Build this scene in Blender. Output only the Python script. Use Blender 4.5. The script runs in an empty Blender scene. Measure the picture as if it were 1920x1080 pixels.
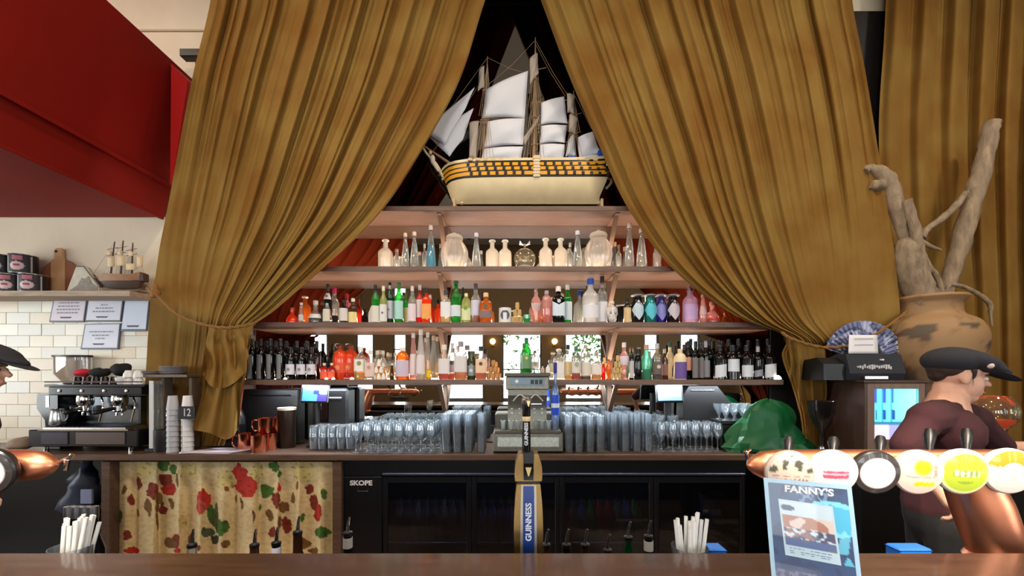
import bpy, bmesh, math, random
from mathutils import Vector, Matrix, noise
random.seed(7)
R = math.radians
PI = math.pi
scene = bpy.context.scene
C = scene.collection

# ------------------------------------------------------------------ camera, world, exposure, main lights
F = 800.0                        # focal length in pixels of the 1920-wide frame
EYE = 1.6
def P(x, y, d):                  # measuring aid: a pixel of the photograph seen at depth d, as a point of the room
    return Vector(((x - 960) * d / F, d, EYE + (700 - y) * d / F))
def X(x, d): return (x - 960) * d / F
def Z(y, d): return EYE + (700 - y) * d / F

cam = bpy.data.objects.new('camera', bpy.data.cameras.new('camera'))
C.objects.link(cam)
cam.location = (0, 0, EYE)
cam.rotation_euler = (R(90), 0, 0)
cam.data.sensor_width = 36
cam.data.lens = 36 * F / 1920
cam.data.shift_y = 160 / 1920
cam.data.clip_start = 0.05
scene.camera = cam
scene.view_settings.view_transform = 'Standard'
scene.view_settings.look = 'None'
scene.view_settings.exposure = 0.0
scene.view_settings.gamma = 1
scene.view_settings.use_curve_mapping = False
cy = scene.cycles
cy.max_bounces = 10; cy.diffuse_bounces = 3; cy.glossy_bounces = 5; cy.transmission_bounces = 6
cy.transparent_max_bounces = 40
cy.caustics_reflective = False; cy.caustics_refractive = False
cy.sample_clamp_indirect = 6.0
cy.use_denoising = True

world = bpy.data.worlds.new('world'); scene.world = world
world.use_nodes = True
wn = world.node_tree
wn.nodes['Background'].inputs[0].default_value = (0.85, 0.93, 1.0, 1)
wn.nodes['Background'].inputs[1].default_value = 2.0

def area(name, loc, rot, sx, sy, power, col):
    l = bpy.data.lights.new(name, 'AREA'); l.shape = 'RECTANGLE'; l.size = sx; l.size_y = sy
    l.energy = power; l.color = col
    o = bpy.data.objects.new(name, l); C.objects.link(o); o.location = loc; o.rotation_euler = rot
    return o
ROOM_X, ROOM_Y0, ROOM_Y1, ROOM_Z = 6.6, -5.2, 3.9, 5.5
MIRROR_Y = 3.86
#           x0     x1     z0    z1      windows of the wall behind the camera
WINDOWS = [(-6.3, -5.6, 0.9, 2.95), (-4.75, -4.2, 0.9, 3.0), (-3.62, -3.2, 0.9, 4.3), (-2.1, -0.85, 0.8, 3.0),
           (-0.3, 0.9, 0.8, 3.0), (1.6, 2.75, 0.8, 3.0), (4.0, 4.45, 0.9, 4.3), (5.1, 5.7, 0.9, 3.0)]
WINDOW_L = 16.0                  # daylight standing in each window
for i, (x0, x1, z0, z1) in enumerate(WINDOWS):
    A = (x1 - x0) * (z1 - z0)
    area('window_daylight', ((x0 + x1) / 2, ROOM_Y0 - 0.75, (z0 + z1) / 2), (R(90), 0, 0), x1 - x0 + .5, z1 - z0 + .4,
         WINDOW_L * PI * A, (0.96, 0.98, 1.0))
#                y0    y1    z0    z1     side-wall windows added out of view for more daylight inside
UNSEEN_SIDE_WINDOWS = [(-1, 0.2, 3.1, 0.95, 2.75), (-1, 0.0, 3.3, 4.4, 5.3), (1, -4.2, -1.2, 0.9, 3.0)]
for (s, y0, y1, z0, z1) in UNSEEN_SIDE_WINDOWS:
    area('window_daylight', (s * (ROOM_X + .75), (y0 + y1) / 2, (z0 + z1) / 2), (0, s * R(90), 0), z1 - z0 + .3, y1 - y0 + .4,
         WINDOW_L * PI * (y1 - y0) * (z1 - z0) * .8, (0.98, 0.98, 0.96))
FILL_LAMPS = [(-4.3, 1.5), (-1.6, 1.2), (1.6, 1.2), (4.3, 1.5), (-3.2, -2.2), (0.0, -2.2), (3.2, -2.2)]  # lamps out of view, added for general warm fill
for (x, y) in FILL_LAMPS:
    area('ceiling_fill_light', (x, y, ROOM_Z - 0.07), (0, 0, 0), .34, .34, 65, (1.0, 0.84, 0.66))

SHELF_Z = [1.5475, 2.02, 2.479, 2.974]
for z in SHELF_Z[:3]:            # warm light of the strips along the back of the shelves
    area('shelf_strip_light', (0, 3.80, z + .02), (R(212), 0, 0), 4.3, .02, 26, (1.0, 0.72, 0.52))

area('added_counter_light', (0, 3.62, 1.501), (0, 0, 0), 4.2, .02, 58, (0.84, 0.92, 1.0))   # cool strip added under the lowest shelf to brighten the glasses

ADDED_SPOTS = [((0.9, -1.0, 4.4), (1.42, 1.25, 1.2), 1500), ((-0.9, -1.0, 4.4), (-1.5, 1.2, 1.3), 800)]   # warm spotlights added out of view to brighten the copper beer fonts
for p, q, e in ADDED_SPOTS:
    l = bpy.data.lights.new('added_spot_light', 'SPOT'); l.energy = e; l.color = (1.0, 0.86, 0.7); l.spot_size = R(24); l.spot_blend = .6; l.shadow_soft_size = .07
    o = bpy.data.objects.new('added_spot_light', l); C.objects.link(o); o.location = p; o.rotation_euler = (Vector(q) - Vector(p)).to_track_quat('-Z', 'Y').to_euler()
area('added_fridge_light', (.05, 3.5, .775), (0, 0, 0), 2.4, .03, 4.0, (0.8, 0.9, 1.0))  # dim light added inside so the bottles behind the doors show

# ------------------------------------------------------------------ helpers
def lin(c):
    return tuple((v / 255 / 12.92) if v / 255 <= .04045 else ((v / 255 + .055) / 1.055) ** 2.4 for v in c)
_m = {}
def mat(name, rgb, rough=.5, metal=0.0, spec=.5, bump=0, bscale=60, vary=0, vscale=8, emit=0, coat=0, stretch=None, sheen=0):
    if name in _m: return _m[name]
    m = bpy.data.materials.new(name); m.use_nodes = True
    nt = m.node_tree; b = nt.nodes['Principled BSDF']
    col = lin(rgb)
    b.inputs['Base Color'].default_value = (*col, 1)
    b.inputs['Roughness'].default_value = rough
    b.inputs['Metallic'].default_value = metal
    b.inputs['Specular IOR Level'].default_value = spec
    if coat: b.inputs['Coat Weight'].default_value = coat; b.inputs['Coat Roughness'].default_value = .08
    if sheen: b.inputs['Sheen Weight'].default_value = sheen
    if emit:
        b.inputs['Emission Color'].default_value = (*col, 1); b.inputs['Emission Strength'].default_value = emit
    if vary or bump:
        tc = nt.nodes.new('ShaderNodeTexCoord'); mp = nt.nodes.new('ShaderNodeMapping')
        nt.links.new(tc.outputs['Object'], mp.inputs[0])
        if stretch: mp.inputs['Scale'].default_value = stretch
    if vary:
        n = nt.nodes.new('ShaderNodeTexNoise'); n.inputs['Scale'].default_value = vscale; n.inputs['Detail'].default_value = 5
        nt.links.new(mp.outputs[0], n.inputs['Vector'])
        r = nt.nodes.new('ShaderNodeMapRange'); r.inputs[1].default_value = .3; r.inputs[2].default_value = .7
        r.inputs[3].default_value = 1 - vary; r.inputs[4].default_value = 1 + vary
        nt.links.new(n.outputs[0], r.inputs[0])
        h = nt.nodes.new('ShaderNodeHueSaturation'); h.inputs['Color'].default_value = (*col, 1)
        nt.links.new(r.outputs[0], h.inputs['Value']); nt.links.new(h.outputs[0], b.inputs['Base Color'])
    if bump:
        n = nt.nodes.new('ShaderNodeTexNoise'); n.inputs['Scale'].default_value = bscale; n.inputs['Detail'].default_value = 4
        nt.links.new(mp.outputs[0], n.inputs['Vector'])
        u = nt.nodes.new('ShaderNodeBump'); u.inputs['Strength'].default_value = bump; u.inputs['Distance'].default_value = .01
        nt.links.new(n.outputs[0], u.inputs['Height']); nt.links.new(u.outputs[0], b.inputs['Normal'])
    _m[name] = m
    return m
def glass(name, tint, body=0.0, rough=.04, edge=.9, base=.05):
    """thin-walled glass: tinted see-through wall, mirror-like towards the edges, a little milky body"""
    if name in _m: return _m[name]
    m = bpy.data.materials.new(name); m.use_nodes = True
    nt = m.node_tree; nt.nodes.remove(nt.nodes['Principled BSDF']); out = nt.nodes['Material Output']
    col = (*lin(tint), 1)
    t = nt.nodes.new('ShaderNodeBsdfTransparent'); t.inputs[0].default_value = col
    g = nt.nodes.new('ShaderNodeBsdfGlossy'); g.inputs[1].default_value = rough; g.inputs[0].default_value = (.95, .97, 1, 1)
    d = nt.nodes.new('ShaderNodeBsdfTranslucent'); d.inputs[0].default_value = col
    d2 = nt.nodes.new('ShaderNodeBsdfDiffuse'); d2.inputs[0].default_value = col
    dm = nt.nodes.new('ShaderNodeMixShader'); nt.links.new(d.outputs[0], dm.inputs[1]); nt.links.new(d2.outputs[0], dm.inputs[2])
    mx = nt.nodes.new('ShaderNodeMixShader'); mx.inputs[0].default_value = body
    nt.links.new(t.outputs[0], mx.inputs[1]); nt.links.new(dm.outputs[0], mx.inputs[2])
    lw = nt.nodes.new('ShaderNodeLayerWeight'); lw.inputs[0].default_value = .28
    mr = nt.nodes.new('ShaderNodeMapRange'); mr.inputs[3].default_value = base; mr.inputs[4].default_value = edge
    nt.links.new(lw.outputs['Fresnel'], mr.inputs[0])
    m2 = nt.nodes.new('ShaderNodeMixShader'); nt.links.new(mr.outputs[0], m2.inputs[0])
    nt.links.new(mx.outputs[0], m2.inputs[1]); nt.links.new(g.outputs[0], m2.inputs[2]); nt.links.new(m2.outputs[0], out.inputs[0])
    _m[name] = m
    return m
def printed(name, rough=.6, emit=0, coat=0):
    if name in _m: return _m[name]
    m = bpy.data.materials.new(name); m.use_nodes = True; nt = m.node_tree; b = nt.nodes['Principled BSDF']
    a = nt.nodes.new('ShaderNodeVertexColor'); a.layer_name = 'ink'
    nt.links.new(a.outputs[0], b.inputs['Base Color']); b.inputs['Roughness'].default_value = rough
    if coat: b.inputs['Coat Weight'].default_value = coat
    if emit: nt.links.new(a.outputs[0], b.inputs['Emission Color']); b.inputs['Emission Strength'].default_value = emit
    _m[name] = m
    return m

def wloc(o):
    v = Vector((0, 0, 0))
    while o is not None: v += o.location; o = o.parent
    return v
def props(o, label=None, cat=None, group=None, kind=None):
    if label: o['label'] = label
    if cat: o['category'] = cat
    if group: o['group'] = group
    if kind: o['kind'] = kind
    return o
def thing(name, label, cat, loc=(0, 0, 0), group=None):
    o = bpy.data.objects.new(name, None); C.objects.link(o); o.location = loc; o.empty_display_size = .05
    return props(o, label, cat, group)
def inst(name, me, loc, parent=None, rot=None, scale=None):
    o = bpy.data.objects.new(name, me); C.objects.link(o)
    if parent is not None: o.parent = parent; loc = Vector(loc) - wloc(parent)
    o.location = loc
    if rot: o.rotation_euler = rot
    if scale: o.scale = scale
    return o
def copy_tree(o, parent=None):
    c = o.copy(); C.objects.link(c); c.parent = parent
    for ch in list(o.children): copy_tree(ch, c)
    return c

class MB:
    """collects shapes (world coordinates), then links them as ONE mesh object"""
    def __init__(s): s.v = []; s.f = []; s.mi = []; s.cur = 0; s.ink = None
    def add(s, vs, fs):
        n = len(s.v); s.v += [tuple(v) for v in vs]
        for f in fs: s.f.append(tuple(i + n for i in f)); s.mi.append(s.cur)
        return s
    def bx(s, x0, x1, y0, y1, z0, z1):
        vs = [(x, y, z) for x in (x0, x1) for y in (y0, y1) for z in (z0, z1)]
        return s.add(vs, [(0, 1, 3, 2), (4, 6, 7, 5), (0, 4, 5, 1), (2, 3, 7, 6), (0, 2, 6, 4), (1, 5, 7, 3)])
    def cb(s, x0, x1, y0, y1, z0, z1, b=.004, m=None):
        """box with chamfered edges; m = matrix applied about its centre"""
        x0, x1 = min(x0, x1), max(x0, x1); y0, y1 = min(y0, y1), max(y0, y1); z0, z1 = min(z0, z1), max(z0, z1)
        b = min(b, (x1 - x0) * .45, (y1 - y0) * .45, (z1 - z0) * .45)
        c = Vector(((x0 + x1) / 2, (y0 + y1) / 2, (z0 + z1) / 2)); h = Vector(((x1 - x0) / 2, (y1 - y0) / 2, (z1 - z0) / 2))
        bm = bmesh.new()
        for sx in (-1, 1):
            for sy in (-1, 1):
                for sz in (-1, 1):
                    for k in range(3):
                        q = [h.x, h.y, h.z]
                        for j in range(3):
                            if j != k: q[j] -= b
                        bm.verts.new((sx * q[0], sy * q[1], sz * q[2]))
        bmesh.ops.convex_hull(bm, input=bm.verts)
        bmesh.ops.dissolve_limit(bm, angle_limit=.02, verts=bm.verts, edges=bm.edges)
        bm.verts.index_update()
        vs = [((m @ v.co) if m else v.co) + c for v in bm.verts]
        fs = [tuple(v.index for v in f.verts) for f in bm.faces]
        bm.free()
        return s.add(vs, fs)
    def rb(s, x0, x1, y0, y1, d0, d1, b=.004):
        """chamfered box whose front face (depth d0) covers that pixel rectangle"""
        return s.cb(X(x0, d0), X(x1, d0), d0, d1, Z(y1, d0), Z(y0, d0), b)
    def lathe(s, prof, n=16, c=(0, 0, 0), p=None, a0=0, a1=None, ry=1.0, wave=None):
        """profile [(r,z)] turned about the z axis; p(i) -> superellipse power; a0..a1 limits the arc"""
        full = a1 is None; m = n if full else n + 1
        vs, fs = [], []
        for i, (r, z) in enumerate(prof):
            for k in range(m):
                a = 2 * PI * k / n if full else a0 + (a1 - a0) * k / n
                ca, sa = math.cos(a), math.sin(a); q = 1.0
                pw = p(i) if p else 2
                if pw != 2: q = (abs(ca) ** pw + abs(sa) ** pw) ** (-1 / pw)
                if wave: q *= 1 + wave(i, a)
                vs.append((c[0] + r * q * ca, c[1] + r * q * sa * ry, c[2] + z))
        for i in range(len(prof) - 1):
            for k in range(m if full else n):
                k2 = (k + 1) % m
                a, b, c_, d = i * m + k, i * m + k2, (i + 1) * m + k2, (i + 1) * m + k
                if prof[i][0] == 0 and full: fs.append((a, c_, d))
                elif prof[i + 1][0] == 0 and full: fs.append((a, b, d))
                else: fs.append((a, b, c_, d))
        return s.add(vs, fs)
    def tube(s, pts, rad, n=8, cap=True, wob=0):
        pts = [Vector(p) for p in pts]
        if not isinstance(rad, (list, tuple)): rad = [rad] * len(pts)
        vs, fs = [], []; up = Vector((.31, .95, .12)).normalized()
        for i, p in enumerate(pts):
            t = (pts[min(i + 1, len(pts) - 1)] - pts[max(i - 1, 0)]).normalized()
            a = t.cross(up)
            if a.length < .05: a = t.cross(Vector((1, 0, 0)))
            a.normalize(); b = t.cross(a)
            for k in range(n):
                q = 2 * PI * k / n; r = rad[i]
                if wob: r *= 1 + wob * noise.noise(Vector((math.cos(q) * 1.3, math.sin(q) * 1.3, i * .6 + p.x * 5)))
                vs.append(p + (a * math.cos(q) + b * math.sin(q)) * r)
        for i in range(len(pts) - 1):
            for k in range(n):
                fs.append((i * n + k, i * n + (k + 1) % n, (i + 1) * n + (k + 1) % n, (i + 1) * n + k))
        if cap: fs += [tuple(range(n))[::-1], tuple((len(pts) - 1) * n + k for k in range(n))]
        return s.add(vs, fs)
    def prism(s, poly, y0, y1, axis='y'):
        """polygon [(x,z)] pulled from y0 to y1"""
        n = len(poly)
        if axis == 'y': vs = [(x, y0, z) for x, z in poly] + [(x, y1, z) for x, z in poly]
        elif axis == 'x': vs = [(y0, x, z) for x, z in poly] + [(y1, x, z) for x, z in poly]
        else: vs = [(x, z, y0) for x, z in poly] + [(x, z, y1) for x, z in poly]
        fs = [tuple(range(n)), tuple(range(2 * n - 1, n - 1, -1))] + [(i, i + n, (i + 1) % n + n, (i + 1) % n) for i in range(n)]
        return s.add(vs, fs)
    def ball(s, c, r, n=14, m=10, rot=None):
        if not isinstance(r, (tuple, list)): r = (r, r, r)
        vs, fs = [], []
        for i in range(m + 1):
            t = PI * i / m
            for k in range(n):
                a = 2 * PI * k / n
                v = Vector((r[0] * math.sin(t) * math.cos(a), r[1] * math.sin(t) * math.sin(a), r[2] * math.cos(t)))
                if rot: v = rot @ v
                vs.append(Vector(c) + v)
        for i in range(m):
            for k in range(n):
                fs.append((i * n + k, (i + 1) * n + k, (i + 1) * n + (k + 1) % n, i * n + (k + 1) % n))
        return s.add(vs, fs)
    def caps(s, p0, p1, r0, r1, n=10):
        p0, p1 = Vector(p0), Vector(p1); t = (p1 - p0).normalized(); pts, rad = [], []
        for k in range(4): a = PI / 2 * k / 4; pts.append(p0 - t * r0 * math.cos(a)); rad.append(max(r0 * math.sin(a), .0005))
        pts += [p0, p1]; rad += [r0, r1]
        for k in range(1, 5): a = PI / 2 * k / 4; pts.append(p1 + t * r1 * math.sin(a)); rad.append(max(r1 * math.cos(a), .0005))
        return s.tube(pts, rad, n)
    def grid(s, fn, nu, nv, ink=None, flip=False):
        n0 = len(s.v)
        vs = [fn(i / nu, j / nv) for j in range(nv + 1) for i in range(nu + 1)]
        fs = []
        for j in range(nv):
            for i in range(nu):
                a = j * (nu + 1) + i; q = (a, a + nu + 1, a + nu + 2, a + 1)
                fs.append(q[::-1] if flip else q)
        if ink:
            if s.ink is None: s.ink = {}
            for j in range(nv + 1):
                for i in range(nu + 1): s.ink[n0 + j * (nu + 1) + i] = ink(i / nu, j / nv)
        return s.add(vs, fs)
    def mesh(s, name, mats, ang=35, off=(0, 0, 0)):
        me = bpy.data.meshes.new(name)
        o = Vector(off)
        me.from_pydata([tuple(Vector(v) - o) for v in s.v], [], s.f)
        if not isinstance(mats, (list, tuple)): mats = [mats]
        for m in mats: me.materials.append(m)
        if len(mats) > 1: me.polygons.foreach_set('material_index', s.mi)
        if s.ink is not None:
            ca = me.color_attributes.new('ink', 'FLOAT_COLOR', 'POINT')
            for i in range(len(s.v)):
                c = s.ink.get(i, (200, 200, 200)); ca.data[i].color = (*lin(c), 1)
        me.update()
        if ang:
            me.polygons.foreach_set('use_smooth', [True] * len(me.polygons))
            me.set_sharp_from_angle(angle=R(ang))
        return me
    def build(s, name, mats, parent=None, ang=35, loc=None):
        base = wloc(parent) if parent is not None else Vector(loc or (0, 0, 0))
        me = s.mesh(name, mats, ang, base)
        o = bpy.data.objects.new(name, me); C.objects.link(o)
        if parent is not None: o.parent = parent
        else: o.location = base
        return o
def fix_normals(o):
    bm = bmesh.new(); bm.from_mesh(o.data); bmesh.ops.recalc_face_normals(bm, faces=bm.faces); bm.to_mesh(o.data); bm.free(); return o
def remesh(o, voxel=.008, it=4, ang=60):
    m = o.modifiers.new('r', 'REMESH'); m.mode = 'VOXEL'; m.voxel_size = voxel
    if it: k = o.modifiers.new('s', 'SMOOTH'); k.factor = .5; k.iterations = it
    dg = bpy.context.evaluated_depsgraph_get()
    me = bpy.data.meshes.new_from_object(o.evaluated_get(dg))
    for q in list(o.modifiers): o.modifiers.remove(q)
    mats = [x for x in o.data.materials]; o.data = me
    if not len(me.materials):
        for x in mats: me.materials.append(x)
    me.polygons.foreach_set('use_smooth', [True] * len(me.polygons))
    return o
def text(name, body, size, m, parent, loc, rot=(PI / 2, 0, 0), sx=1.0, depth=.0008, bold=0):
    cu = bpy.data.curves.new(name, 'FONT'); cu.body = body; cu.size = size; cu.extrude = depth; cu.offset = bold
    cu.align_x = 'CENTER'; cu.align_y = 'CENTER'; cu.resolution_u = 3
    t = bpy.data.objects.new(name, cu); C.objects.link(t)
    dg = bpy.context.evaluated_depsgraph_get()
    me = bpy.data.meshes.new_from_object(t.evaluated_get(dg)); bpy.data.objects.remove(t)
    me.materials.clear(); me.materials.append(m)
    o = inst(name, me, loc, parent, rot, (sx, 1, 1))
    return o
ORD = ['first', 'second', 'third', 'fourth', 'fifth', 'sixth', 'seventh', 'eighth', 'ninth']
def sm(t): t = max(0, min(1, t)); return t * t * (3 - 2 * t)
def lerp(a, b, t): return a + (b - a) * t
def crom(pts, t):
    """smooth curve through equally spaced tuples"""
    n = len(pts) - 1; f = t * n; i = min(int(f), n - 1); u = f - i
    p0, p1, p2, p3 = pts[max(i - 1, 0)], pts[i], pts[i + 1], pts[min(i + 2, n)]
    return tuple(.5 * (2 * b + (c - a) * u + (2 * a - 5 * b + 4 * c - d) * u * u + (3 * b - a - 3 * c + d) * u ** 3) for a, b, c, d in zip(p0, p1, p2, p3))
def smooth_path(pts, k=5):
    n = (len(pts) - 1) * k
    return [crom([tuple(p) for p in pts], i / n) for i in range(n + 1)]

# ------------------------------------------------------------------ shared materials
WOOD = mat('dark_walnut', (96, 74, 62), .3, vary=.25, vscale=5, stretch=(1, 9, 9), bump=.08, bscale=30)
SHELFW = mat('shelf_wood', (112, 88, 76), .45, vary=.22, vscale=5, stretch=(1, 9, 9))
BARTOP = mat('bar_top_wood', (76, 54, 42), .22, vary=.3, vscale=6, stretch=(1, 6, 6), coat=.3)
BLACK = mat('black_satin', (16, 16, 18), .4)
BLACKG = mat('black_gloss', (12, 12, 14), .12)
STEEL = mat('brushed_steel', (190, 190, 192), .25, 1.0)
CHROME = mat('chrome', (225, 228, 230), .08, 1.0)
COPPER = mat('polished_copper', (240, 160, 124), .4, 1.0, vary=.06, vscale=12)
COPPERP = mat('mug_copper', (236, 150, 120), .16, 1.0)
BRASS = mat('brass', (190, 150, 80), .28, 1.0)
WHITE = mat('white_glaze', (235, 235, 232), .25)
PAPER = mat('paper', (232, 232, 238), .7)
INK = mat('ink', (70, 70, 84), .7)
CREAM = mat('cream_paint', (238, 224, 198), .75, vary=.05, vscale=3)
CLEAR = glass('clear_glass', (240, 246, 250), .15, .05, .95, .1)
CLEARB = glass('clear_bottle_glass', (236, 240, 238), .16)
# ------------------------------------------------------------------ the room
def struct(o): o['kind'] = 'structure'; return o
struct(MB().bx(-ROOM_X, ROOM_X, ROOM_Y0, ROOM_Y1 + .1, -.1, 0).build('floor', mat('floor_boards', (92, 70, 52), .4, vary=.25, vscale=4, stretch=(1, 8, 1))))
ceil = struct(MB().bx(-ROOM_X, ROOM_X, ROOM_Y0, ROOM_Y1 + .1, ROOM_Z, ROOM_Z + .1).build('ceiling', mat('ceiling_paint', (150, 142, 128), .8)))
WALLD = mat('brown_wall_paint', (104, 82, 54), .8, vary=.06, vscale=2)
for s, nm, m_ in ((-1, 'wall_left', CREAM), (1, 'wall_right', WALLD)):
    b = MB(); a, c = sorted((s * ROOM_X, s * (ROOM_X + .2))); ws = [w for w in UNSEEN_SIDE_WINDOWS if w[0] == s]; y0, y1 = ws[0][1], max(w[2] for w in ws)
    y0 = min(w[1] for w in ws); b.bx(a, c, ROOM_Y0 - .2, y0, 0, ROOM_Z); b.bx(a, c, y1, ROOM_Y1 + .1, 0, ROOM_Z); zz = 0
    for (_, p0, p1, z0, z1) in ws:
        b.bx(a, c, y0, y1, zz, z0); zz = z1
        if p0 > y0: b.bx(a, c, y0, p0, z0, z1)
        if p1 < y1: b.bx(a, c, p1, y1, z0, z1)
    b.bx(a, c, y0, y1, zz, ROOM_Z); struct(b.build(nm, m_, ang=0))
wall_back = struct(MB().bx(-ROOM_X, ROOM_X, ROOM_Y1, ROOM_Y1 + .1, 0, ROOM_Z).build('wall_back', CREAM))
# window wall behind the camera
wf = MB(); xs = -ROOM_X
for (x0, x1, z0, z1) in WINDOWS:
    wf.bx(xs, x0, ROOM_Y0 - .2, ROOM_Y0, 0, ROOM_Z); wf.bx(x0, x1, ROOM_Y0 - .2, ROOM_Y0, 0, z0); wf.bx(x0, x1, ROOM_Y0 - .2, ROOM_Y0, z1, ROOM_Z); xs = x1
wf.bx(xs, ROOM_X, ROOM_Y0 - .2, ROOM_Y0, 0, ROOM_Z)
struct(wf.build('wall_front', WALLD, ang=0))
FRAME = mat('window_frame_paint', (60, 56, 50), .5)
PANE = glass('window_pane', (250, 252, 252), 0, .02, .5)
for i, (x0, x1, z0, z1) in enumerate(WINDOWS):
    w = bpy.data.objects.new('window_%d' % (i + 1), None); C.objects.link(w); w.location = ((x0 + x1) / 2, ROOM_Y0 - .1, z0); struct(w)
    f = MB(); t = .05; y0, y1 = ROOM_Y0 - .14, ROOM_Y0 - .06
    f.bx(x0, x0 + t, y0, y1, z0, z1); f.bx(x1 - t, x1, y0, y1, z0, z1); f.bx(x0 + t, x1 - t, y0, y1, z0, z0 + t); f.bx(x0 + t, x1 - t, y0, y1, z1 - t, z1)
    f.build('window_frame', FRAME, w, 0)
    zm = z0 + (z1 - z0) * .42
    MB().bx(x0 + t, x1 - t, y0 + .015, y1 - .015, zm - .02, zm + .02).build('glazing_bar', FRAME, w, 0)
    MB().bx(x0 + t, x1 - t, ROOM_Y0 - .104, ROOM_Y0 - .098, z0 + t, zm - .02).build('pane', PANE, w, 0)
    MB().bx(x0 + t, x1 - t, ROOM_Y0 - .104, ROOM_Y0 - .098, zm + .02, z1 - t).build('pane', PANE, w, 0)
    MB().cb(x0 - .06, x1 + .06, ROOM_Y0 - .02, ROOM_Y0 + .1, z0 - .05, z0, .008).build('sill', FRAME, w, 30)
for i, (s, y0, y1, z0, z1) in enumerate(UNSEEN_SIDE_WINDOWS):
    w = bpy.data.objects.new('window_%d' % (len(WINDOWS) + i + 1), None); C.objects.link(w); w.location = (s * (ROOM_X + .1), (y0 + y1) / 2, z0); struct(w)
    f = MB(); t = .05; a, c = sorted((s * (ROOM_X + .06), s * (ROOM_X + .14)))
    f.bx(a, c, y0, y0 + t, z0, z1); f.bx(a, c, y1 - t, y1, z0, z1); f.bx(a, c, y0 + t, y1 - t, z0, z0 + t); f.bx(a, c, y0 + t, y1 - t, z1 - t, z1); f.build('window_frame', FRAME, w, 0)
    ym = (y0 + y1) / 2; MB().bx(a + .015, c - .015, ym - .02, ym + .02, z0 + t, z1 - t).build('glazing_bar', FRAME, w, 0)
    for (p, q) in ((y0 + t, ym - .02), (ym + .02, y1 - t)): MB().bx(s * (ROOM_X + .1) - .003, s * (ROOM_X + .1) + .003, p, q, z0 + t, z1 - t).build('pane', PANE, w, 0)
# leafy branches outside two of the windows
LEAF = mat('green_leaves', (96, 170, 60), .5)
def leafy(x0, x1, z0, z1, n, label):
    b = MB()
    for k in range(n):
        c = Vector((random.uniform(x0, x1), ROOM_Y0 - random.uniform(.3, .6), random.uniform(z0, z1)))
        m = Matrix.Rotation(random.uniform(0, 6.3), 3, 'Y') @ Matrix.Rotation(random.uniform(-.8, .8), 3, 'X'); s = random.uniform(.05, .1)
        b.add([c + m @ Vector(q) * s for q in ((-1, 0, 0), (-.2, .08, -.5), (1, 0, 0), (-.2, .08, .5))], [(0, 1, 2, 3)])
    o = b.build('foliage', LEAF, None, 0, ((x0 + x1) / 2, ROOM_Y0 - .45, z0)); props(o, label, 'foliage', kind='stuff')
leafy(1.9, 2.8, 1.5, 3.1, 260, 'green foliage outside the right-hand window mirrored behind the bottles')
leafy(-.35, .95, .9, 3.1, 80, 'thin green foliage outside the middle window mirrored behind the till')

# added ceiling fill lamps: shallow housings with a lit diffuser
LAMPGLOW = mat('lamp_diffuser', (255, 214, 160), .5, emit=6)
for k, (x, y) in enumerate(FILL_LAMPS):
    t = thing('ceiling_fill_lamp', 'unseen round ceiling lamp added for warm fill light in the bar room', 'ceiling lamp', (x, y, ROOM_Z), 'added ceiling fill lamps')
    MB().lathe([(.17, 0), (.21, 0), (.215, -.03), (.2, -.05), (.175, -.05), (.17, 0)], 24, (x, y, ROOM_Z)).build('rim', BLACK, t)
    MB().lathe([(0, -.02), (.165, -.02), (.168, -.012), (0, -.012)], 24, (x, y, ROOM_Z)).build('diffuser', LAMPGLOW, t)

# housings of the added, unseen spotlights
for (p, q, e), sd in zip(ADDED_SPOTS, ('right', 'left')):
    t = thing('added_spot_lamp', 'added unseen black spotlight brightening the copper beer font on the %s' % sd, 'spotlight', (p[0], p[1], ROOM_Z)); dv = (Vector(q) - Vector(p)).normalized(); p = Vector(p)
    MB().tube([(p.x, p.y, ROOM_Z), p - dv * .16], .012, 8).build('stem', BLACK, t)
    m_ = MB(); m_.tube([p - dv * .2, p - dv * .19, p - dv * .02, p + dv * .0], [.03, .075, .08, .08], 20, False); m_.tube([p - dv * .02, p - dv * .05], [.078, .05], 20, False); m_.build('housing', BLACK, t)

# big mirror that fills the wall behind the shelves
mir = MB().cb(-2.32, 2.32, MIRROR_Y, ROOM_Y1 - .001, .98, 5.25, .003).build('mirror', mat('mirror_silver', (205, 205, 200), .015, 1.0), None, 20, (0, MIRROR_Y, .98))
props(mir, 'tall mirror covering the wall behind the bottle shelves', 'mirror')
struct(MB().bx(2.33, 4.6, 3.84, ROOM_Y1 - .001, 0, 4.86).build('trim_1', mat('black_panel', (14, 9, 8), .6)))

# red bulkhead over the coffee end of the bar
RED = mat('red_paint', (126, 18, 10), .6, spec=.2, vary=.08, vscale=2, bump=.05, bscale=90)
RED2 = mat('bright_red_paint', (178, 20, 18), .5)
bulk = thing('bulkhead', 'deep red boxed bulkhead hanging over the coffee end of the bar', 'bulkhead', (-4.4, 1.5, 3.0))
YB0 = -.5
MB().prism([(-3.16, 3.02), (-3.10, 3.29), (-6.5, 3.29), (-6.5, 3.02)], YB0, 3.88).build('lower_fascia', RED, bulk)
MB().prism([(-3.13, 3.292), (-2.9, 4.27), (-6.5, 4.27), (-6.5, 3.292)], YB0, 3.88).build('upper_fascia', RED, bulk)
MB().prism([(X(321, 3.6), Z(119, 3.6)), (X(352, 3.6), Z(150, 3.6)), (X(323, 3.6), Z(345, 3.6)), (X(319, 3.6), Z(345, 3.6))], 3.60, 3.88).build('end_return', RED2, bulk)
MB().cb(-3.18, -3.155, YB0, 3.87, 2.995, 3.02, .003).build('edge_bead', RED, bulk)
b = MB(); b.prism([(-3.07, 3.275), (-3.065, 3.305), (-3.11, 3.315), (-3.11, 3.275)], YB0, 3.88); b.build('seam_moulding', RED, bulk)
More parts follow.
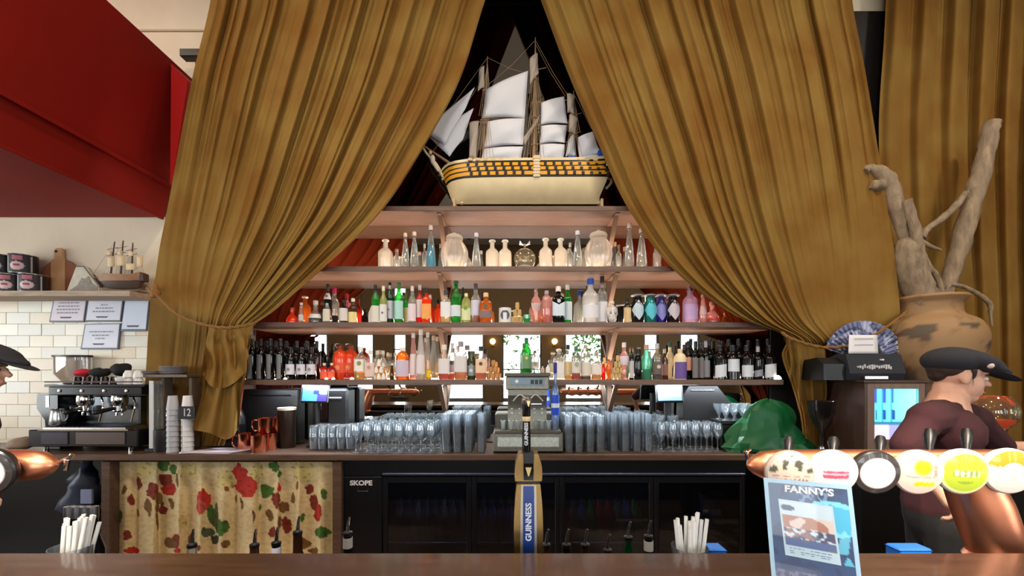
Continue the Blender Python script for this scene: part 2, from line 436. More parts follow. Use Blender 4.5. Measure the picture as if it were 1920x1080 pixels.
# wall joints above the bulkhead
struct(MB().bx(-5, -2.4, 3.885, 3.9, 4.72, 4.735).build('trim_2', mat('joint', (205, 192, 166), .8)))
br = thing('wall_bracket', 'short black steel bracket sticking out left of the gold curtain', 'bracket', P(362, 110, 3.86))
MB().cb(X(349, 3.8), X(385, 3.8), 3.72, 3.80, Z(117, 3.8), Z(103, 3.8), .005).build('arm', BLACK, br)
MB().cb(X(365, 3.8), X(380, 3.8), 3.80, 3.899, Z(120, 3.8), Z(100, 3.8), .005).build('wall_plate', BLACK, br)

# stacked cream tiles behind the coffee machine
TILES = [mat('tile_%s' % n, c, .3, vary=.05, vscale=3) for n, c in (('cream', (232, 222, 200)), ('pale', (238, 232, 216)), ('sand', (226, 210, 184)), ('grey', (222, 218, 206)))]
tw, th = .215, .105
tm = [MB().cb(-tw / 2 + .0012, tw / 2 - .0012, -.008, .0, -th / 2 + .0012, th / 2 - .0012, .0018).mesh('tile', t) for t in TILES]
for r in range(12):
    for c in range(11):
        x = -4.72 + c * tw + (tw / 2 if r % 2 else 0)
        inst('tile', random.choice(tm), (x, ROOM_Y1 - .001 - random.uniform(0, .003), 1.0 + th / 2 + r * th), wall_back)

# ------------------------------------------------------------------ back counter
ZC = .973
ctr = thing('back_counter', 'dark brown wooden back bar counter holding the glasses', 'counter', (0, 3.6, 0))
MB().cb(-5.6, 2.3, 3.3, 3.858, ZC - .05, ZC, .006).build('worktop', WOOD, ctr)
for x in (197, 631):
    MB().rb(x - 8, x + 9, 866, 1150, 3.32, 3.5, .004).build('post', WOOD, ctr)
MB().cb(2.14, 2.22, 3.34, 3.5, 0, ZC - .051, .004).build('post', WOOD, ctr)
MB().cb(-5.6, 2.3, 3.80, 3.855, 0, ZC - .051, .004).build('back_panel', BLACK, ctr)
sc = thing('side_counter', 'brown wooden side counter under the urn and the dark cabinet', 'counter', (3.6, 3.2, 0))
MB().cb(2.302, 5.6, 2.78, 3.83, ZC - .05, ZC, .006).build('worktop', WOOD, sc)
MB().cb(2.32, 5.6, 2.84, 3.8, 0, ZC - .051, .004).build('base_panel', BLACK, sc)

# ------------------------------------------------------------------ shelves in front of the mirror
SF, SB = 3.5, 3.858
SHNAME = ['lowest', 'second', 'third', 'topmost']
LED = mat('led_strip', (255, 206, 150), .5, emit=5)
for k, z in enumerate(SHELF_Z):
    s = thing('bottle_shelf', ['lowest dark wooden shelf, holding wine and spirit bottles', 'second dark wooden shelf from below, crowded with coloured spirit bottles',
              'third dark wooden shelf from below, holding clear glass bottles and jars', 'topmost dark wooden shelf, carrying the large model ship'][k], 'shelf', (0, 3.68, z))
    for xa, xb in (((-2.23, X(942, SF)), (X(1024, SF), 2.23)) if k == 0 else ((-2.23, 2.23),)):      # the lowest one leaves a gap for the till
        MB().cb(xa, xb, SF, SB, z - .042, z, .004).build('board', SHELFW, s)
    for x in (-.605, .875):
        b = MB(); w = .018
        b.prism([(3.56, z - .043), (3.585, z - .043), (3.852, z - .275), (3.852, z - .305), (3.835, z - .305)], x - w, x + w, 'x')
        b.cb(x - w, x + w, 3.835, 3.852, z - .33, z - .043, .002)
        b.cb(x - w, x + w, 3.53, 3.85, z - .052, z - .0425, .002)
        b.build('bracket', mat('bracket_wood', (116, 88, 70), .5), s)
    if k == 0: MB().cb(-2.1, 2.1, 3.605, 3.635, z - .0455, z - .0425, .001).build('light_strip', mat('added_cool_strip', (226, 240, 255), .5, emit=.4), s)  # body of the strip added to light the glasses
    if k < 3:
        MB().cb(-2.2, 2.2, 3.828, 3.846, z + .0005, z + .010, .001).build('light_strip', LED, s)
# ------------------------------------------------------------------ gold curtains
def velvet():
    m = bpy.data.materials.new('gold_velvet'); m.use_nodes = True; nt = m.node_tree; b = nt.nodes['Principled BSDF']
    b.inputs['Roughness'].default_value = .85; b.inputs['Sheen Weight'].default_value = .25
    b.inputs['Sheen Tint'].default_value = (*lin((190, 150, 80)), 1); b.inputs['Specular IOR Level'].default_value = .15
    g = nt.nodes.new('ShaderNodeNewGeometry'); tc = nt.nodes.new('ShaderNodeTexCoord')
    n = nt.nodes.new('ShaderNodeTexNoise'); n.inputs['Scale'].default_value = 2.2; n.inputs['Detail'].default_value = 3
    nt.links.new(tc.outputs['Object'], n.inputs['Vector'])
    r = nt.nodes.new('ShaderNodeValToRGB'); r.color_ramp.elements[0].position = .35; r.color_ramp.elements[1].position = .68
    r.color_ramp.elements[0].color = (*lin((124, 86, 36)), 1); r.color_ramp.elements[1].color = (*lin((140, 112, 56)), 1)
    nt.links.new(n.outputs[0], r.inputs[0])
    mx = nt.nodes.new('ShaderNodeMix'); mx.data_type = 'RGBA'
    nt.links.new(g.outputs['Backfacing'], mx.inputs[0]); nt.links.new(r.outputs[0], mx.inputs[6]); mx.inputs[7].default_value = (*lin((116, 38, 18)), 1)
    nt.links.new(mx.outputs[2], b.inputs['Base Color'])
    n2 = nt.nodes.new('ShaderNodeTexNoise'); n2.inputs['Scale'].default_value = 260; nt.links.new(tc.outputs['Object'], n2.inputs['Vector'])
    bp = nt.nodes.new('ShaderNodeBump'); bp.inputs['Strength'].default_value = .25; bp.inputs['Distance'].default_value = .004
    nt.links.new(n2.outputs[0], bp.inputs['Height']); nt.links.new(bp.outputs[0], b.inputs['Normal'])
    return m
VELVET = velvet()
ROPE = mat('gold_rope', (140, 98, 48), .8, bump=.5, bscale=120)
def pleat(th): return .75 * math.sin(th) + .25 * math.sin(2 * th + .7)
def drape(levels, npl, flip, seed, calm, back=.24, soft=False):
    """levels: (ox, oy, ix, iy, expo, sag, amp, depth) from top to hem; u runs from the outer to the inner edge"""
    rnd = random.Random(seed)
    cr = []; u0 = .01
    while u0 < 1:
        cr.append((u0, rnd.uniform(.006, .013), rnd.uniform(.45, 1), rnd.uniform(-.012, .012))); u0 += rnd.uniform(.35, 1.65) / npl
    def fn(u, v):
        ox, oy, ix, iy, ex, sg, am, d = crom(levels, v)
        s = u ** ex
        x = lerp(ox, ix, s); y = lerp(oy, iy, s) + sg * 4 * s * (1 - s)
        k = 1 - calm * sm((v - .25) / .3) * sm((.55 - u) / .3)
        if soft:
            th = 2 * PI * npl * (u + .02 * math.sin(7 * u + seed)) + .5 * math.sin(3 * v + 5 * u); q = .7 * math.sin(th) + .3 * math.sin(2 * th + 1 + v); x += 5 * math.cos(th)
        else:
            q = 0
            for n_, (uk, w, a_, dr) in enumerate(cr):
                e = (u - uk - dr * math.sin(3 * v + n_)) / w
                if -3 < e < 3: q += a_ * max(0, .62 + .75 * noise.noise(Vector((n_ * 3.7, v * 2.2, seed)))) * math.exp(-e * e)
            q = 1.25 * q + .55 * math.sin(2 * PI * npl * .42 * (u + .03 * math.sin(5 * u + seed)) + 1.5 * math.sin(2 * v)) + .3 * math.sin(2 * PI * npl * 1.02 * u + seed + 2 * v)
        a = am * k * (1.15 if soft else .9) * (1 + .45 * noise.noise(Vector((u * 7, v * 2.5, seed))))
        q += .5 * noise.noise(Vector((u * 5, v * 3, seed + 4)))
        d += back * sm((v - .655) / .13) * sm((.92 - u) / .45)   # below the tie the outer cloth falls back to the wall
        return P(x, y, d + a * q)
    b = MB(); b.grid(fn, 420, 80, flip=flip)
    return b
L_LEV = [(425, -280, 1015, -280, 1, 0, .05, 3.36), (410, -140, 962, -140, 1, 0, .05, 3.36), (395, 0, 910, 0, 1, 0, .05, 3.36), (364, 130, 862, 150, 1, 0, .05, 3.36), (339, 255, 795, 275, .97, 0, .05, 3.37),
         (316, 380, 716, 395, .92, 4, .045, 3.38), (300, 460, 618, 492, .82, 10, .038, 3.39), (291, 520, 520, 578, .66, 14, .028, 3.39), (283, 556, 474, 612, .5, 12, .018, 3.38),
         (277, 640, 470, 640, .5, 8, .02, 3.42), (272, 720, 455, 715, .5, 4, .022, 3.45), (268, 780, 440, 775, .5, 0, .022, 3.45), (266, 836, 420, 836, .5, 0, .022, 3.45)]
lc = thing('curtain', 'long gold velvet curtain tied back on the left of the shelves', 'curtain', P(400, 836, 3.4), 'gold velvet curtains')
drape(L_LEV, 26, False, 1.3, .72).build('drape', VELVET, lc, 80)
R_LEV = [(1580, -280, 905, -280, 1, 0, .05, 3.36), (1588, -140, 960, -140, 1, 0, .05, 3.36), (1598, 0, 1014, 0, 1, 0, .05, 3.36), (1622, 130, 1064, 135, 1, 0, .05, 3.36), (1644, 265, 1120, 265, .97, 0, .05, 3.37),
         (1662, 380, 1176, 388, .92, 4, .045, 3.38), (1676, 470, 1262, 505, .82, 12, .038, 3.39), (1684, 540, 1375, 590, .64, 24, .028, 3.39), (1688, 590, 1470, 629, .5, 26, .018, 3.38),
         (1690, 650, 1466, 668, .5, 8, .02, 3.42), (1690, 720, 1485, 725, .55, 4, .022, 3.44), (1690, 780, 1500, 780, .6, 0, .022, 3.44), (1690, 836, 1505, 836, .6, 0, .022, 3.44)]
rc = thing('curtain', 'long gold velvet curtain tied back on the right of the shelves', 'curtain', P(1590, 836, 3.4), 'gold velvet curtains')
drape(R_LEV, 24, True, 4.1, .72).build('drape', VELVET, rc, 80)
T_LEV = [(1668, -280, 2130, -280, 1, 0, .055, 3.70), (1664, -100, 2110, -100, 1, 0, .055, 3.70), (1658, 60, 2095, 60, 1, 0, .055, 3.70), (1648, 240, 2085, 240, 1, 0, .05, 3.70), (1655, 420, 2080, 420, 1, 0, .045, 3.70), (1668, 600, 2080, 600, 1, 0, .04, 3.70), (1672, 835, 2080, 835, 1, 0, .04, 3.70)]
tc_ = thing('curtain', 'straight gold velvet curtain hanging behind the driftwood and urn', 'curtain', P(1850, 836, 3.5), 'gold velvet curtains')
drape(T_LEV, 9, False, 7.7, .3, 0, True).build('drape', VELVET, tc_, 80)
# curtain rail that carries them, out of frame above
rail = thing('curtain_rail', 'black curtain rail beam above the gold curtains', 'rail', (0, 3.37, 5.3))
MB().cb(-2.9, 5.2, 3.30, 3.44, 5.30, 5.48, .01).build('beam', mat('beam_brown', (46, 32, 24), .6), rail)

# tails of cloth that fall from the tie
def tail(top, hem, depth0, depth1, flip, npl, seed):
    def fn(u, v):
        tx, ty = crom(top, u); hx, hy = crom(hem, u)
        x = lerp(tx, hx, v); y = lerp(ty, hy, v)
        a = lerp(.012, .035, sm(v * 1.6))
        th = 2 * PI * npl * u + 1.2 * math.sin(4 * v + seed)
        return P(x + 3 * math.sin(9 * v + seed + 6 * u) * v, y, lerp(depth0, depth1, v) + a * pleat(th) + .012 * noise.noise(Vector((u * 6, v * 5, seed))))
    b = MB(); b.grid(fn, 110, 40, flip=flip); return b
tail([(392, 610), (415, 614), (440, 613), (476, 609)], [(378, 690), (398, 724), (428, 724), (462, 690), (461, 660)], 3.345, 3.33, False, 3.5, 1).build('tail', VELVET, lc, 80)
tail([(400, 612), (425, 614), (445, 613), (470, 612)], [(364, 806), (392, 812), (422, 824), (446, 802), (456, 730)], 3.36, 3.35, False, 3, 2.2).build('tail', VELVET, lc, 80)
tail([(1470, 628), (1484, 636), (1512, 646), (1548, 652)], [(1473, 662), (1490, 752), (1506, 796), (1530, 800), (1550, 800)], 3.36, 3.5, False, 4, 3.4).build('tail', VELVET, rc, 80)
def rope(px, parent, name='tieback_rope', r=.011):
    pts = smooth_path([P(x, y, d) for x, y, d in px], 8)
    b = MB()
    for ph in (0, PI):
        q = []
        for i, p in enumerate(pts):
            a = i * .9 + ph; q.append(Vector(p) + Vector((0, math.cos(a), math.sin(a))) * r * .55)
        b.tube(q, r * .7, 6)
    return b.build(name, ROPE, parent)
rope([(276, 540, 3.62), (284, 545, 3.3), (300, 560, 3.29), (330, 588, 3.29), (372, 606, 3.29), (415, 614, 3.29), (450, 612, 3.29), (478, 606, 3.32)], lc)
MB().lathe([(0, -.06), (.03, -.06), (.036, -.02), (.02, 0), (.022, .02), (.012, .045), (0, .05)], 12, P(291, 543, 3.3)).build('tassel', ROPE, lc)
rope([(1466, 624, 3.33), (1482, 634, 3.29), (1515, 646, 3.29), (1560, 652, 3.29), (1610, 644, 3.29), (1660, 615, 3.29), (1700, 585, 3.36)], rc)

# ------------------------------------------------------------------ flowered skirt under the counter
BL = []   # flat print: (u, v, radius, aspect, colour)
RF, RD, GR, BN, YL = (186, 44, 30), (130, 44, 26), (70, 110, 40), (122, 84, 40), (222, 202, 132)
for q in [(.58, .17, .055, 1.3, RF), (.62, .28, .05, 1.2, RF), (.42, .42, .035, 1.6, RF), (.41, .5, .03, 1.3, (200, 80, 70)), (.25, .2, .03, 1.2, RD), (.26, .3, .035, 1, RF), (.13, .22, .02, 2, RD), (.19, .32, .03, 1.6, RD), (.22, .4, .035, 1, BN),
          (.24, .03, .035, 1, GR), (.28, .08, .02, 1.4, GR), (.04, .6, .03, 1.2, GR), (.5, .72, .045, 1, GR), (.47, .62, .03, 1.8, (80, 90, 50)), (.1, .98, .04, .5, RF), (.29, .86, .03, 1.4, RD), (.74, .05, .03, 1, GR), (.77, .14, .02, 1, GR), (.71, .33, .028, 1.3, GR),
          (.75, .42, .03, 1.6, RD), (.79, .5, .03, 1, BN), (.76, .28, .02, 1.4, RF), (.92, .45, .03, 1.4, RD), (.94, .56, .03, 1.5, RF), (.96, .78, .05, .6, GR), (.88, .9, .03, 1, BN), (.35, .1, .05, .7, YL), (.15, .1, .05, .9, YL), (.67, .12, .05, 1, YL), (.87, .1, .06, 1, YL), (.52, .2, .05, 1, YL), (.8, .7, .02, 2, RD), (.33, .66, .025, 1.5, (205, 180, 120)), (.21, .66, .012, 3.5, BN), (.17, .5, .012, 4, BN),
          (.3, .2, .012, 3, BN), (.21, .5, .02, 1.6, BN), (.235, .52, .02, 1.2, RD), (.27, .46, .014, 2, BN), (.45, .55, .016, 2.4, GR), (.48, .52, .014, 2, (90, 100, 60)), (.56, .4, .008, 3, BN), (.6, .46, .007, 5, BN), (.53, .3, .012, 1, BN), (.44, .78, .03, .8, (84, 92, 66)), (.47, .86, .025, 1, (60, 62, 44)), (.52, .9, .02, 1.2, BN),
          (.09, .42, .012, 2.4, RD), (.12, .55, .014, 1.4, BN), (.06, .3, .01, 3, BN), (.07, .8, .018, 1.6, RD), (.3, .98, .03, .5, RF), (.27, .9, .02, 1.4, BN), (.64, .6, .008, 4, BN), (.68, .5, .014, 1.5, GR), (.72, .6, .012, 2.5, BN), (.77, .66, .022, 1.5, BN), (.73, .78, .016, 2, RD), (.84, .26, .014, 2, BN), (.82, .4, .01, 3, BN), (.9, .3, .02, 1.4, RD), (.88, .62, .014, 2, GR), (.92, .98, .03, .6, BN), (.84, .94, .02, 1, RD), (.97, .35, .014, 2, GR), (.36, .85, .016, 1.8, BN), (.4, .95, .02, .8, RD), (.03, .15, .016, 1.4, BN)]:
    BL.append(q)
def skirt_ink(u, v):
    w = v * 2.2      # v runs past the part that shows
    n = noise.noise(Vector((u * 22, w * 9, 1))) * .012; n2 = noise.noise(Vector((u * 60, w * 26, 5)))
    c = (228, 206, 158) if n2 > -.1 else (218, 192, 140)
    for (bu, bv, r, asp, col) in BL:
        du = (u - bu + n); dv = (w - bv + n * 2) / 2.6 / asp
        if du * du + dv * dv < r * r * (.62 + .35 * n2): c = col if n2 < .28 else tuple(int(x * .8) for x in col)
    return c
sk = thing('curtain', 'pleated cream skirt curtain printed with red flowers under the counter', 'curtain', P(413, 1150, 3.38))
b = MB()
b.grid(lambda u, v: P(lerp(208, 621, u) + 3 * math.sin(2 * PI * 11 * u + 1) , lerp(866, 1240, v), 3.40 + .03 * (.35 + .65 * sm(v * 5)) * pleat(2 * PI * 9 * (u + .01 * math.sin(15 * u)) + .6 * math.sin(3 * v))), 330, 200, ink=skirt_ink)
b.build('skirt_cloth', printed('flowered_cotton', .85), sk, 80)
MB().tube([P(206, 868, 3.44), P(622, 868, 3.44)], .006, 8).build('curtain_wire', STEEL, sk)
# ------------------------------------------------------------------ bottles
PROF = {  # (radius share, height share) of the body up to the mouth
 'wine':   [(0, 0), (.92, 0), (1, .015), (1, .6), (.94, .66), (.7, .72), (.45, .77), (.37, .81), (.36, .985), (.42, .99), (.42, 1.0), (0, 1.0)],
 'spirit': [(0, 0), (.93, 0), (1, .015), (1, .58), (.95, .64), (.7, .7), (.46, .745), (.38, .79), (.38, .985), (.44, .99), (.44, 1), (0, 1)],
 'square': [(0, 0), (.95, 0), (1, .015), (1, .64), (.93, .7), (.6, .75), (.4, .78), (.38, .8), (.38, .985), (.44, .99), (.44, 1), (0, 1)],
 'conic':  [(0, 0), (.95, 0), (1, .02), (.97, .15), (.8, .42), (.55, .66), (.42, .78), (.38, .9), (.42, .97), (.42, 1), (0, 1)],
 'milk':   [(0, 0), (.95, 0), (1, .02), (1, .5), (.93, .58), (.66, .66), (.4, .71), (.34, .76), (.34, .9), (.42, .93), (.42, 1), (0, 1)],
 'squat':  [(0, 0), (.8, 0), (.98, .05), (1, .16), (.9, .32), (.6, .48), (.34, .58), (.3, .66), (.32, .97), (.38, 1), (0, 1)],
 'dome':   [(0, 0), (.95, 0), (1, .015), (1, .62), (.96, .7), (.82, .79), (.6, .85), (.36, .88), (.34, .9), (.34, 1), (0, 1)],
 'tall':   [(0, 0), (.95, 0), (1, .01), (1, .35), (.86, .5), (.66, .68), (.5, .82), (.44, .9), (.44, 1), (0, 1)],
 'hour':   [(0, 0), (.9, 0), (.95, .02), (.5, .1), (.55, .3), (.9, .5), (.95, .62), (.75, .7), (.42, .76), (.38, .8), (.38, 1), (0, 1)],
 'jug':    [(0, 0), (.95, 0), (1, .015), (1, .6), (.9, .7), (.72, .76), (.7, .82), (.72, 1), (0, 1)],
}
NECK = {'wine': .36, 'spirit': .38, 'square': .38, 'conic': .38, 'milk': .34, 'squat': .3, 'dome': .34, 'tall': .44, 'hour': .38, 'jug': .7}
CAPFROM = {'wine': .84, 'spirit': .87, 'square': .87, 'conic': .9, 'milk': .9, 'squat': .82, 'dome': .9, 'tall': .9, 'hour': .88, 'jug': .84}
def rad_at(prof, f):
    for (r0, z0), (r1, z1) in zip(prof, prof[1:]):
        if z0 <= f <= z1 and z1 > z0: return lerp(r0, r1, (f - z0) / (z1 - z0))
    return prof[-2][0]
GL = {'clear': CLEARB, 'milk': glass('frosted_glass', (250, 242, 228), .75), 'green': glass('green_glass', (40, 196, 80), .3), 'dkgreen': glass('dark_green_glass', (22, 96, 50), .5),
      'red': glass('red_glass', (230, 50, 34), .55), 'orange': glass('orange_glass', (255, 90, 24), .6), 'amber': glass('amber_glass', (236, 150, 46), .4), 'pale': glass('pale_green_glass', (222, 228, 160), .4),
      'teal': glass('teal_glass', (40, 160, 150), .45), 'violet': glass('violet_glass', (70, 50, 160), .5), 'pink': glass('pink_glass', (244, 200, 196), .4), 'lilac': glass('lilac_glass', (226, 196, 226), .6),
      'blue': glass('blue_glass', (60, 120, 220), .5), 'black': mat('black_bottle_glass', (10, 12, 14), .1, coat=.3), 'olive': glass('olive_glass', (90, 96, 44), .6), 'brown': glass('brown_glass', (110, 70, 40), .5),
      'orangesolid': mat('orange_lacquer', (240, 70, 24), .2, coat=.5), 'white': mat('white_ceramic', (238, 236, 230), .25), 'tint': glass('blue_tint_glass', (190, 232, 240), .2), 'cream': mat('cream_ceramic', (236, 222, 180), .3),
      'ombre': glass('aqua_glass', (150, 226, 206), .4), 'ice': glass('ice_glass', (246, 248, 250), .6)}
_mc = {}; PLACED = {}
def colm(prefix, c, rough=.5): return mat('%s_%d_%d_%d' % (prefix, *c), c, rough)
def bottle(cx, w, top, style, gl, look, cap=None, lab=None, liq=None, emb=None, d=3.6, zb=None, base=None, name='bottle', cat='bottle', group=None, sq=None, lean=None):
    zb = zb if zb is not None else Z(base, d)
    rr = w / 2 * d / F * .98; near = PLACED.setdefault(round(zb, 3), [])     # nothing may stand inside its neighbour
    for dd in (0, .03, -.03, .06, .09, .12, .15, .18):
        q = max(d + dd, 3.5 + rr) if d > 3.4 else d
        if q + rr < 3.835 and all(math.hypot(X(cx, q) - a, q - b_) > rr + c_ for a, b_, c_ in near): d = q; break
    else: print('crowded', look)
    near.append((X(cx, d), d, rr))
    H = Z(top, d) - zb; Rr = w / 2 * d / F; x = X(cx, d)
    prof = PROF[style]; isq = style in ('square', 'milk') if sq is None else sq
    pw = (lambda i: 5 if prof[i][0] > .8 else (3 if prof[i][0] > .55 else 2)) if isq else None
    if isq: Rr *= .98
    t = thing(name, look, cat, (x, d, zb), group)
    key = (style, gl, round(Rr, 3), round(H, 3), isq)
    if key not in _mc: _mc[key] = MB().lathe([(r * Rr, z * H) for r, z in prof], 18, p=pw, ry=.75 if isq else 1).mesh('body', GL[gl], 40)
    inst('body', _mc[key], (x, d, zb), t)
    nk = NECK[style] * Rr; c0 = CAPFROM[style]
    if cap:
        if cap[0] == 'ball':
            MB().ball((x, d, zb + H * .955), (nk * 1.55, nk * 1.55, H * .055), 12, 8).build('stopper', colm('stopper', cap[1], .3), t)
        elif cap[0] == 'pour':
            MB().lathe([(0, c0 * H), (nk * 1.2, c0 * H), (nk * 1.2, H * .93), (nk * .5, H * .95), (nk * .35, H * 1.02), (0, H * 1.03)], 10, (x, d, zb)).build('pourer', STEEL, t)
        else:
            MB().lathe([(nk * 1.02, c0 * H), (nk * 1.14, c0 * H), (nk * 1.14, H * 1.0), (nk * 1.05, H * 1.012), (0, H * 1.012)], 14, (x, d, zb)).build('cap', colm('cap', cap[1], .35), t)
    if liq:
        col, lv = liq
        pr = [(r * Rr * .93, min(z, lv) * H + .002) for r, z in prof if z < lv] + [(rad_at(prof, lv) * Rr * .93, lv * H), (0, lv * H)]
        MB().lathe(pr, 14, (x, d, zb), p=(lambda i: 4) if isq else None, ry=.75 if isq else 1).build('liquid', glass('liquid_%d_%d_%d' % col, col, .6, .1, .3), t)
    if lab:
        shape, col, f0, f1 = lab[:4]
        n = 10; span = .55 if shape == 'script' else 1.2 if isq else 1.25
        b = MB()
        def lp(u, v):
            a = -PI / 2 + (u - .5) * 2 * span
            if shape == 'diamond': k = 1 - abs(u - .5) * 1.9; fm, fh = (f0 + f1) / 2, (f1 - f0) / 2; f = fm + (v * 2 - 1) * fh * max(k, .05)
            elif shape == 'vee': f = lerp(f0, f1 - .12 * (1 - abs(2 * u - 1)), v)
            elif shape == 'tilt': f = lerp(f0, f1, v) + (u - .5) * .06
            else: f = lerp(f0, f1, v)
            r = rad_at(prof, f) * Rr + .0012; ca, sa = math.cos(a), math.sin(a); q = 1
            if isq: q = (abs(ca) ** 5 + abs(sa) ** 5) ** -.2
            return (x + r * q * ca, d + r * q * sa * (.75 if isq else 1) - .0004, zb + f * H)
        b.grid(lp, n, 4, flip=True)
        b.build('paper_label', colm('label', col, .6), t, 50)
        if emb or len(lab) > 4:
            ec = emb[0] if emb else lab[4]; er = (emb[1] if emb else .3) * Rr
            fz = (emb[2] if emb and len(emb) > 2 else (f0 + f1) / 2)
            ry_ = rad_at(prof, fz) * Rr * (.75 if isq else 1)
            e = MB().lathe([(0, 0), (er, 0), (er, .0015), (0, .0015)], 14, (0, 0, 0)).build('emblem', colm('print', ec, .6), t); me = e.data
            for v in me.vertices:
                p = v.co + Vector(wloc(t)); v.co = (p.x, -.0035 - ry_ - p.z, fz * H + p.y)
    if lean: t.rotation_euler = (0, lean, 0)
    return t
def orn_pyramid(cx, w, top, d, zb, col, look, rows=3, piece='barrel', cone=False, group=None):
    """little pyramid of stacked pieces on the shelf"""
    H = Z(top, d) - zb; W = w * d / F; t = thing('pyramid_ornament', look, 'ornament', (X(cx, d), d, zb), group)
    h = H / rows; pw_ = W / rows
    for r in range(rows):
        n = rows - r
        for k in range(n):
            x = X(cx, d) + (k - (n - 1) / 2) * pw_
            m = colm('ornament', col, .3)
            if cone: MB().lathe([(0, 0), (pw_ * .4, 0), (pw_ * .46, h * .3), (pw_ * .3, h * .75), (pw_ * .1, h * .97), (0, h)], 10, (x, d, zb + r * h)).build(piece, m, t)
            else: MB().lathe([(0, 0.001), (pw_ * .4, .001), (pw_ * .48, h * .3), (pw_ * .48, h * .65), (pw_ * .4, h * .98), (0, h * .98)], 10, (x, d, zb + r * h)).build(piece, m, t)
    return t
W_ = (236, 236, 238); BK = (18, 18, 20); CORK = (206, 170, 130); SIL = (190, 190, 196)
Z1, Z2, Z3, Z4 = SHELF_Z
def S(z):  # shelf -> bottle() with that base
    return lambda *a, **k: bottle(*a, zb=z, **k)
# ---- third shelf: clear bottles and jars
b3 = S(Z3); MW = ('ball', (244, 236, 220))
b3(723, 26, 449, 'milk', 'milk', 'white frosted stoppered bottle, first from the left on the third shelf', MW)
for x, side in ((923, 'left of the pair beside the tall cone bottle'), (947, 'just left of the bow-tied round flask')):
    b3(x, 25, 450, 'milk', 'milk', 'white frosted stoppered bottle, ' + side, MW)
b3(1023, 25, 447, 'milk', 'milk', 'white frosted stoppered bottle just right of the bow-tied round flask', MW)
b3(1051, 25, 447, 'milk', 'milk', 'white frosted stoppered bottle left of the cone bottle by the right jar', MW)
b3(760, 16, 438, 'conic', 'clear', 'clear cone bottle with pale cork, left of two beside the first frosted bottle', ('c', (240, 214, 200)), d=3.58)
b3(777, 17, 436, 'conic', 'clear', 'clear cone bottle with pale cork standing left of the blue-tinted bottle', ('c', (240, 214, 200)), d=3.58)
b3(808, 19, 424, 'conic', 'clear', 'tall clear cone bottle with bright blue water, left of the ribbed jar', ('c', (216, 196, 184)), liq=((90, 210, 240), .55))
b3(893, 18, 438, 'conic', 'clear', 'clear cone bottle with grey stopper, right of the left ribbed jar', ('c', (216, 216, 226)))
b3(1083, 19, 434, 'conic', 'clear', 'clear cone bottle with glass stopper, left of the right ribbed jar', ('c', (216, 216, 226)))
b3(1180, 19, 420, 'conic', 'clear', 'tallest clear cone bottle standing right of the shelf bracket', ('c', (236, 220, 190)))
b3(1203, 21, 430, 'conic', 'clear', 'clear cone bottle with square cork beside the right curtain', ('c', (232, 214, 186)))
b3(744, 14, 468, 'spirit', 'clear', 'small clear bottle standing behind the first frosted bottle', ('c', (196, 170, 140)), d=3.7)
b3(796, 10, 458, 'spirit', 'clear', 'small clear bottle behind the tall blue-water bottle', ('c', (220, 214, 196)), d=3.74)
b3(1069, 11, 456, 'spirit', 'clear', 'small clear bottle half hidden behind the right-hand frosted bottles', ('c', (216, 206, 190)), d=3.72)
b3(1160, 11, 460, 'spirit', 'clear', 'small clear bottle in the shade of the right shelf bracket', ('c', (150, 130, 100)), d=3.72)
b3(1232, 15, 458, 'jug', 'clear', 'dim clear jar half hidden by the right curtain on the third shelf', d=3.64)
def jar(cx, w, top, look):
    d = 3.64; zb = Z3; H = Z(top, d) - zb; Rr = w / 2 * d / F; x = X(cx, d); t = thing('lidded_jar', look, 'jar', (x, d, zb), 'ribbed glass jars')
    rib = lambda i, a: .05 * math.cos(14 * a) if 1 < i < 9 else 0
    MB().lathe([(r * Rr, z * H) for r, z in [(0, 0), (.66, 0), (.74, .02), (.9, .18), (1, .36), (.97, .5), (.82, .64), (.62, .74), (.56, .78), (.54, .82)]], 56, (x, d, zb), wave=rib).build('body', glass('ribbed_glass', (246, 242, 236), .34), t, 60)
    MB().lathe([(r * Rr, z * H) for r, z in [(.5, .8), (.64, .8), (.66, .86), (.6, .9), (.4, .94), (.12, .95), (.14, .98), (.08, 1.0), (0, 1.0)]], 28, (x, d, zb)).build('lid', GL['milk'], t)
jar(852, 50, 436, 'large ribbed clear glass jar with domed white lid, left of two')
jar(1122, 51, 431, 'large ribbed clear glass jar with domed white lid, right of two')
t = thing('round_flask', 'round smoky glass flask tied with a clear bow, middle of third shelf', 'bottle', (X(984, 3.62), 3.62, Z3))
x, d = X(984, 3.62), 3.62; r = 20.5 * d / F
MB().ball((x, d, Z3 + r * .98), (r, r * .55, r), 24, 16).build('body', glass('smoky_glass', (214, 206, 184), .12), t)
MB().lathe([(0, 0), (r * .75, 0), (r * .8, .02), (r * .5, .035), (0, .036)], 20, (x, d, Z3)).build('foot', GL['milk'], t)
MB().lathe([(.012, 0), (.008, .014), (.014, .03), (.016, .034), (0, .034)], 12, (x, d, Z3 + 2 * r - .006)).build('neck', CLEARB, t)
for s in (-1, 1):
    MB().add([(x + s * .006, d, Z3 + 2 * r + .02), (x + s * .042, d - .008, Z3 + 2 * r + .06), (x + s * .046, d + .006, Z3 + 2 * r + .03), (x + s * .02, d - .012, Z3 + 2 * r + .028), (x + s * .03, d + .02, Z3 + 2 * r + .05)],
             [(0, 3, 1), (0, 2, 3), (1, 3, 2), (0, 1, 4), (0, 4, 2), (1, 2, 4)]).build('bow_loop', GL['ice'], t)
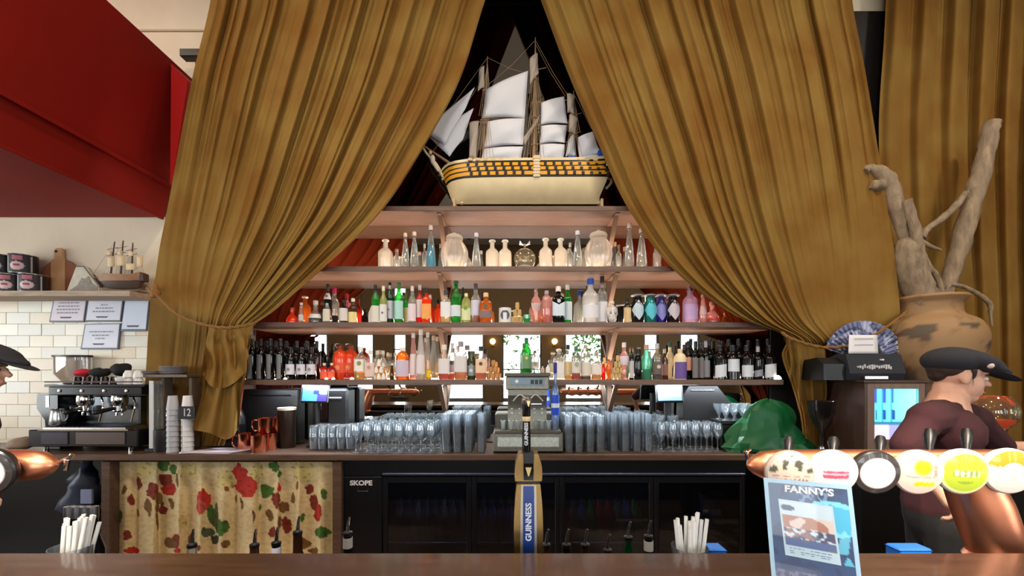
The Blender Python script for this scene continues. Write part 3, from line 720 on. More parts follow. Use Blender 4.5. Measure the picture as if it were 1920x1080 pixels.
# ---- second shelf: coloured spirits
b2 = S(Z2)
b2(548, 22, 577, 'squat', 'orange', 'small glowing orange bottle beside the left curtain edge', ('c', (220, 120, 60)))
b2(572, 20, 555, 'spirit', 'amber', 'amber bottle with round white cap, second in from the left curtain', ('ball', (232, 226, 220)), d=3.68)
b2(565, 10, 568, 'tall', 'clear', 'slim clear bottle in front of the amber white-capped bottle', ('c', W_), d=3.56, lab=('rect', (226, 220, 214), .1, .4))
b2(592, 26, 564, 'squat', 'clear', 'squat clear decanter with dark liqueur and white neck', ('c', (236, 228, 214)), liq=((40, 22, 16), .26), lab=('rect', (236, 232, 224), .22, .4))
b2(604, 13, 567, 'spirit', 'brown', 'small brown bottle behind the squat dark decanter', ('c', (150, 110, 90)), d=3.7)
b2(615, 15, 534, 'wine', 'black', 'tall black bottle with a white neck tag behind the magenta-capped bottle', ('c', (70, 66, 64)), lab=('rect', (226, 224, 220), .62, .78, (90, 90, 90)), d=3.68)
b2(613, 13, 569, 'square', 'clear', 'clear bottle with cream label left of the magenta-capped bottle', ('c', (190, 186, 176)), lab=('rect', (222, 216, 196), .08, .7), d=3.56)
b2(627, 17, 541, 'spirit', 'clear', 'bottle with magenta cap and black-and-white label', ('c', (214, 40, 96)), lab=('rect', (40, 40, 38), .02, .25), d=3.6, emb=None)
b2(645, 17, 563, 'spirit', 'black', 'short black bottle with a white label right of the magenta-capped bottle', ('c', (40, 30, 30)), lab=('rect', (222, 218, 214), .1, .64))
b2(650, 14, 551, 'square', 'red', 'dim red bottle with pink label behind the short black bottle', ('c', (150, 30, 36)), lab=('rect', (206, 100, 110), .55, .8), d=3.72)
b2(662, 16, 560, 'spirit', 'brown', 'small brown bottle with a yellow-cream label', ('c', (236, 224, 200)), lab=('rect', (242, 220, 150), .02, .45))
b2(696, 9, 577, 'square', 'clear', 'small clear bottle with pale label left of the black-capped green bottle', ('c', (230, 222, 214)), lab=('rect', (224, 214, 206), .05, .9))
b2(704, 15, 535, 'wine', 'green', 'bright green bottle with black cap and pale label', ('c', (26, 22, 22)), lab=('rect', (228, 224, 212), .02, .45))
b2(719, 14, 537, 'spirit', 'pale', 'pale yellow bottle with thin white neck and white label', ('c', (236, 230, 214)), lab=('rect', (236, 232, 230), .04, .5, (120, 120, 130)), d=3.57)
b2(731, 16, 530, 'wine', 'dkgreen', 'dark green bottle with a large silver label', ('pour', SIL), lab=('rect', (206, 206, 220), .12, .55, (150, 150, 170)))
b2(748, 17, 531, 'spirit', 'green', 'green bottle with mint label left of the small lime bottle', ('c', (60, 120, 70)), lab=('rect', (178, 226, 214), .1, .55))
b2(761, 10, 549, 'wine', 'green', 'small lime-green bottle with a tan label', ('c', (60, 110, 40)), lab=('rect', (222, 200, 150), .04, .52), d=3.66)
b2(773, 15, 537, 'spirit', 'clear', 'clear bottle with pinkish white label left of the red bottles', ('c', (236, 224, 222)), lab=('rect', (232, 220, 226), .06, .52))
b2(787, 14, 535, 'spirit', 'red', 'red bottle with silver neck and white label', ('c', (216, 220, 230)), lab=('rect', (240, 226, 224), .16, .62), d=3.6)
b2(800, 17, 541, 'square', 'orange', 'orange-red bottle with black cap and orange label', ('c', (24, 20, 20)), lab=('rect', (250, 170, 90), .12, .55), d=3.58)
b2(836, 19, 545, 'square', 'clear', 'clear bottle with white label and yellow base, right of the left bracket', ('c', (60, 66, 72)), lab=('rect', (236, 234, 236), .2, .64), liq=((246, 216, 40), .2))
b2(855, 19, 527, 'spirit', 'green', 'tallest emerald green bottle with a white label', ('ball', (30, 110, 60)), lab=('rect', (222, 228, 234), .16, .42))
b2(868, 9, 540, 'wine', 'dkgreen', 'dark bottle behind the tallest emerald bottle', ('c', (20, 20, 18)), d=3.7)
b2(874, 18, 551, 'dome', 'pale', 'pale lime bottle with an embossed green emblem', ('c', (226, 226, 170)), lab=('rect', (228, 230, 176), .1, .5), emb=((110, 150, 60), .4, .5))
b2(892, 18, 533, 'spirit', 'clear', 'clear bottle with lavender label and amber foot', ('c', (80, 70, 84)), lab=('rect', (214, 212, 232), .2, .58), liq=((220, 140, 50), .18))
b2(905, 8, 546, 'wine', 'black', 'small black-capped bottle behind the lavender-labelled bottle', ('c', BK), d=3.72)
b2(911, 23, 550, 'square', 'amber', 'amber square bottle with brown labels and pale foot', ('c', (226, 190, 150)), lab=('rect', (134, 112, 108), .16, .4), emb=((110, 90, 60), .42, .54))
b2(1005, 19, 540, 'hour', 'pink', 'ornate pinkish bottle right of the green glass cube', ('pour', SIL), lab=('rect', (216, 190, 186), .36, .56))
b2(1025, 20, 546, 'dome', 'pink', 'pale rounded bottle with tapered stopper and orange foot', ('c', (170, 160, 170)), liq=((240, 190, 160), .5))
b2(1013, 9, 590, 'squat', 'amber', 'tiny amber miniature bottle before the pale rounded bottle', ('c', (220, 60, 20)), d=3.54)
b2(1047, 24, 538, 'square', 'black', 'black square bottle with white cap and white chevron label', ('c', (240, 230, 224)), lab=('vee', (214, 230, 240), .2, .62), emb=((196, 206, 216), .3, .6))
b2(1064, 17, 534, 'spirit', 'green', 'green bottle with cream cap and a tall pale blue label', ('c', (238, 230, 214)), lab=('rect', (212, 228, 236), .1, .56))
b2(1107, 30, 523, 'spirit', 'ice', 'large frosted white bottle with a blue cap', ('c', (40, 90, 200)), lab=('rect', (232, 230, 238), .12, .4))
b2(1101, 12, 537, 'square', 'clear', 'clear bottle with dark cap behind the frosted blue-capped bottle', ('c', (60, 50, 50)), d=3.72)
b2(1129, 19, 519, 'spirit', 'clear', 'tall clear bottle with dark brown cap and white label', ('c', (62, 40, 36)), lab=('rect', (228, 226, 234), .04, .46), liq=((230, 230, 236), .5))
b2(1176, 14, 558, 'wine', 'black', 'dark bottle with a plain tan label right of the right bracket', ('c', BK), lab=('rect', (224, 196, 146), .02, .6))
for x, g, lc_, nm in ((1195, 'black', (196, 216, 230), 'black bottle with a pale blue diamond label'), (1219, 'teal', (90, 200, 220), 'teal bottle with a cyan diamond label'),
                      (1238, 'violet', (150, 150, 226), 'violet bottle with a lilac-blue diamond label'), (1262, 'black', (206, 196, 208), 'black bottle with a pale lilac diamond label')):
    b2(x, 23, 552, 'jug', g, nm, ('ball', (150, 150, 160)), lab=('diamond', lc_, .1, .8), d=3.6)
b2(1294, 27, 537, 'spirit', 'lilac', 'pink lilac-labelled bottle with tall pourer', ('pour', SIL), lab=('rect', (214, 178, 226), .1, .5))
b2(1318, 14, 553, 'tall', 'pink', 'slim pink bottle at the right curtain edge', ('c', (236, 210, 180)), lab=('rect', (232, 196, 190), .3, .6), d=3.56)
b2(1335, 26, 566, 'squat', 'pink', 'wide pink decanter with red liqueur at the right curtain edge', ('c', (230, 200, 170)), liq=((226, 70, 50), .25))
t = thing('mug', 'white mug printed with a dark oval portrait', 'mug', (X(947, 3.6), 3.6, Z2)); x = X(947, 3.6)
MB().lathe([(0, 0), (.048, 0), (.052, .004), (.052, .128), (.049, .13), (.047, .126), (.047, .01), (0, .008)], 24, (x, 3.6, Z2)).build('body', WHITE, t)
b = MB(); b.grid(lambda u, v: (x + .0528 * math.sin((u - .5) * 1.7) , 3.6 - .0528 * math.cos((u - .5) * 1.7), Z2 + lerp(.025, .108, v)), 14, 14, flip=True,
    ink=lambda u, v: (78, 84, 104) if ((u - .5) / .46) ** 2 + ((v - .5) / .5) ** 2 < 1 and not (abs(u - .5) < .16 and v < .75) else (232, 234, 238))
b.build('portrait_print', printed('mug_print', .35), t)
MB().tube(smooth_path([(x + .05, 3.6, Z2 + .105), (x + .082, 3.6, Z2 + .1), (x + .085, 3.6, Z2 + .05), (x + .05, 3.6, Z2 + .03)]), .006, 8).build('handle', WHITE, t)
orn_pyramid(970, 24, 567, 3.6, Z2, (196, 164, 100), 'small golden pyramid of stacked barrels right of the white mug')
t = thing('glass_cube', 'emerald green square glass tumbler on the second shelf', 'glass', (X(988, 3.56), 3.56, Z2))
MB().lathe([(0, 0), (.026, 0), (.028, .004), (.029, .068), (.026, .068), (.025, .012), (0, .012)], 24, (X(988, 3.56), 3.56, Z2), p=lambda i: 6).build('body', glass('emerald_glass', (20, 210, 120), .5), t)
t = thing('skull_decanter', 'white glass decanter shaped like a skull right of the frosted bottles', 'bottle', (X(1147, 3.58), 3.58, Z2)); x = X(1147, 3.58)
sk_ = MB(); sk_.ball((x, 3.58, Z2 + .095), (.05, .058, .055)); sk_.ball((x, 3.555, Z2 + .045), (.036, .036, .045)); sk_.caps((x, 3.58, Z2 + .12), (x, 3.58, Z2 + .165), .022, .017); sk_.ball((x + .03, 3.55, Z2 + .075), .016); sk_.ball((x - .03, 3.55, Z2 + .075), .016)
remesh(sk_.build('skull', GL['ice'], t), .006, 3)
for s in (-1, 1): MB().ball((x + s * .02, 3.528, Z2 + .082), (.012, .008, .013), 10, 8).build('eye_socket', colm('shade', (150, 150, 160)), t)
MB().lathe([(0, 0), (.02, 0), (.02, .022), (0, .024)], 14, (x, 3.58, Z2 + .163)).build('stopper', colm('stopper', (226, 220, 206)), t)
t = thing('hand_bell', 'tiny pale bell on the second shelf by the right curtain', 'bell', (X(1359, 3.58), 3.58, Z2))
MB().lathe([(.034, 0), (.036, .004), (.022, .03), (.016, .05), (0, .058)], 16, (X(1359, 3.58), 3.58, Z2)).build('cup', BRASS, t)
MB().lathe([(.004, .056), (.006, .075), (.009, .085), (0, .09)], 10, (X(1359, 3.58), 3.58, Z2)).build('handle', BRASS, t)
# ---- lowest shelf: wine at both ends, spirits between
b1 = S(Z1)
for k, x in enumerate((472, 489, 507, 526)):
    b1(x, 15, 636, 'wine', 'black', 'tall black wine bottle with an upright grey script label, %s at the left end' % ('outermost', 'second in', 'third in', 'fourth in')[k], ('c', (30, 30, 32)), lab=('script', (126, 128, 130), .02, .62), d=3.57, group='script-label wines')
for k, x in enumerate((545, 565, 584)):
    b1(x, 17, 652, 'wine', 'black', 'black wine bottle with a small white label, %s of three on the left' % ('left', 'middle', 'right')[k], ('c', BK), lab=('rect', (228, 228, 238), .16, .48), emb=((150, 150, 166), .34), d=3.57, group='white-label wines')
for k, x in enumerate((480, 499, 517, 537, 556, 575, 594)):
    b1(x, 15, 640, 'wine', 'black', 'plain black wine bottle, %s in the back row at the left end' % ORD[k], ('c', (24, 24, 28)), d=3.7, group='back row wines on the left')
for x in (608, 622):
    b1(x, 13, 681, 'square', 'red', 'small red jar bottle with cream collar, %s of the pair' % ('left' if x < 610 else 'right'), ('c', (240, 214, 160)), lab=('rect', (240, 96, 60), .05, .5), d=3.56, group='small red bottles')
def flask(cx, d, look):
    t = bottle(cx, 27, 649, 'dome', 'orangesolid', look, ('c', (150, 60, 30)), zb=Z1, d=d, lab=('rect', (236, 90, 50), .2, .5), emb=((250, 150, 110), .35), group='orange flasks')
    x = X(cx, d); zt = Z(649, d)
    MB().tube(smooth_path([(x - .02, d, zt - .02), (x - .045, d, zt + .012), (x - .01, d, zt + .02), (x + .02, d, zt + .004)]), .003, 6).build('wire_clasp', STEEL, t)
flask(638, 3.57, 'bright orange lacquered flask with wire clasp, front one'); flask(657, 3.7, 'bright orange lacquered flask standing behind the front one')
b1(650, 12, 691, 'squat', 'red', 'small orange-red round pot in front of the orange flasks', ('c', (240, 110, 60)), d=3.53)
b1(676, 21, 651, 'square', 'clear', 'clear bottle with round green emblem and yellow foot', ('c', (240, 240, 236)), lab=('rect', (244, 240, 232), .26, .62), emb=((150, 150, 90), .4, .5), liq=((226, 206, 60), .22))
b1(694, 18, 657, 'square', 'clear', 'clear bottle with pink label and round rose mark', ('c', (240, 230, 224)), lab=('rect', (236, 206, 194), .1, .58), emb=((206, 150, 140), .4, .42))
b1(707, 13, 658, 'spirit', 'clear', 'clear bottle with pale gold drink behind the white cone pyramid, left', ('c', (236, 230, 216)), liq=((236, 196, 120), .45), d=3.7)
b1(718, 14, 658, 'spirit', 'clear', 'clear bottle with pale gold drink behind the white cone pyramid, right', ('c', (236, 230, 216)), liq=((236, 196, 120), .45), d=3.7)
orn_pyramid(710, 27, 674, 3.57, Z1, (238, 234, 226), 'small pyramid of white cones on the lowest shelf', 3, 'cone', True)
b1(735, 8, 682, 'tall', 'brown', 'tiny brown bottle left of the orange-domed bottle', ('c', W_), d=3.6)
b1(755, 25, 652, 'dome', 'amber', 'orange-domed bottle with a broad lilac label and white stopper', ('c', (244, 238, 232)), lab=('rect', (212, 198, 218), .1, .6))
b1(775, 14, 625, 'tall', 'pink', 'tall slim pink-white bottle, left of three tall bottles', ('c', (240, 222, 216)), lab=('rect', (238, 220, 218), .1, .55))
b1(789, 16, 619, 'tall', 'ice', 'tall slim frosted bottle, middle of three tall bottles', ('c', (244, 240, 236)), lab=('rect', (234, 220, 222), .12, .5), liq=((250, 220, 60), .1))
b1(802, 13, 624, 'tall', 'clear', 'tall slim clear bottle with yellow flower print, right of three', ('c', (244, 240, 226)), lab=('rect', (246, 206, 40), .05, .2), liq=((236, 196, 110), .4))
b1(833, 21, 647, 'square', 'clear', 'square bottle with blank white label and orange spirit', ('c', (236, 226, 216)), lab=('rect', (232, 224, 226), .17, .6), liq=((236, 90, 30), .6))
b1(848, 15, 644, 'spirit', 'clear', 'clear bottle with a round dark emblem and orange foot', ('c', (240, 240, 240)), lab=('rect', (236, 224, 226), .2, .5), emb=((110, 106, 112), .5, .46), liq=((240, 130, 70), .16), d=3.64)
b1(864, 24, 641, 'square', 'clear', 'tall square bottle with grey label and golden foot', ('c', (150, 150, 156)), lab=('rect', (226, 220, 220), .2, .62), liq=((246, 176, 50), .22))
b1(884, 17, 659, 'jug', 'olive', 'olive-green jar bottle with a grey label', ('c', (70, 74, 40)), lab=('rect', (150, 160, 160), .14, .5), emb=((206, 220, 220), .4))
b1(902, 21, 650, 'square', 'clear', 'square amber bottle with black cap and round-marked peach label', ('c', (40, 44, 46)), lab=('rect', (244, 206, 170), .2, .62), emb=((90, 70, 60), .32, .48), liq=((240, 150, 90), .6))
orn_pyramid(925, 26, 675, 3.6, Z1, (186, 130, 70), 'bronze pyramid of stacked barrels left of the till')
b1(1027, 8, 680, 'square', 'white', 'tiny white bottle with black cap right of the till', ('c', BK), d=3.56)
b1(1048, 20, 654, 'square', 'clear', 'clear square bottle with glass stopper right of the till', ('ball', (236, 226, 206)), lab=('rect', (240, 236, 232), .04, .56))
b1(1065, 16, 647, 'square', 'clear', 'clear bottle with black cap and gold-framed label', ('c', (40, 46, 40)), lab=('rect', (240, 214, 160), .14, .52), liq=((246, 206, 120), .12))
b1(1080, 17, 650, 'spirit', 'clear', 'clear bottle with round seal and amber foot', ('c', (70, 110, 100)), lab=('rect', (226, 222, 210), .2, .55), emb=((176, 170, 150), .5, .46), liq=((240, 120, 30), .2))
b1(1098, 20, 647, 'dome', 'clear', 'clear broad bottle with brown liquor at the foot', ('c', (190, 170, 150)), lab=('rect', (232, 222, 210), .12, .5), liq=((130, 60, 30), .1))
b1(1118, 19, 661, 'square', 'clear', 'clear short bottle with silver cap and yellow-pink foot', ('c', (176, 160, 156)), lab=('rect', (236, 230, 224), .2, .55), liq=((246, 196, 40), .18))
b1(1131, 9, 678, 'spirit', 'red', 'tiny red bottle right of the silver-capped bottle', ('c', (236, 220, 210)))
b1(1141, 11, 674, 'hour', 'amber', 'small amber figurine bottle left of the gold pyramid', ('ball', (150, 80, 30)))
orn_pyramid(1158, 27, 666, 3.6, Z1, (206, 176, 116), 'gold pyramid of stacked barrels, right-hand one', 4)
b1(1170, 18, 643, 'hour', 'pink', 'slim pink-white bottle with narrow foot right of the gold pyramid', ('c', (238, 226, 230)), lab=('rect', (232, 218, 232), .4, .64))
b1(1184, 9, 648, 'wine', 'black', 'narrow black bottle with a silver stripe', ('c', (60, 56, 60)), lab=('rect', (200, 196, 200), .05, .55))
b1(1196, 14, 655, 'jug', 'black', 'plain black round-topped bottle left of the aqua bottle', ('c', BK))
b1(1212, 20, 647, 'spirit', 'ombre', 'aqua frosted bottle with wooden stopper and teal foot', ('c', (226, 180, 150)), liq=((20, 170, 130), .3))
b1(1232, 18, 645, 'spirit', 'clear', 'clear bottle of dark liqueur with round pale mark', ('c', (196, 196, 200)), liq=((70, 50, 44), .58), lab=('rect', (110, 96, 90), .15, .5), emb=((206, 200, 196), .4, .36))
b1(1246, 13, 655, 'spirit', 'brown', 'brown-pink slim bottle behind the dark liqueur', ('c', (206, 190, 180)), lab=('rect', (150, 110, 106), .14, .5), d=3.66)
b1(1256, 15, 643, 'hour', 'cream', 'cream bulb-shaped bottle with green neck', ('c', (40, 84, 50)), d=3.64)
b1(1275, 23, 655, 'dome', 'cream', 'cream-topped bottle with purple label', ('c', (226, 200, 170)), lab=('rect', (110, 84, 160), .03, .58), d=3.57)
b1(1291, 15, 640, 'wine', 'black', 'black wine bottle with a salmon label', ('c', BK), lab=('rect', (226, 160, 136), .24, .58), d=3.58)
for k, x in enumerate((1303, 1314)):
    b1(x, 11, 642, 'wine', 'black', 'slim black wine bottle with grey stripe, %s of two' % ('left', 'right')[k], ('c', (36, 36, 40)), lab=('rect', (120, 116, 118), .05, .58), d=3.58, group='slim black wines')
b1(1323, 15, 640, 'wine', 'black', 'black wine bottle with silver capsule and silver label', ('c', SIL), lab=('rect', (150, 148, 156), .06, .5), d=3.57)
for k, (x, f0, f1, sh) in enumerate(((1350, .08, .44, 'tilt'), (1374, .24, .6, 'rect'), (1400, .08, .42, 'rect'), (1443, .08, .46, 'tilt'))):
    b1(x, 22, 648, 'wine', 'black', 'black wine bottle with large white label, %s from the left at the right end' % ('first', 'second, higher', 'third', 'last')[k], ('c', BK), lab=(sh, (218, 226, 236), f0, f1), d=3.57, group='white-label wines right')
b1(1421, 16, 650, 'wine', 'black', 'black wine bottle with silver sash between the white labels on the right', ('c', SIL), lab=('tilt', (150, 160, 176), .1, .3), d=3.57)
for k, x in enumerate((1295, 1312, 1330, 1348, 1366, 1385, 1403, 1421, 1440)):
    b1(x, 15, 636 + (x % 5), 'wine', 'black', 'plain black wine bottle, %s in the back row at the right end' % ORD[k], ('c', (30, 30, 36)), d=3.72, group='back row wines on the right')
# small puck lights along the lowest shelf
for k, (x, w) in enumerate(((458, 5), (516, 4), (535, 7), (612, 7), (625, 7), (660, 8), (1458, 14))):
    d = 3.515; t = thing('puck_light', ('small white glowing puck light on the lowest shelf, %s' % ('at its left end', 'before the script-label wines', 'between the left wines', 'before the left red jar', 'before the right red jar', 'before the orange flasks', 'at its right end')[k]), 'light', (X(x, d), d, Z1), 'puck lights')
    r = w / 2 * d / F
    MB().lathe([(0, 0), (r, 0), (r, .004), (0, .004)], 14, (X(x, d), d, Z1)).build('ring', STEEL, t)
    MB().lathe([(r * .95, .004), (r * .85, r * .6), (r * .4, r * 1.1), (0, r * 1.2)], 14, (X(x, d), d, Z1)).build('lens', mat('puck_glow', (255, 244, 226), .4, emit=4), t)
# ------------------------------------------------------------------ model ship on the topmost shelf
def ship():
    D = 3.66
    t = thing('model_ship', 'large model sailing ship with white sails and yellow gun bands on the topmost shelf', 'model ship', P(990, 386, D))
    t.location.z = Z4
    zb = Z4
    def q(x, y, d=D): return P(x, y, d)
    # hull lofted along its length: (x px at rail, x px at keel), rail y, half beam
    HULLM = [mat('hull_ivory', (236, 216, 170), .4, vary=.06, vscale=9), mat('hull_black', (22, 20, 20), .4), mat('hull_yellow', (240, 170, 34), .45), mat('hull_grey', (150, 140, 130), .5)]
    xs = [828, 834, 842, 856, 876, 905, 960, 1020, 1070, 1105, 1128, 1142, 1150]
    keel = [850, 852, 856, 864, 872, 905, 960, 1020, 1070, 1100, 1112, 1116, 1118]
    hb = [.012, .035, .06, .085, .105, .12, .13, .132, .128, .118, .104, .092, .08]
    rail = [318, 314, 311, 309, 308, 308, 308, 308, 307, 305, 302, 300, 298]
    #       share of the way from rail to keel, beam factor, material of the strip below it
    rows = [(0, .86, 0), (.07, .9, 1), (.12, .93, 2), (.2, .97, 1), (.235, .99, 2), (.31, 1, 1), (.345, 1, 2), (.43, 1, 1), (.49, .99, 0), (.62, .9, 0), (.78, .68, 0), (.9, .4, 0), (.97, .16, 0), (1, .03, 0)]
    b = MB(); vs = []
    for side in (-1, 1):
        for (f, k, m) in rows:
            for i in range(len(xs)):
                yk = 383 if 0 < i else 383
                y = lerp(rail[i], yk, f); x = lerp(xs[i], keel[i], f ** 1.2)
                v = q(x, y); vs.append((v.x, D + side * hb[i] * k, max(v.z, zb + .012)))
    n = len(xs); m_ = len(rows); b.v = vs
    for s in (0, 1):
        o = s * n * m_
        for j in range(m_ - 1):
            for i in range(n - 1):
                a = o + j * n + i; f = (a, a + n, a + n + 1, a + 1)
                b.f.append(f if s == 0 else f[::-1]); b.mi.append(rows[j][2])
    for j in range(m_ - 1):
        a, c = j * n + n - 1, n * m_ + j * n + n - 1
        b.f.append((a, a + n, c + n, c)); b.mi.append(3 if j < 8 else 0)
        a, c = j * n, n * m_ + j * n
        b.f.append((a, c, c + n, a + n)); b.mi.append(0)
    for i in range(n - 1): b.f.append((i, i + 1, n * m_ + i + 1, n * m_ + i)); b.mi.append(3)
    b.build('hull', HULLM, t, 30)
    # gun ports: one lid each, standing proud of the yellow bands
    pm = mat('port_black', (26, 22, 20), .5); cm = mat('port_cream', (222, 196, 150), .5)
    def side_y(x, f):
        i = max(k for k in range(n) if xs[k] <= x); i = min(i, n - 2)
        w = (x - xs[i]) / (xs[i + 1] - xs[i]); k = [r for r in rows if r[0] <= f][-1][1]
        return D - lerp(hb[i], hb[i + 1], w) * k
    for r, (f0, f1) in enumerate(((.125, .195), (.24, .305), (.35, .42))):
        for k in range(17):
            x = 880 + k * 15.6 + r * 3
            if 993 < x < 1016 or x > 1136: continue
            y0, y1 = lerp(308, 383, f0) - .5, lerp(308, 383, f1) + .5; yy = side_y(x, (f0 + f1) / 2)
            MB().cb(X(x - 2.6, D), X(x + 2.6, D), yy - .006, yy + .008, Z(y1, D), Z(y0, D), .001).build('gun_port', pm, t, 20)
    for k in range(9):
        x = 884 + k * 14; MB().cb(X(x - 4, D), X(x + 4, D), D - .112, D - .1, Z(313, D), Z(308, D), .001).build('rail_port', cm, t, 20)
    for k in range(7):
        x = 1022 + k * 15; MB().cb(X(x - 4, D), X(x + 4, D), D - .112, D - .1, Z(313, D), Z(308, D), .001).build('rail_port', cm, t, 20)
    lad = MB().cb(X(999, D), X(1010, D), D - .142, D - .12, Z(346, D), Z(306, D), .003).build('boarding_ladder', cm, t)
    for k in range(7): MB().cb(X(998, D), X(1011, D), D - .147, D - .141, Z(345 - k * 5.5, D), Z(343 - k * 5.5, D), .001).build('rung', mat('rung_white', (240, 226, 200), .5), lad, 20)
    # stem, figurehead, stern gallery, rudder, cradle
    IV = HULLM[0]
    MB().tube(smooth_path([q(868, 382), q(854, 362), q(844, 346), q(830, 330), q(818, 308), q(800, 288), q(790, 272)]), [.02, .02, .022, .024, .024, .022, .02, .02, .018, .018, .016, .016, .015, .015, .014, .014, .014, .013, .013, .012, .012, .012, .011, .011, .01, .01, .01, .01, .008, .008, .006], 8).build('stem', IV, t)
    f = MB(); f.ball(q(811, 298), (.022, .02, .036)); f.ball(q(807, 286), (.014, .014, .017)); f.caps(q(812, 304), q(822, 320), .02, .012); f.build('figurehead', mat('figure_white', (240, 226, 206), .4), t)
    MB().tube([q(852, 312), q(786, 268)], [.013, .006], 8).build('bowsprit', mat('spar_wood', (170, 130, 90), .5), t)
    MB().tube(smooth_path([q(824, 326), q(836, 322), q(850, 312)]), .006, 6).build('head_rail', IV, t)
    MB().tube(smooth_path([q(828, 336), q(842, 333), q(856, 322)]), .006, 6).build('head_rail', IV, t)
    g = MB().cb(X(1130, D), X(1149, D), D - .1, D + .1, Z(325, D), Z(302, D), .006).build('stern_gallery', HULLM[1], t)
    for k in range(3):
        for j in range(2): MB().cb(X(1132 + k * 6, D), X(1136 + k * 6, D), D - .106, D - .098, Z(313 + j * 9, D), Z(307 + j * 9, D), .001).build('stern_window', mat('stern_pane', (222, 214, 196), .3), g, 20)
    MB().tube(smooth_path([q(1128, 330), q(1142, 334), q(1146, 342), q(1136, 354)]), [.012] * 16, 8).build('quarter_badge', IV, t)
    MB().cb(X(1118, D), X(1124, D), D - .012, D + .012, Z(383, D), Z(352, D), .003).build('rudder', IV, t)
    for x in (852, 1123):
        c = MB(); c.cb(X(x - 8, D), X(x + 8, D), D - .1, D + .1, zb, zb + .015, .003); c.prism([(X(x, D), D - .09), (X(x + 4, D), D - .09), (X(x + 4, D), D - .03), (X(x, D), D - .03)], zb + .01, zb + .09, 'z')
        c.prism([(X(x, D), D + .03), (X(x + 4, D), D + .03), (X(x + 4, D), D + .09), (X(x, D), D + .09)], zb + .01, zb + .09, 'z'); c.build('cradle', mat('cradle_wood', (196, 170, 130), .5), t)
    MB().cb(X(850, D), X(1120, D), D - .015, D + .015, zb + .001, zb + .02, .003).build('keel', IV, t)
    # masts and yards
    SP = mat('spar_wood', (170, 130, 90)); 
    masts = [(906, 308, 914, 106, .016), (1001, 308, 1004, 70, .018), (1074, 308, 1076, 170, .014)]
    for (x0, y0, x1, y1, r) in masts:
        m = MB(); m.tube([q(x0, y0), q(lerp(x0, x1, .5), lerp(y0, y1, .5)), q(x1, y1)], [r, r * .7, .003], 8); m.build('mast', SP, t)
        for fr in (.36, .66): MB().lathe([(0, 0), (.03, 0), (.03, .008), (0, .008)], 10, q(lerp(x0, x1, fr), lerp(y0, y1, fr))).build('crow_nest', SP, t)
    for (x, y, w, dx) in ((912, 166, 40, 36), (908, 222, 46, 36), (906, 226, 50, 38), (1003, 130, 26, 5), (1004, 190, 40, 34), (1004, 232, 46, 34), (1004, 268, 48, 34), (1075, 215, 22, 3), (1075, 250, 24, 0)):
        MB().tube([q(x - 8 + 0, y + 3, D - .02), q(x + dx + w - 10, y - 3, D + .01)], [.005, .004], 6).build('yard', SP, t)
    # sails: (four corners px, belly)
    SAIL = mat('sail_cloth', (232, 234, 242), .8, bump=.1, bscale=70); SAILG = mat('furled_cloth', (190, 176, 162), .85)
    def sail(c, belly, m=SAIL, d=D - .03, nm='sail'):
        a = [Vector((q(x, y, d).x, d, q(x, y, d).z)) for x, y in c]
        def fn(u, v):
            p = a[0].lerp(a[1], u).lerp(a[3].lerp(a[2], u), v)
            return p + Vector((0, -belly * math.sin(PI * u) * math.sin(PI * min(1, v * .9 + .1)) - .004 * math.sin(9 * v + 5 * u), .012 * math.sin(PI * u) * v))
        b = MB(); b.grid(fn, 10, 10)
        o = b.build(nm, m, t, 80); s = o.modifiers.new('thick', 'SOLIDIFY'); s.thickness = .003
    sail([(911, 168), (990, 132), (984, 222), (904, 222)], .05)
    sail([(914, 228), (984, 221), (981, 272), (908, 278)], .045, d=D - .035)
    sail([(908, 279), (981, 274), (976, 303), (900, 304)], .03, d=D - .04)
    sail([(1015, 193), (1058, 180), (1064, 232), (1014, 234)], .03)
    sail([(1015, 236), (1063, 234), (1059, 268), (1012, 270)], .03, d=D - .035)
    sail([(1012, 271), (1059, 270), (1056, 304), (1011, 303)], .03, d=D - .04)
    sail([(795, 246), (890, 163), (872, 205), (834, 271)], .02)
    sail([(803, 256), (888, 202), (868, 262), (843, 294)], .02, d=D + .01)
    sail([(1083, 258), (1112, 246), (1128, 288), (1086, 301)], .025)
    sail([(1066, 262), (1076, 250), (1079, 293), (1060, 294)], .02)
    sail([(1063, 175), (1078, 178), (1076, 214), (1064, 212)], .02, SAILG, nm='furled_sail'); sail([(1068, 214), (1084, 220), (1078, 252), (1066, 248)], .02, SAILG, nm='furled_sail')
    sail([(993, 110), (1008, 98), (1010, 138), (994, 160)], .02, SAILG, nm='furled_sail'); sail([(898, 132), (908, 122), (908, 164), (896, 172)], .02, SAILG, nm='furled_sail')
    sail([(1012, 215), (1009, 228), (984, 272), (979, 262)], .02, SAILG, nm='furled_sail'); sail([(880, 230), (898, 226), (892, 300), (880, 296)], .02, SAILG, nm='furled_sail')
    # rigging
    g = MB()
    def line(x0, y0, x1, y1, d0=D, d1=D, r=.0016, sag=0):
        g.tube([q(x0, y0, d0), q((x0 + x1) / 2, (y0 + y1) / 2 + sag, (d0 + d1) / 2), q(x1, y1, d1)], r, 4, False)
    for (x0, y0, x1, y1, r) in masts:
        for k in range(-3, 4):
            for s in (-1, 1):
                line(lerp(x0, x1, .62), lerp(y0, y1, .62), x0 + k * 7, 306, D, D + s * .11); line(x1, lerp(y0, y1, .93), lerp(x0, x1, .5) + k * 4, lerp(y0, y1, .45), D, D + s * .04)
    for (a, b_, c, d_) in ((914, 108, 790, 268), (910, 140, 812, 284), (1003, 76, 914, 160), (1003, 74, 1072, 190), (1003, 120, 908, 232), (1076, 176, 1140, 292), (1003, 80, 1060, 180), (914, 108, 1000, 140)):
        line(a, b_, c, d_, sag=5)
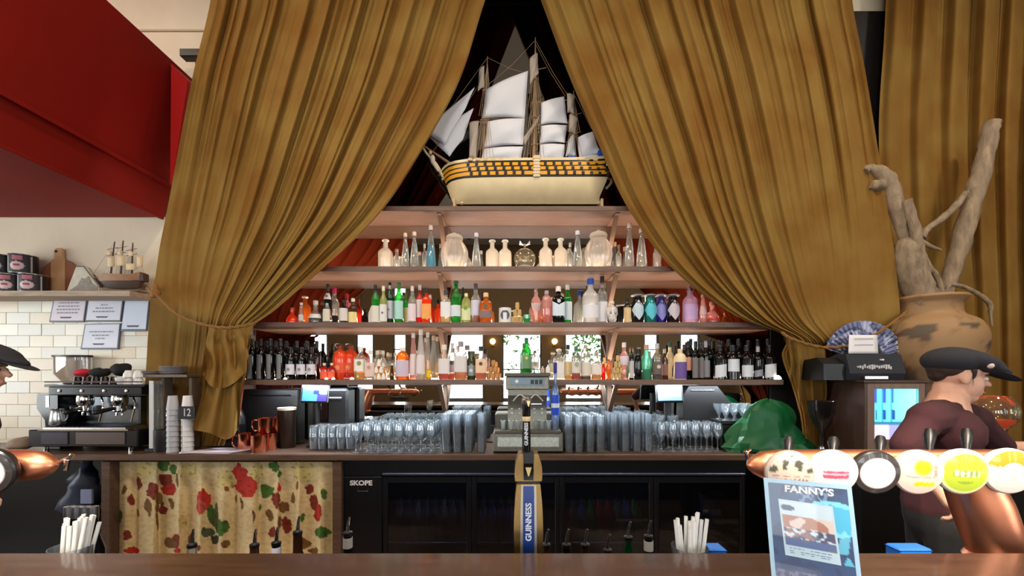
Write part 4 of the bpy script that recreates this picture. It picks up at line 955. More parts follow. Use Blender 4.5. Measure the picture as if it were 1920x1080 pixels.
    o = g.build('rigging', mat('rigging_twine', (176, 150, 116), .8), t); o['kind'] = 'stuff'
    # boats on deck
    c = MB(); c.lathe([(.001, -.1), (.012, -.085), (.022, -.04), (.024, .02), (.02, .07), (.006, .1)], 10, (0, 0, 0)); m = Matrix.Rotation(R(80), 3, 'Y')
    c.v = [tuple(m @ Vector(v) + q(1102, 297, D - .06)) for v in c.v]; c.build('deck_boat', mat('boat_paint', (214, 232, 240), .4), t)
    for (xa, xb, yt) in ((1063, 1076, 300), (1118, 1132, 290)): MB().cb(X(xa, D), X(xb, D), D - .08, D - .03, Z(306, D), Z(yt, D), .003).build('blue_canvas', mat('blue_paint', (30, 84, 190), .5), t)
ship()

# ------------------------------------------------------------------ the till in the middle of the counter
GREY = mat('till_silver', (128, 126, 116), .4, .5, vary=.15, vscale=30); DGREY = mat('till_dark', (84, 80, 72), .45, .3); PANEL = mat('till_panel', (196, 204, 198), .4, .4, vary=.14, vscale=50, bump=.25, bscale=90)
t = thing('cash_register', 'old silver cash register with a stepped body in the middle of the counter', 'cash register', (X(990, 3.4), 3.5, ZC))
d = 3.34
MB().rb(924, 1056, 812, 847, d, d + .36, .006).build('drawer_case', GREY, t)
dr = MB().rb(930, 1051, 817, 840, d - .006, d + .01, .003).build('drawer', PANEL, t)
for (xa, xb, ya, yb) in ((930, 1051, 817, 819.5), (930, 1051, 837.5, 840), (930, 933, 819.5, 837.5), (1048, 1051, 819.5, 837.5)): MB().rb(xa, xb, ya, yb, d - .010, d - .0055, .001).build('frame_strip', GREY, dr, 20)
MB().rb(928, 1053, 808, 813, d - .008, d + .37, .004).build('marble_shelf', DGREY, t)
MB().rb(928, 1046, 775, 808, d + .13, d + .38, .01).build('keyboard_block', DGREY, t)
b = MB(); b.prism([(d + .1, Z(808, d)), (d + .13, Z(772, d)), (d + .12, Z(757, d)), (d + .06, Z(742, d)), (d + .06, Z(722, d)), (d + .38, Z(722, d)), (d + .38, Z(808, d))], X(952, d + .06), X(1026, d + .06), 'x'); b.build('body', GREY, t)
MB().rb(948, 1030, 706, 731, d + .04, d + .34, .008).build('head_case', GREY, t)
MB().rb(946, 1032, 699, 706, d + .03, d + .35, .004).build('top_lid', DGREY, t)
pn = MB().rb(957, 1021, 709, 722, d + .034, d + .05, .002).build('display_panel', mat('till_blue', (96, 112, 126), .3, .3), t)
for x in (998, 1006, 1014): MB().rb(x - 3, x + 3, 712, 720, d + .029, d + .04, .001).build('number_window', BLACK, pn)
o = MB().lathe([(0, 0), (.013, 0), (.013, .003), (0, .003)], 14, (0, 0, 0)).build('dial', PAPER, pn); o.data.transform(Matrix.Translation(wloc(pn))); o.rotation_euler = (PI / 2, 0, 0); o.location = Vector((X(969, d + .03), d + .032, Z(715, d + .03))) - wloc(pn)
MB().tube(smooth_path([P(962, 752, d + .05), P(975, 740, d + .05), P(990, 750, d + .045), P(1004, 740, d + .05), P(1018, 752, d + .05)]), .005, 6).build('scroll_relief', PANEL, t)
MB().rb(996, 1016, 756, 759, d + .03, d + .08, .002).build('key_bar', STEEL, t)
for k in range(5):
    for j in range(2): MB().lathe([(0, 0), (.009, 0), (.009, .006), (0, .008)], 8, P(960 + k * 14, 775 - j * 8, d + .115)).build('key', WHITE, t)
ZT = Z(699, d + .03) + .001
bottle(987, 18, 634, 'wine', 'green', 'emerald bottle with a pointed top on top of the till', ('c', (20, 110, 70)), lab=('rect', (110, 150, 110), .12, .5), emb=((220, 220, 60), .3, .42), d=3.5, zb=ZT)
bottle(1003, 15, 658, 'dome', 'clear', 'clear round-shouldered bottle with dark cap on top of the till', ('c', (80, 66, 60)), lab=('rect', (226, 218, 206), .2, .5), emb=((150, 140, 120), .5, .4), d=3.52, zb=ZT)
zs = Z(808, d) + .001
SHOT = MB().lathe([(0, .004), (.016, .004), (.021, .075), (.023, .075), (.018, 0), (0, 0)], 16, (0, 0, 0)).mesh('shot_glass', CLEARB)
for k, x in enumerate((943, 958, 972, 1005, 1017, 1029, 1041)):
    o = inst('shot_glass', SHOT, (X(x, d + .05), d + .05 + (.02 if k in (3, 4) else 0), zs)); props(o, 'small clear shot glass on the ledge of the cash register, %s from the left' % ORD[k], 'shot glass', 'shot glasses on the till')
t = thing('siphon_bottle', 'blue-labelled bottle with a tall clear spout right of the till', 'bottle', (X(1040, 3.36), 3.42, zs))
x, dd = X(1041, 3.42), 3.42
z0 = zs; zz = lambda y: Z(y, dd) - z0
MB().lathe([(0, 0), (.03, 0), (.031, zz(745)), (.02, zz(728)), (.012, zz(715)), (.011, zz(698)), (0, zz(698))], 18, (x, dd, z0)).build('body', glass('siphon_glass', (170, 200, 240), .4), t)
MB().lathe([(.0315, zz(778)), (.0325, zz(776)), (.0325, zz(742)), (.0315, zz(740))], 20, (x, dd, z0)).build('paper_label', mat('label_blue', (26, 70, 196), .5), t)
MB().lathe([(.033, zz(764)), (.0332, zz(762)), (.0332, zz(758)), (.033, zz(756))], 20, (x, dd, z0)).build('label_band', colm('label', (206, 220, 240)), t)
MB().lathe([(.012, zz(700)), (.014, zz(698)), (.014, zz(680)), (0, zz(679))], 14, (x, dd, z0)).build('cap', colm('cap', (40, 44, 140)), t)

# ------------------------------------------------------------------ banks of glasses on the counter
def gl(name, prof, n=20): return MB().lathe(prof, n, (0, 0, 0)).mesh(name, CLEAR, 50)
WINE = gl('wine_glass', [(0, .004), (.034, .002), (.034, 0), (.036, .002), (.008, .008), (.0045, .02), (.004, .085), (.008, .1), (.03, .125), (.039, .155), (.038, .185), (.031, .225), (.030, .225), (.037, .185), (.037, .157), (.028, .128), (0, .105)])
TUMB = gl('tumbler', [(0, 0), (.031, 0), (.034, .004), (.039, .1), (.0375, .1), (.032, .014), (0, .012)], 18)
PINT = gl('pint_glass', [(0, 0), (.029, 0), (.031, .004), (.036, .08), (.043, .15), (.0415, .15), (.034, .08), (.028, .012), (0, .01)], 18)
HIBALL = gl('highball_glass', [(0, 0), (.03, 0), (.032, .003), (.033, .15), (.0315, .15), (.03, .012), (0, .01)], 18)
BOWL = gl('dessert_glass', [(0, .003), (.035, .002), (.036, 0), (.008, .008), (.006, .03), (.02, .05), (.042, .09), (.048, .13), (.0465, .13), (.04, .09), (.018, .054), (0, .045)])
def spot(i, n, r, k=None):
    a = '%s column from the left, %s row' % (ORD[i], ('front', 'second', 'third', 'fourth', 'rear')[r]) if n > 1 else '%s row' % ('front', 'second', 'third')[r]
    return a + ('' if k is None else ', %s from the bottom' % ORD[k])
def bank(xs, d0, rows, step, me, name, label, group, zoff=0, skew=0.0, flipz=None):
    for i, x in enumerate(xs):
        for r in range(rows):
            d = d0 + r * step
            o = inst(name, me, (X(x, d0) + skew * r + random.uniform(-.004, .004), d, ZC + zoff + (flipz or 0)), None, (PI if flipz else 0, 0, random.uniform(0, 6)))
            props(o, label + ', ' + spot(i, len(xs), r), 'glass', group)
def stacks(xs, d0, rows, step, me, name, label, group, n, rise, dip):
    for i, x in enumerate(xs):
        for r in range(rows):
            for k in range(n):
                o = inst(name, me, (X(x, d0) + random.uniform(-.003, .003), d0 + r * step, ZC + k * rise), None, (0, 0, random.uniform(0, 6))); props(o, label + ', ' + spot(i, len(xs), r, k), 'glass', group)
lg = [588 + k * 17 for k in range(5)]
bank(lg, 3.5, 3, .085, TUMB, 'tumbler', 'tumbler beside the copper mugs', 'left tumblers')
bank(lg, 3.5, 3, .085, TUMB, 'tumbler', 'upturned upper tumbler beside the copper mugs', 'left stacked tumblers', .1005, flipz=.1)
lw = [668 + k * 20 for k in range(8)]
bank(lw, 3.38, 5, .088, WINE, 'wine_glass', 'left-bank wine glass', 'left wine glasses', skew=.004)
stacks([836, 857, 878], 3.38, 4, .1, PINT, 'pint_glass', 'beer glass left of till', 'left beer glass stacks', 4, .052, 0)
stacks([902], 3.38, 3, .1, HIBALL, 'highball_glass', 'stacked highball glass touching the till', 'left highballs', 2, .151, 0)
stacks([1066, 1086, 1106, 1126], 3.38, 4, .1, PINT, 'pint_glass', 'beer glass right of till', 'right beer glass stacks', 3, .07, 0)
stacks([1150, 1172, 1194, 1216], 3.40, 4, .095, HIBALL, 'highball_glass', 'right-bank highball glass', 'right highballs', 2, .151, 0)
bank([1240 + k * 21 for k in range(6)], 3.44, 4, .09, WINE, 'wine_glass', 'right-bank wine glass', 'right wine glasses')
stacks([1236, 1262], 3.62, 2, .1, BOWL, 'dessert_glass', 'footed bowl behind wine glasses', 'footed bowls', 3, .07, 0)
hz = thing('glass_rack', 'dark rack carrying glasses beside the green bag', 'rack', (X(1385, 3.56), 3.6, ZC))
MB().rb(1352, 1418, 795, 838, 3.5, 3.76, .01).build('crate', BLACK, hz)
MB().rb(1350, 1420, 789, 796, 3.49, 3.77, .004).build('tray', BLACK, hz)
for k in range(4):
    for r in range(2):
        o = inst('dessert_glass', BOWL, (X(1360 + k * 16, 3.55), 3.55 + r * .11, Z(789, 3.49) + .001)); props(o, 'footed bowl glass on the dark rack, %s from left, %s row' % (ORD[k], ('front', 'rear')[r]), 'glass', 'rack glasses')

# ------------------------------------------------------------------ two point-of-sale screens behind the glasses
def pos(name, label, px, d, ink, emit):
    x0, x1, y0, y1 = px; xc = (x0 + x1) / 2
    t = thing(name, label, 'screen', (X(xc, d), d, ZC))
    m = Matrix.Rotation(R(-14), 3, 'X') @ Matrix.Rotation(R(6 if xc < 900 else -6), 3, 'Z')
    c = P(xc, (y0 + y1) / 2, d); w, h = (x1 - x0) / 2 * d / F, (y1 - y0) / 2 * d / F
    MB().cb(c.x - w - .014, c.x + w + .014, d, d + .03, c.z - h - .014, c.z + h + .014, .006, m).build('casing', BLACK, t)
    b = MB(); b.grid(lambda u, v: c + Vector((0, .015, 0)) + m @ Vector(((u - .5) * 2 * w, -.0168, (.5 - v) * 2 * h)), 24, 18, ink=ink); b.build('display', printed(name + '_picture', .3, emit), t)
    MB().tube([(c.x, d + .04, c.z - .02), (c.x, d + .06, ZC + .05), (c.x, d + .05, ZC + .012)], [.03, .03, .035], 10).build('stand', BLACK, t)
    MB().lathe([(0, 0), (.09, 0), (.08, .014), (0, .016)], 20, (c.x, d + .05, ZC)).build('foot', BLACK, t)
def ink1(u, v):
    if u > .7 and v < .55: return (206, 214, 240)
    if v < .1: return (30, 50, 150)
    if .45 < u < .72 and .28 < v < .6: return (36, 40, 110)
    if .6 < u and v > .6: return (60, 50, 140)
    return (72, 150, 240)
pos('till_screen', 'small tilted touch screen glowing blue under the lowest shelf on the left', (568, 612, 723, 753), 3.62, ink1, 1.1)
pos('till_screen', 'small tilted touch screen glowing white under the lowest shelf on the right', (1234, 1277, 722, 752), 3.62, lambda u, v: (120, 190, 240) if v > .75 or u < .06 else (226, 236, 250), 1.0)
t = thing('till_printer', 'black receipt printer box behind the left touch screen', 'printer', (X(630, 3.7), 3.7, ZC))
MB().rb(612, 652, 728, 815, 3.64, 3.82, .02).build('casing', BLACK, t); MB().rb(614, 640, 745, 748, 3.635, 3.66, .001).build('paper_slot', STEEL, t)
t = thing('till_terminal', 'large black till housing right of the white touch screen', 'till', (X(1320, 3.7), 3.7, ZC))
b = MB(); b.prism([(X(1278, 3.68), ZC), (X(1282, 3.68), Z(740, 3.68)), (X(1292, 3.68), Z(724, 3.68)), (X(1345, 3.68), Z(724, 3.68)), (X(1362, 3.68), Z(745, 3.68)), (X(1392, 3.68), Z(775, 3.68)), (X(1392, 3.68), ZC)], 3.68, 3.83); b.build('housing', mat('black_plastic', (12, 12, 13), .5), t)
MB().rb(1296, 1340, 730, 733, 3.672, 3.69, .001).build('vent_slot', STEEL, t)
t = thing('dark_case', 'dark black case under the lowest shelf behind the copper mugs', 'case', (X(520, 3.7), 3.7, ZC))
MB().rb(452, 560, 730, 828, 3.72, 3.84, .01).build('case_body', mat('black_plastic', (12, 12, 13), .5), t); MB().rb(470, 545, 740, 742, 3.714, 3.73, .001).build('seam', BLACKG, t)

# ------------------------------------------------------------------ copper mugs and left counter things
def mug_at(x, d, zb_, H, r, label, hand):
    c = (X(x, d), d, zb_); t = thing('copper_mug', label, 'mug', c, 'copper mugs')
    MB().lathe([(0, 0), (r * .93, 0), (r * .97, .004), (r, H * .95), (r * 1.03, H), (r * .97, H), (r * .94, .01), (0, .008)], 24, c).build('cup', COPPERP, t)
    if hand: MB().tube(smooth_path([(c[0] + hand * r * .95, d - .004, zb_ + H * .85), (c[0] + hand * r * 1.6, d - .01, zb_ + H * .86), (c[0] + hand * r * 1.8, d - .012, zb_ + H * .5), (c[0] + hand * r * 1.5, d - .01, zb_ + H * .2), (c[0] + hand * r * .95, d - .004, zb_ + H * .18)]), .006, 8).build('handle', COPPERP, t)
MH = .135
mug_at(486, 3.42, ZC, MH, .062, 'polished copper mug at the front of the lower row', 0)
mug_at(460, 3.50, ZC, MH, .056, 'polished copper mug left of the front one in the lower row', -1)
mug_at(507, 3.52, ZC, MH, .056, 'polished copper mug right of the front one in the lower row', 0)
mug_at(497, 3.50, ZC + MH + .001, .125, .056, 'copper mug with round handle stacked on the lower row of mugs', -1)
mug_at(516, 3.60, ZC + MH + .001, .12, .05, 'copper mug at the back of the stacked copper mugs', 1)
t = thing('dark_canister', 'dark brown canister with a pale rim behind the copper mugs', 'canister', (X(538, 3.62), 3.62, ZC))
hh = Z(764, 3.62) - ZC
MB().lathe([(0, 0), (.068, 0), (.07, .005), (.07, hh * .95), (0, hh * .95)], 24, (X(538, 3.62), 3.62, ZC)).build('body', mat('canister_brown', (58, 44, 36), .25, .5), t)
MB().lathe([(.072, hh * .94), (.073, hh), (.066, hh), (0, hh * .985)], 24, (X(538, 3.62), 3.62, ZC)).build('lid', mat('rim_cream', (236, 226, 206), .4), t)
# ------------------------------------------------------------------ left wall shelf and notices
zs = Z(545, 3.62)
t = thing('wall_shelf', 'pale grey wooden shelf over the coffee machine on the tiled wall', 'shelf', (-4.2, 3.76, zs))
b = MB(); b.prism([(-5.6, 3.62), (X(243, 3.62), 3.62), (X(281, 3.8), 3.80), (X(281, 3.8), 3.889), (-5.6, 3.889)], zs - .045, zs, 'z'); b.build('board', mat('weathered_wood', (168, 146, 122), .6, vary=.2, vscale=6, stretch=(1, 8, 8)), t, 20)
for x in (-5.2,): MB().prism([(3.68, zs - .046), (3.885, zs - .046), (3.885, zs - .16)], x - .01, x + .01, 'x').build('bracket', BLACK, t)
def tin(x, z, d, r, h, label):
    c = (X(x, d), d, z); t = thing('tin', label, 'tin', c, 'black tins')
    MB().lathe([(0, 0), (r * .98, 0), (r, .006), (r, h - .008), (r * .98, h), (0, h)], 28, c).build('can', mat('tin_black', (34, 32, 34), .35), t)
    MB().lathe([(r * .97, h - .006), (r * 1.02, h - .004), (r * 1.02, h + .002), (r * .94, h + .003), (r * .92, h - .002), (0, h - .002)], 28, c).build('rim', STEEL, t)
    MB().lathe([(r * 1.02, 0), (r * 1.02, .006), (r * .98, .008)], 28, c).build('base_rim', STEEL, t)
    def fn(u, v):
        a = -PI / 2 + (u - .5) * 1.9 + .5; return (c[0] + (r + .0008) * math.cos(a), c[1] + (r + .0008) * math.sin(a), z + lerp(.012, h - .014, v))
    def ink(u, v):
        if u < .06 or u > .94: return (206, 204, 206)
        if ((u - .45) / .26) ** 2 + ((v - .36) / .27) ** 2 < 1: return (176, 60, 76) if abs(v - .4) < .06 and abs(u - .45) < .12 else (232, 206, 208)
        if abs(u - .45) < .2 and v > .72: return (196, 120, 132)
        return (40, 38, 42)
    b = MB(); b.grid(fn, 24, 16, ink=ink, flip=True); b.build('paper_label', printed('tin_print', .5), t, 60)
hT = .165
for k, (x, z, lb) in enumerate(((-18, zs, 'leftmost of the lower tins'), (28, zs, 'middle of the lower tins') if False else (22, zs, 'second of the lower tins'), (62, zs, 'right-hand one of the lower tins, beside the round board'))):
    tin(x, z, 3.74, .092, hT - .008, 'black tin with pink emblem, ' + lb)
tin(2, zs + hT, 3.75, .092, hT, 'black tin with pink emblem, left one stacked on the lower tins'); tin(44, zs + hT, 3.75, .092, hT, 'black tin with pink emblem, right one stacked on the lower tins')
# round chopping board leaning on the wall
t = thing('chopping_board', 'round red-brown chopping board with a pale centre strip and handle', 'chopping board', (X(102, 3.84), 3.82, zs))
m = Matrix.Rotation(R(-5), 3, 'X') @ Matrix.Rotation(R(-6), 3, 'Y')
r = 35 * 3.8 / F; base = Vector((X(104, 3.8), 3.80, zs + .003))
def disc(x0, x1, top, yo, nm, mt, th=.022):
    poly = []
    n = 18
    xs_ = [lerp(x0, x1, k / n) for k in range(n + 1)]
    poly = [(x, r - math.sqrt(max(r * r - x * x, 0))) for x in xs_] + [(x, (r + math.sqrt(max(r * r - x * x, 0))) if top is None else top) for x in xs_[::-1]]
    q = MB(); q.prism(poly, yo, yo + th); q.v = [tuple(m @ Vector(v) + base) for v in q.v]; return q.build(nm, mt, t, 30)
disc(-r, -.068, None, .03, 'board_side', mat('red_wood', (150, 92, 62), .45, vary=.12, vscale=6)); disc(.068 - .01, r, None, .03, 'board_side', mat('red_wood', (150, 92, 62)))
q = MB(); q.prism([(-.066, .016), (.056, .012), (.058, 2 * r - .008), (.038, 2 * r + .01), (.036, 2 * r + .085), (.018, 2 * r + .105), (-.02, 2 * r + .105), (-.036, 2 * r + .085), (-.038, 2 * r + .01), (-.068, 2 * r - .008)], .027, .05)
q.v = [tuple(m @ Vector(v) + base) for v in q.v]; q.build('handle_strip', mat('pale_wood', (206, 160, 112), .45, vary=.1, vscale=6), t, 30)
q = MB(); q.lathe([(0, 0), (.012, 0), (.012, .004), (0, .004)], 10); q.v = [tuple(m @ Vector((v[0] - .018, .0265 - v[2], v[1] + 2 * r + .075)) + base) for v in q.v]; q.build('hanging_hole', BLACK, t)
# carved plaque
t = thing('stone_plaque', 'pale trapezoid plaque carved with a mountain, leaning beside the model boat', 'plaque', (X(154, 3.74), 3.74, zs)); d = 3.72
hp = Z(499, d) - zs
b = MB(); b.prism([(X(124, d), zs), (X(186, d), zs), (X(186, d), zs + .05), (X(164, d), zs + hp * .95), (X(158, d), zs + hp), (X(143, d), zs + hp)], d, d + .03); b.build('slab', mat('pale_stone', (206, 198, 180), .7, vary=.1, vscale=20, bump=.2), t, 20)
b = MB(); b.prism([(X(132, d), zs + .02), (X(184, d), zs + .02), (X(183, d), zs + .055), (X(172, d), zs + .08), (X(166, d), zs + hp * .62), (X(160, d), zs + hp * .5), (X(154, d), zs + hp * .56), (X(147, d), zs + .07)], d - .006, d + .002); b.build('mountain_relief', mat('grey_stone', (150, 142, 130), .7, vary=.2, vscale=30), t, 20)
b = MB(); b.prism([(X(142, d), zs + hp), (X(158, d), zs + hp), (X(188, d), zs + .06), (X(186, d), zs + .05), (X(157, d), zs + hp - .008), (X(143, d), zs + hp - .008)], d - .004, d + .034); b.build('dark_edge', mat('plaque_edge', (110, 92, 76), .6), t, 20)
# small wooden boat
t = thing('model_boat', 'small brown three-masted model boat on the wall shelf', 'model ship', (X(228, 3.74), 3.74, zs)); d = 3.74
BW = mat('boat_brown', (150, 108, 72), .5, vary=.2, vscale=20); BD = mat('boat_dark', (66, 40, 28), .5)
def hullp(prof, mt, nm, hbm):
    b = MB(); ring = []
    for (x, y, w) in prof: ring.append((X(x, d), w, Z(y, d)))
    n = len(prof) // 2
    for i in range(n):
        (xa, wa, za), (xb, wb, zb_) = ring[i], ring[i + n]
        b.v += [(xa, d - wa, za), (xa, d + wa, za), (xb, d - wb, zb_), (xb, d + wb, zb_)]
    for i in range(n - 1):
        a, c = i * 4, (i + 1) * 4
        b.f += [(a, a + 2, c + 2, c), (a + 1, c + 1, c + 3, a + 3), (a, c, c + 1, a + 1), (a + 2, a + 3, c + 3, c + 2)]; b.mi += [0] * 4
    b.f += [(0, 1, 3, 2), (4 * n - 4, 4 * n - 2, 4 * n - 1, 4 * n - 3)]; b.mi += [0, 0]
    return b.build(nm, mt, t, 30)
hullp([(178, 518, .004), (190, 520, .03), (205, 514, .045), (230, 516, .05), (252, 516, .045), (268, 511, .03), (190, 527, .004), (195, 528, .03), (207, 528, .045), (230, 528, .05), (250, 528, .045), (266, 526, .03)], BW, 'hull_upper', 0)
hullp([(186, 528, .004), (195, 528, .03), (207, 528, .045), (230, 528, .05), (250, 528, .045), (267, 526, .03), (196, 539, .004), (200, 540, .01), (210, 541, .015), (230, 541, .015), (250, 541, .015), (262, 540, .01)], BD, 'hull_lower', 0)
MB().cb(X(190, d), X(268, d), d - .04, d + .04, zs, zs + .012, .003).build('base_plank', BD, t)
MB().rb(254, 269, 512, 527, d - .03, d + .03, .004).build('stern_castle', BD, t)
for (x0, y0, x1, y1) in ((207, 520, 215, 453), (226, 520, 231, 451), (247, 520, 249, 455)):
    MB().tube([P(x0, y0, d), P(x1, y1, d)], [.008, .004], 6).build('mast', BD, t)
for (x, y) in ((211, 478), (213, 466), (228, 475), (230, 464), (248, 478), (249, 468)): MB().tube([P(x - 12, y + 2, d), P(x + 8, y - 2, d)], .003, 5).build('yard', BW, t)
SB_ = mat('old_sail', (226, 202, 164), .8)
for (x, y, w, h) in ((208, 490, 14, 20), (226, 488, 16, 20), (245, 500, 18, 12), (262, 490, 12, 20), (205, 474, 10, 8), (225, 474, 10, 8), (246, 476, 10, 8)):
    b = MB(); b.grid(lambda u, v: P(x + (u - .5) * w, y + (v - .5) * h, d - .01 - .014 * math.sin(PI * u)), 6, 4); o = b.build('sail', SB_, t, 80); o.modifiers.new('t', 'SOLIDIFY').thickness = .002
MB().tube([P(184, 522, d), P(172, 512, d)], [.006, .003], 6).build('bowsprit', BD, t)
g = MB()
for (a, b_, c, e) in ((215, 454, 176, 512), (231, 452, 190, 520), (249, 456, 270, 512), (231, 452, 215, 520), (249, 456, 232, 520), (215, 455, 200, 520), (249, 456, 240, 520)): g.tube([P(a, b_, d), P(c, e, d)], .0012, 4, False)
g.build('rigging', mat('rigging_twine', (176, 150, 116), .8), t)
t = thing('driftwood_bit', 'small grey piece of driftwood at the right end of the wall shelf', 'driftwood', P(272, 541, 3.8)); t.location.z = zs
MB().tube(smooth_path([(X(258, 3.78), 3.78, zs + .016), (X(268, 3.79), 3.8, zs + .022), (X(278, 3.8), 3.83, zs + .014)]), [.014, .016, .017, .018, .016, .014, .013, .012, .012, .01, .006], 8, wob=.4).build('stick', mat('driftwood_grey', (170, 146, 118), .8), t)
# framed notices on the tiles
dN = 3.872
def notice(c, label, tone, lines, bold):
    """c: four corners in the photograph, clockwise from top left"""
    a = [P(x, y, dN) for x, y in c]; ce = sum(a, Vector()) / 4
    t = thing('notice', label, 'notice', ce, 'white notices on the tiles')
    def at(u, v, off=0): p = a[0].lerp(a[1], u).lerp(a[3].lerp(a[2], u), v); return Vector((p.x, dN - off, p.z))
    b = MB(); k = [at(0, 0), at(1, 0), at(1, 1), at(0, 1)]
    b.add(k + [v + Vector((0, .016, 0)) for v in k], [(3, 2, 1, 0), (0, 1, 5, 4), (1, 2, 6, 5), (2, 3, 7, 6), (3, 0, 4, 7), (4, 5, 6, 7)]); b.build('backing', mat('notice_edge', (96, 100, 116), .5), t, 0)
    b = MB(); b.add([at(.035, .04, .002), at(.975, .04, .002), at(.975, .94, .002), at(.035, .94, .002)], [(3, 2, 1, 0)]); b.build('sheet', colm('sheet', tone, .5), t, 0)
    b = MB(); rnd = random.Random(int(c[0][0] * 7))
    for (v, w, h) in lines:
        x = .5 - w / 2
        while x < .5 + w / 2:
            e = min(x + rnd.uniform(.04, .1), .5 + w / 2); b.add([at(x, v - h / 2, .003), at(e, v - h / 2, .003), at(e, v + h / 2, .003), at(x, v + h / 2, .003)], [(3, 2, 1, 0)]); x = e + .018
    b.build('printed_lines', mat('faded_ink', (150, 146, 166), .7), t, 0)
    v, w, h = bold; b = MB(); b.add([at(.5 - w / 2, v - h / 2, .003), at(.5 + w / 2 - .06, v - h / 2, .003), at(.5 + w / 2 - .1, v + h / 2, .003), at(.5 - w / 2 + .04, v + h / 2, .003)], [(3, 2, 1, 0)]); b.build('bold_line', mat('notice_ink', (96, 92, 112), .7), t, 0)
notice([(101, 557), (164, 556), (157, 604), (92, 604)], 'pinkish framed notice of four text lines, leftmost on the tiles', (226, 216, 226), [(.24, .6, .05), (.37, .64, .055), (.5, .68, .055), (.63, .62, .055)], (.82, .42, .06))
notice([(166, 556), (232, 555), (226, 603), (159, 603)], 'bluish framed notice of three text lines, top middle of the group', (224, 224, 238), [(.34, .2, .05), (.47, .48, .055), (.6, .62, .055)], (.82, .42, .06))
notice([(235, 555), (281, 553), (274, 621), (226, 621)], 'tall pale blue framed notice at the right of the group', (216, 226, 244), [(.13, .4, .04)], (.86, .56, .05))
notice([(159, 607), (226, 606), (221, 655), (151, 655)], 'framed notice hanging alone below the top row', (222, 226, 240), [(.32, .66, .05), (.46, .48, .05), (.58, .28, .05)], (.8, .4, .06))

# ------------------------------------------------------------------ espresso machine and its neighbours
D = 3.40
t = thing('espresso_machine', 'chrome and black two-group espresso machine with cups on top', 'coffee machine', (X(165, D), D + .2, ZC))
DK = mat('machine_dark', (26, 26, 32), .25, .3, coat=.3); DP = mat('tray_grey', (62, 58, 66), .3, .6)
MB().rb(52, 258, 806, 838, D, D + .38, .008).build('base', DK, t)
MB().rb(76, 127, 810, 834, D - .008, D + .01, .004).build('front_panel', DP, t); MB().rb(141, 234, 810, 834, D - .008, D + .01, .004).build('front_panel', mat('panel_steel', (120, 112, 116), .22, .9), t)
MB().rb(70, 240, 805, 808, D - .012, D + .2, .002).build('tray_edge', CHROME, t)
gr = MB().rb(80, 235, 801, 805, D + .01, D + .2, .002).build('drip_grille', STEEL, t)
for k in range(18): MB().rb(84 + k * 8.4, 88 + k * 8.4, 799.5, 801, D + .02, D + .19, .001).build('slat', DK, gr, 20)
MB().rb(84, 262, 742, 806, D + .22, D + .38, .01).build('body', mat('machine_steel', (120, 124, 130), .18, 1.0), t)
MB().rb(90, 264, 725, 741, D + .0, D + .36, .006).build('hood', DK, t)
for k in range(4): o = MB().lathe([(0, 0), (.012, 0), (.012, .006), (0, .008)], 10, (0, 0, 0)).build('button', CHROME, t); o.data.transform(Matrix.Translation(wloc(t))); o.rotation_euler = (PI / 2, 0, 0); o.location = Vector((X(112 + k * 42, D), D, Z(733, D))) - wloc(t)
MB().rb(82, 270, 721, 725.5, D - .005, D + .37, .003).build('cup_tray', DK, t)
MB().tube([P(84, 716, D), P(266, 716, D)], .006, 8).build('cup_rail', CHROME, t)
for x in (160, 224):
    g = MB(); c = P(x, 741, D + .09)
    g.lathe([(.0, 0), (.052, 0), (.056, -.02), (.056, -.06), (.048, -.085), (0, -.085)], 20, c); gh = g.build('group_head', CHROME, t)
    MB().lathe([(0, -.086), (.046, -.086), (.046, -.125), (.03, -.135), (0, -.135)], 20, c).build('filter_basket', CHROME, gh)
    MB().caps((c.x, D + .04, c.z - .105), (c.x + (.03 if x < 200 else -.02), D - .09, c.z - .125), .014, .02).build('filter_handle', BLACK, gh)
    s = MB(); 
    for sx in (-1, 1): s.tube(smooth_path([(c.x + sx * .008, c.y, c.z - .13), (c.x + sx * .02, c.y, c.z - .145), (c.x + sx * .022, c.y, c.z - .165)]), .007, 6)
    s.build('spout', CHROME, gh)
for x, y in ((190, 745), (250, 745)): MB().tube(smooth_path([P(x, y, D + .06), P(x + 3, y + 15, D + .03), P(x - 4, y + 45, D + .02)]), .007, 8).build('steam_wand', CHROME, t)
for x in (138, 186, 243): MB().lathe([(0, 0), (.022, .004), (.024, .03), (.014, .034), (0, .034)], 14, P(x, 768, D + .05)).build('valve_knob', BLACK, t)
for x in (87, 246): MB().lathe([(0, ZC - Z(838, D)), (.018, ZC - Z(838, D)), (.016, 0), (0, 0)], 12, P(x, 838, D + .02)).build('foot', CHROME, t)
for x in (70, 250): MB().lathe([(0, ZC - Z(838, D)), (.018, ZC - Z(838, D)), (.016, 0), (0, 0)], 12, P(x, 838, D + .3)).build('foot', CHROME, t)
zt = Z(721, D) + .001
CUPB = MB().lathe([(0, .0), (.02, 0), (.03, .03), (.034, .062), (.031, .062), (.026, .02), (0, .008)], 18).mesh('cup', mat('cup_black', (20, 20, 22), .2))
CUPW = MB().lathe([(0, .0), (.02, 0), (.034, .03), (.037, .056), (.034, .056), (.028, .018), (0, .008)], 18).mesh('cup', WHITE)
for k, x in enumerate((146, 163, 180, 197, 213)):
    o = inst('espresso_cup', CUPB, (X(x, D + .08), D + .08, zt + .062), None, (PI, 0, 0)); props(o, 'small black cup turned over on the espresso machine, %s from the left' % ('first', 'second', 'third', 'fourth', 'fifth')[k], 'cup', 'black espresso cups')
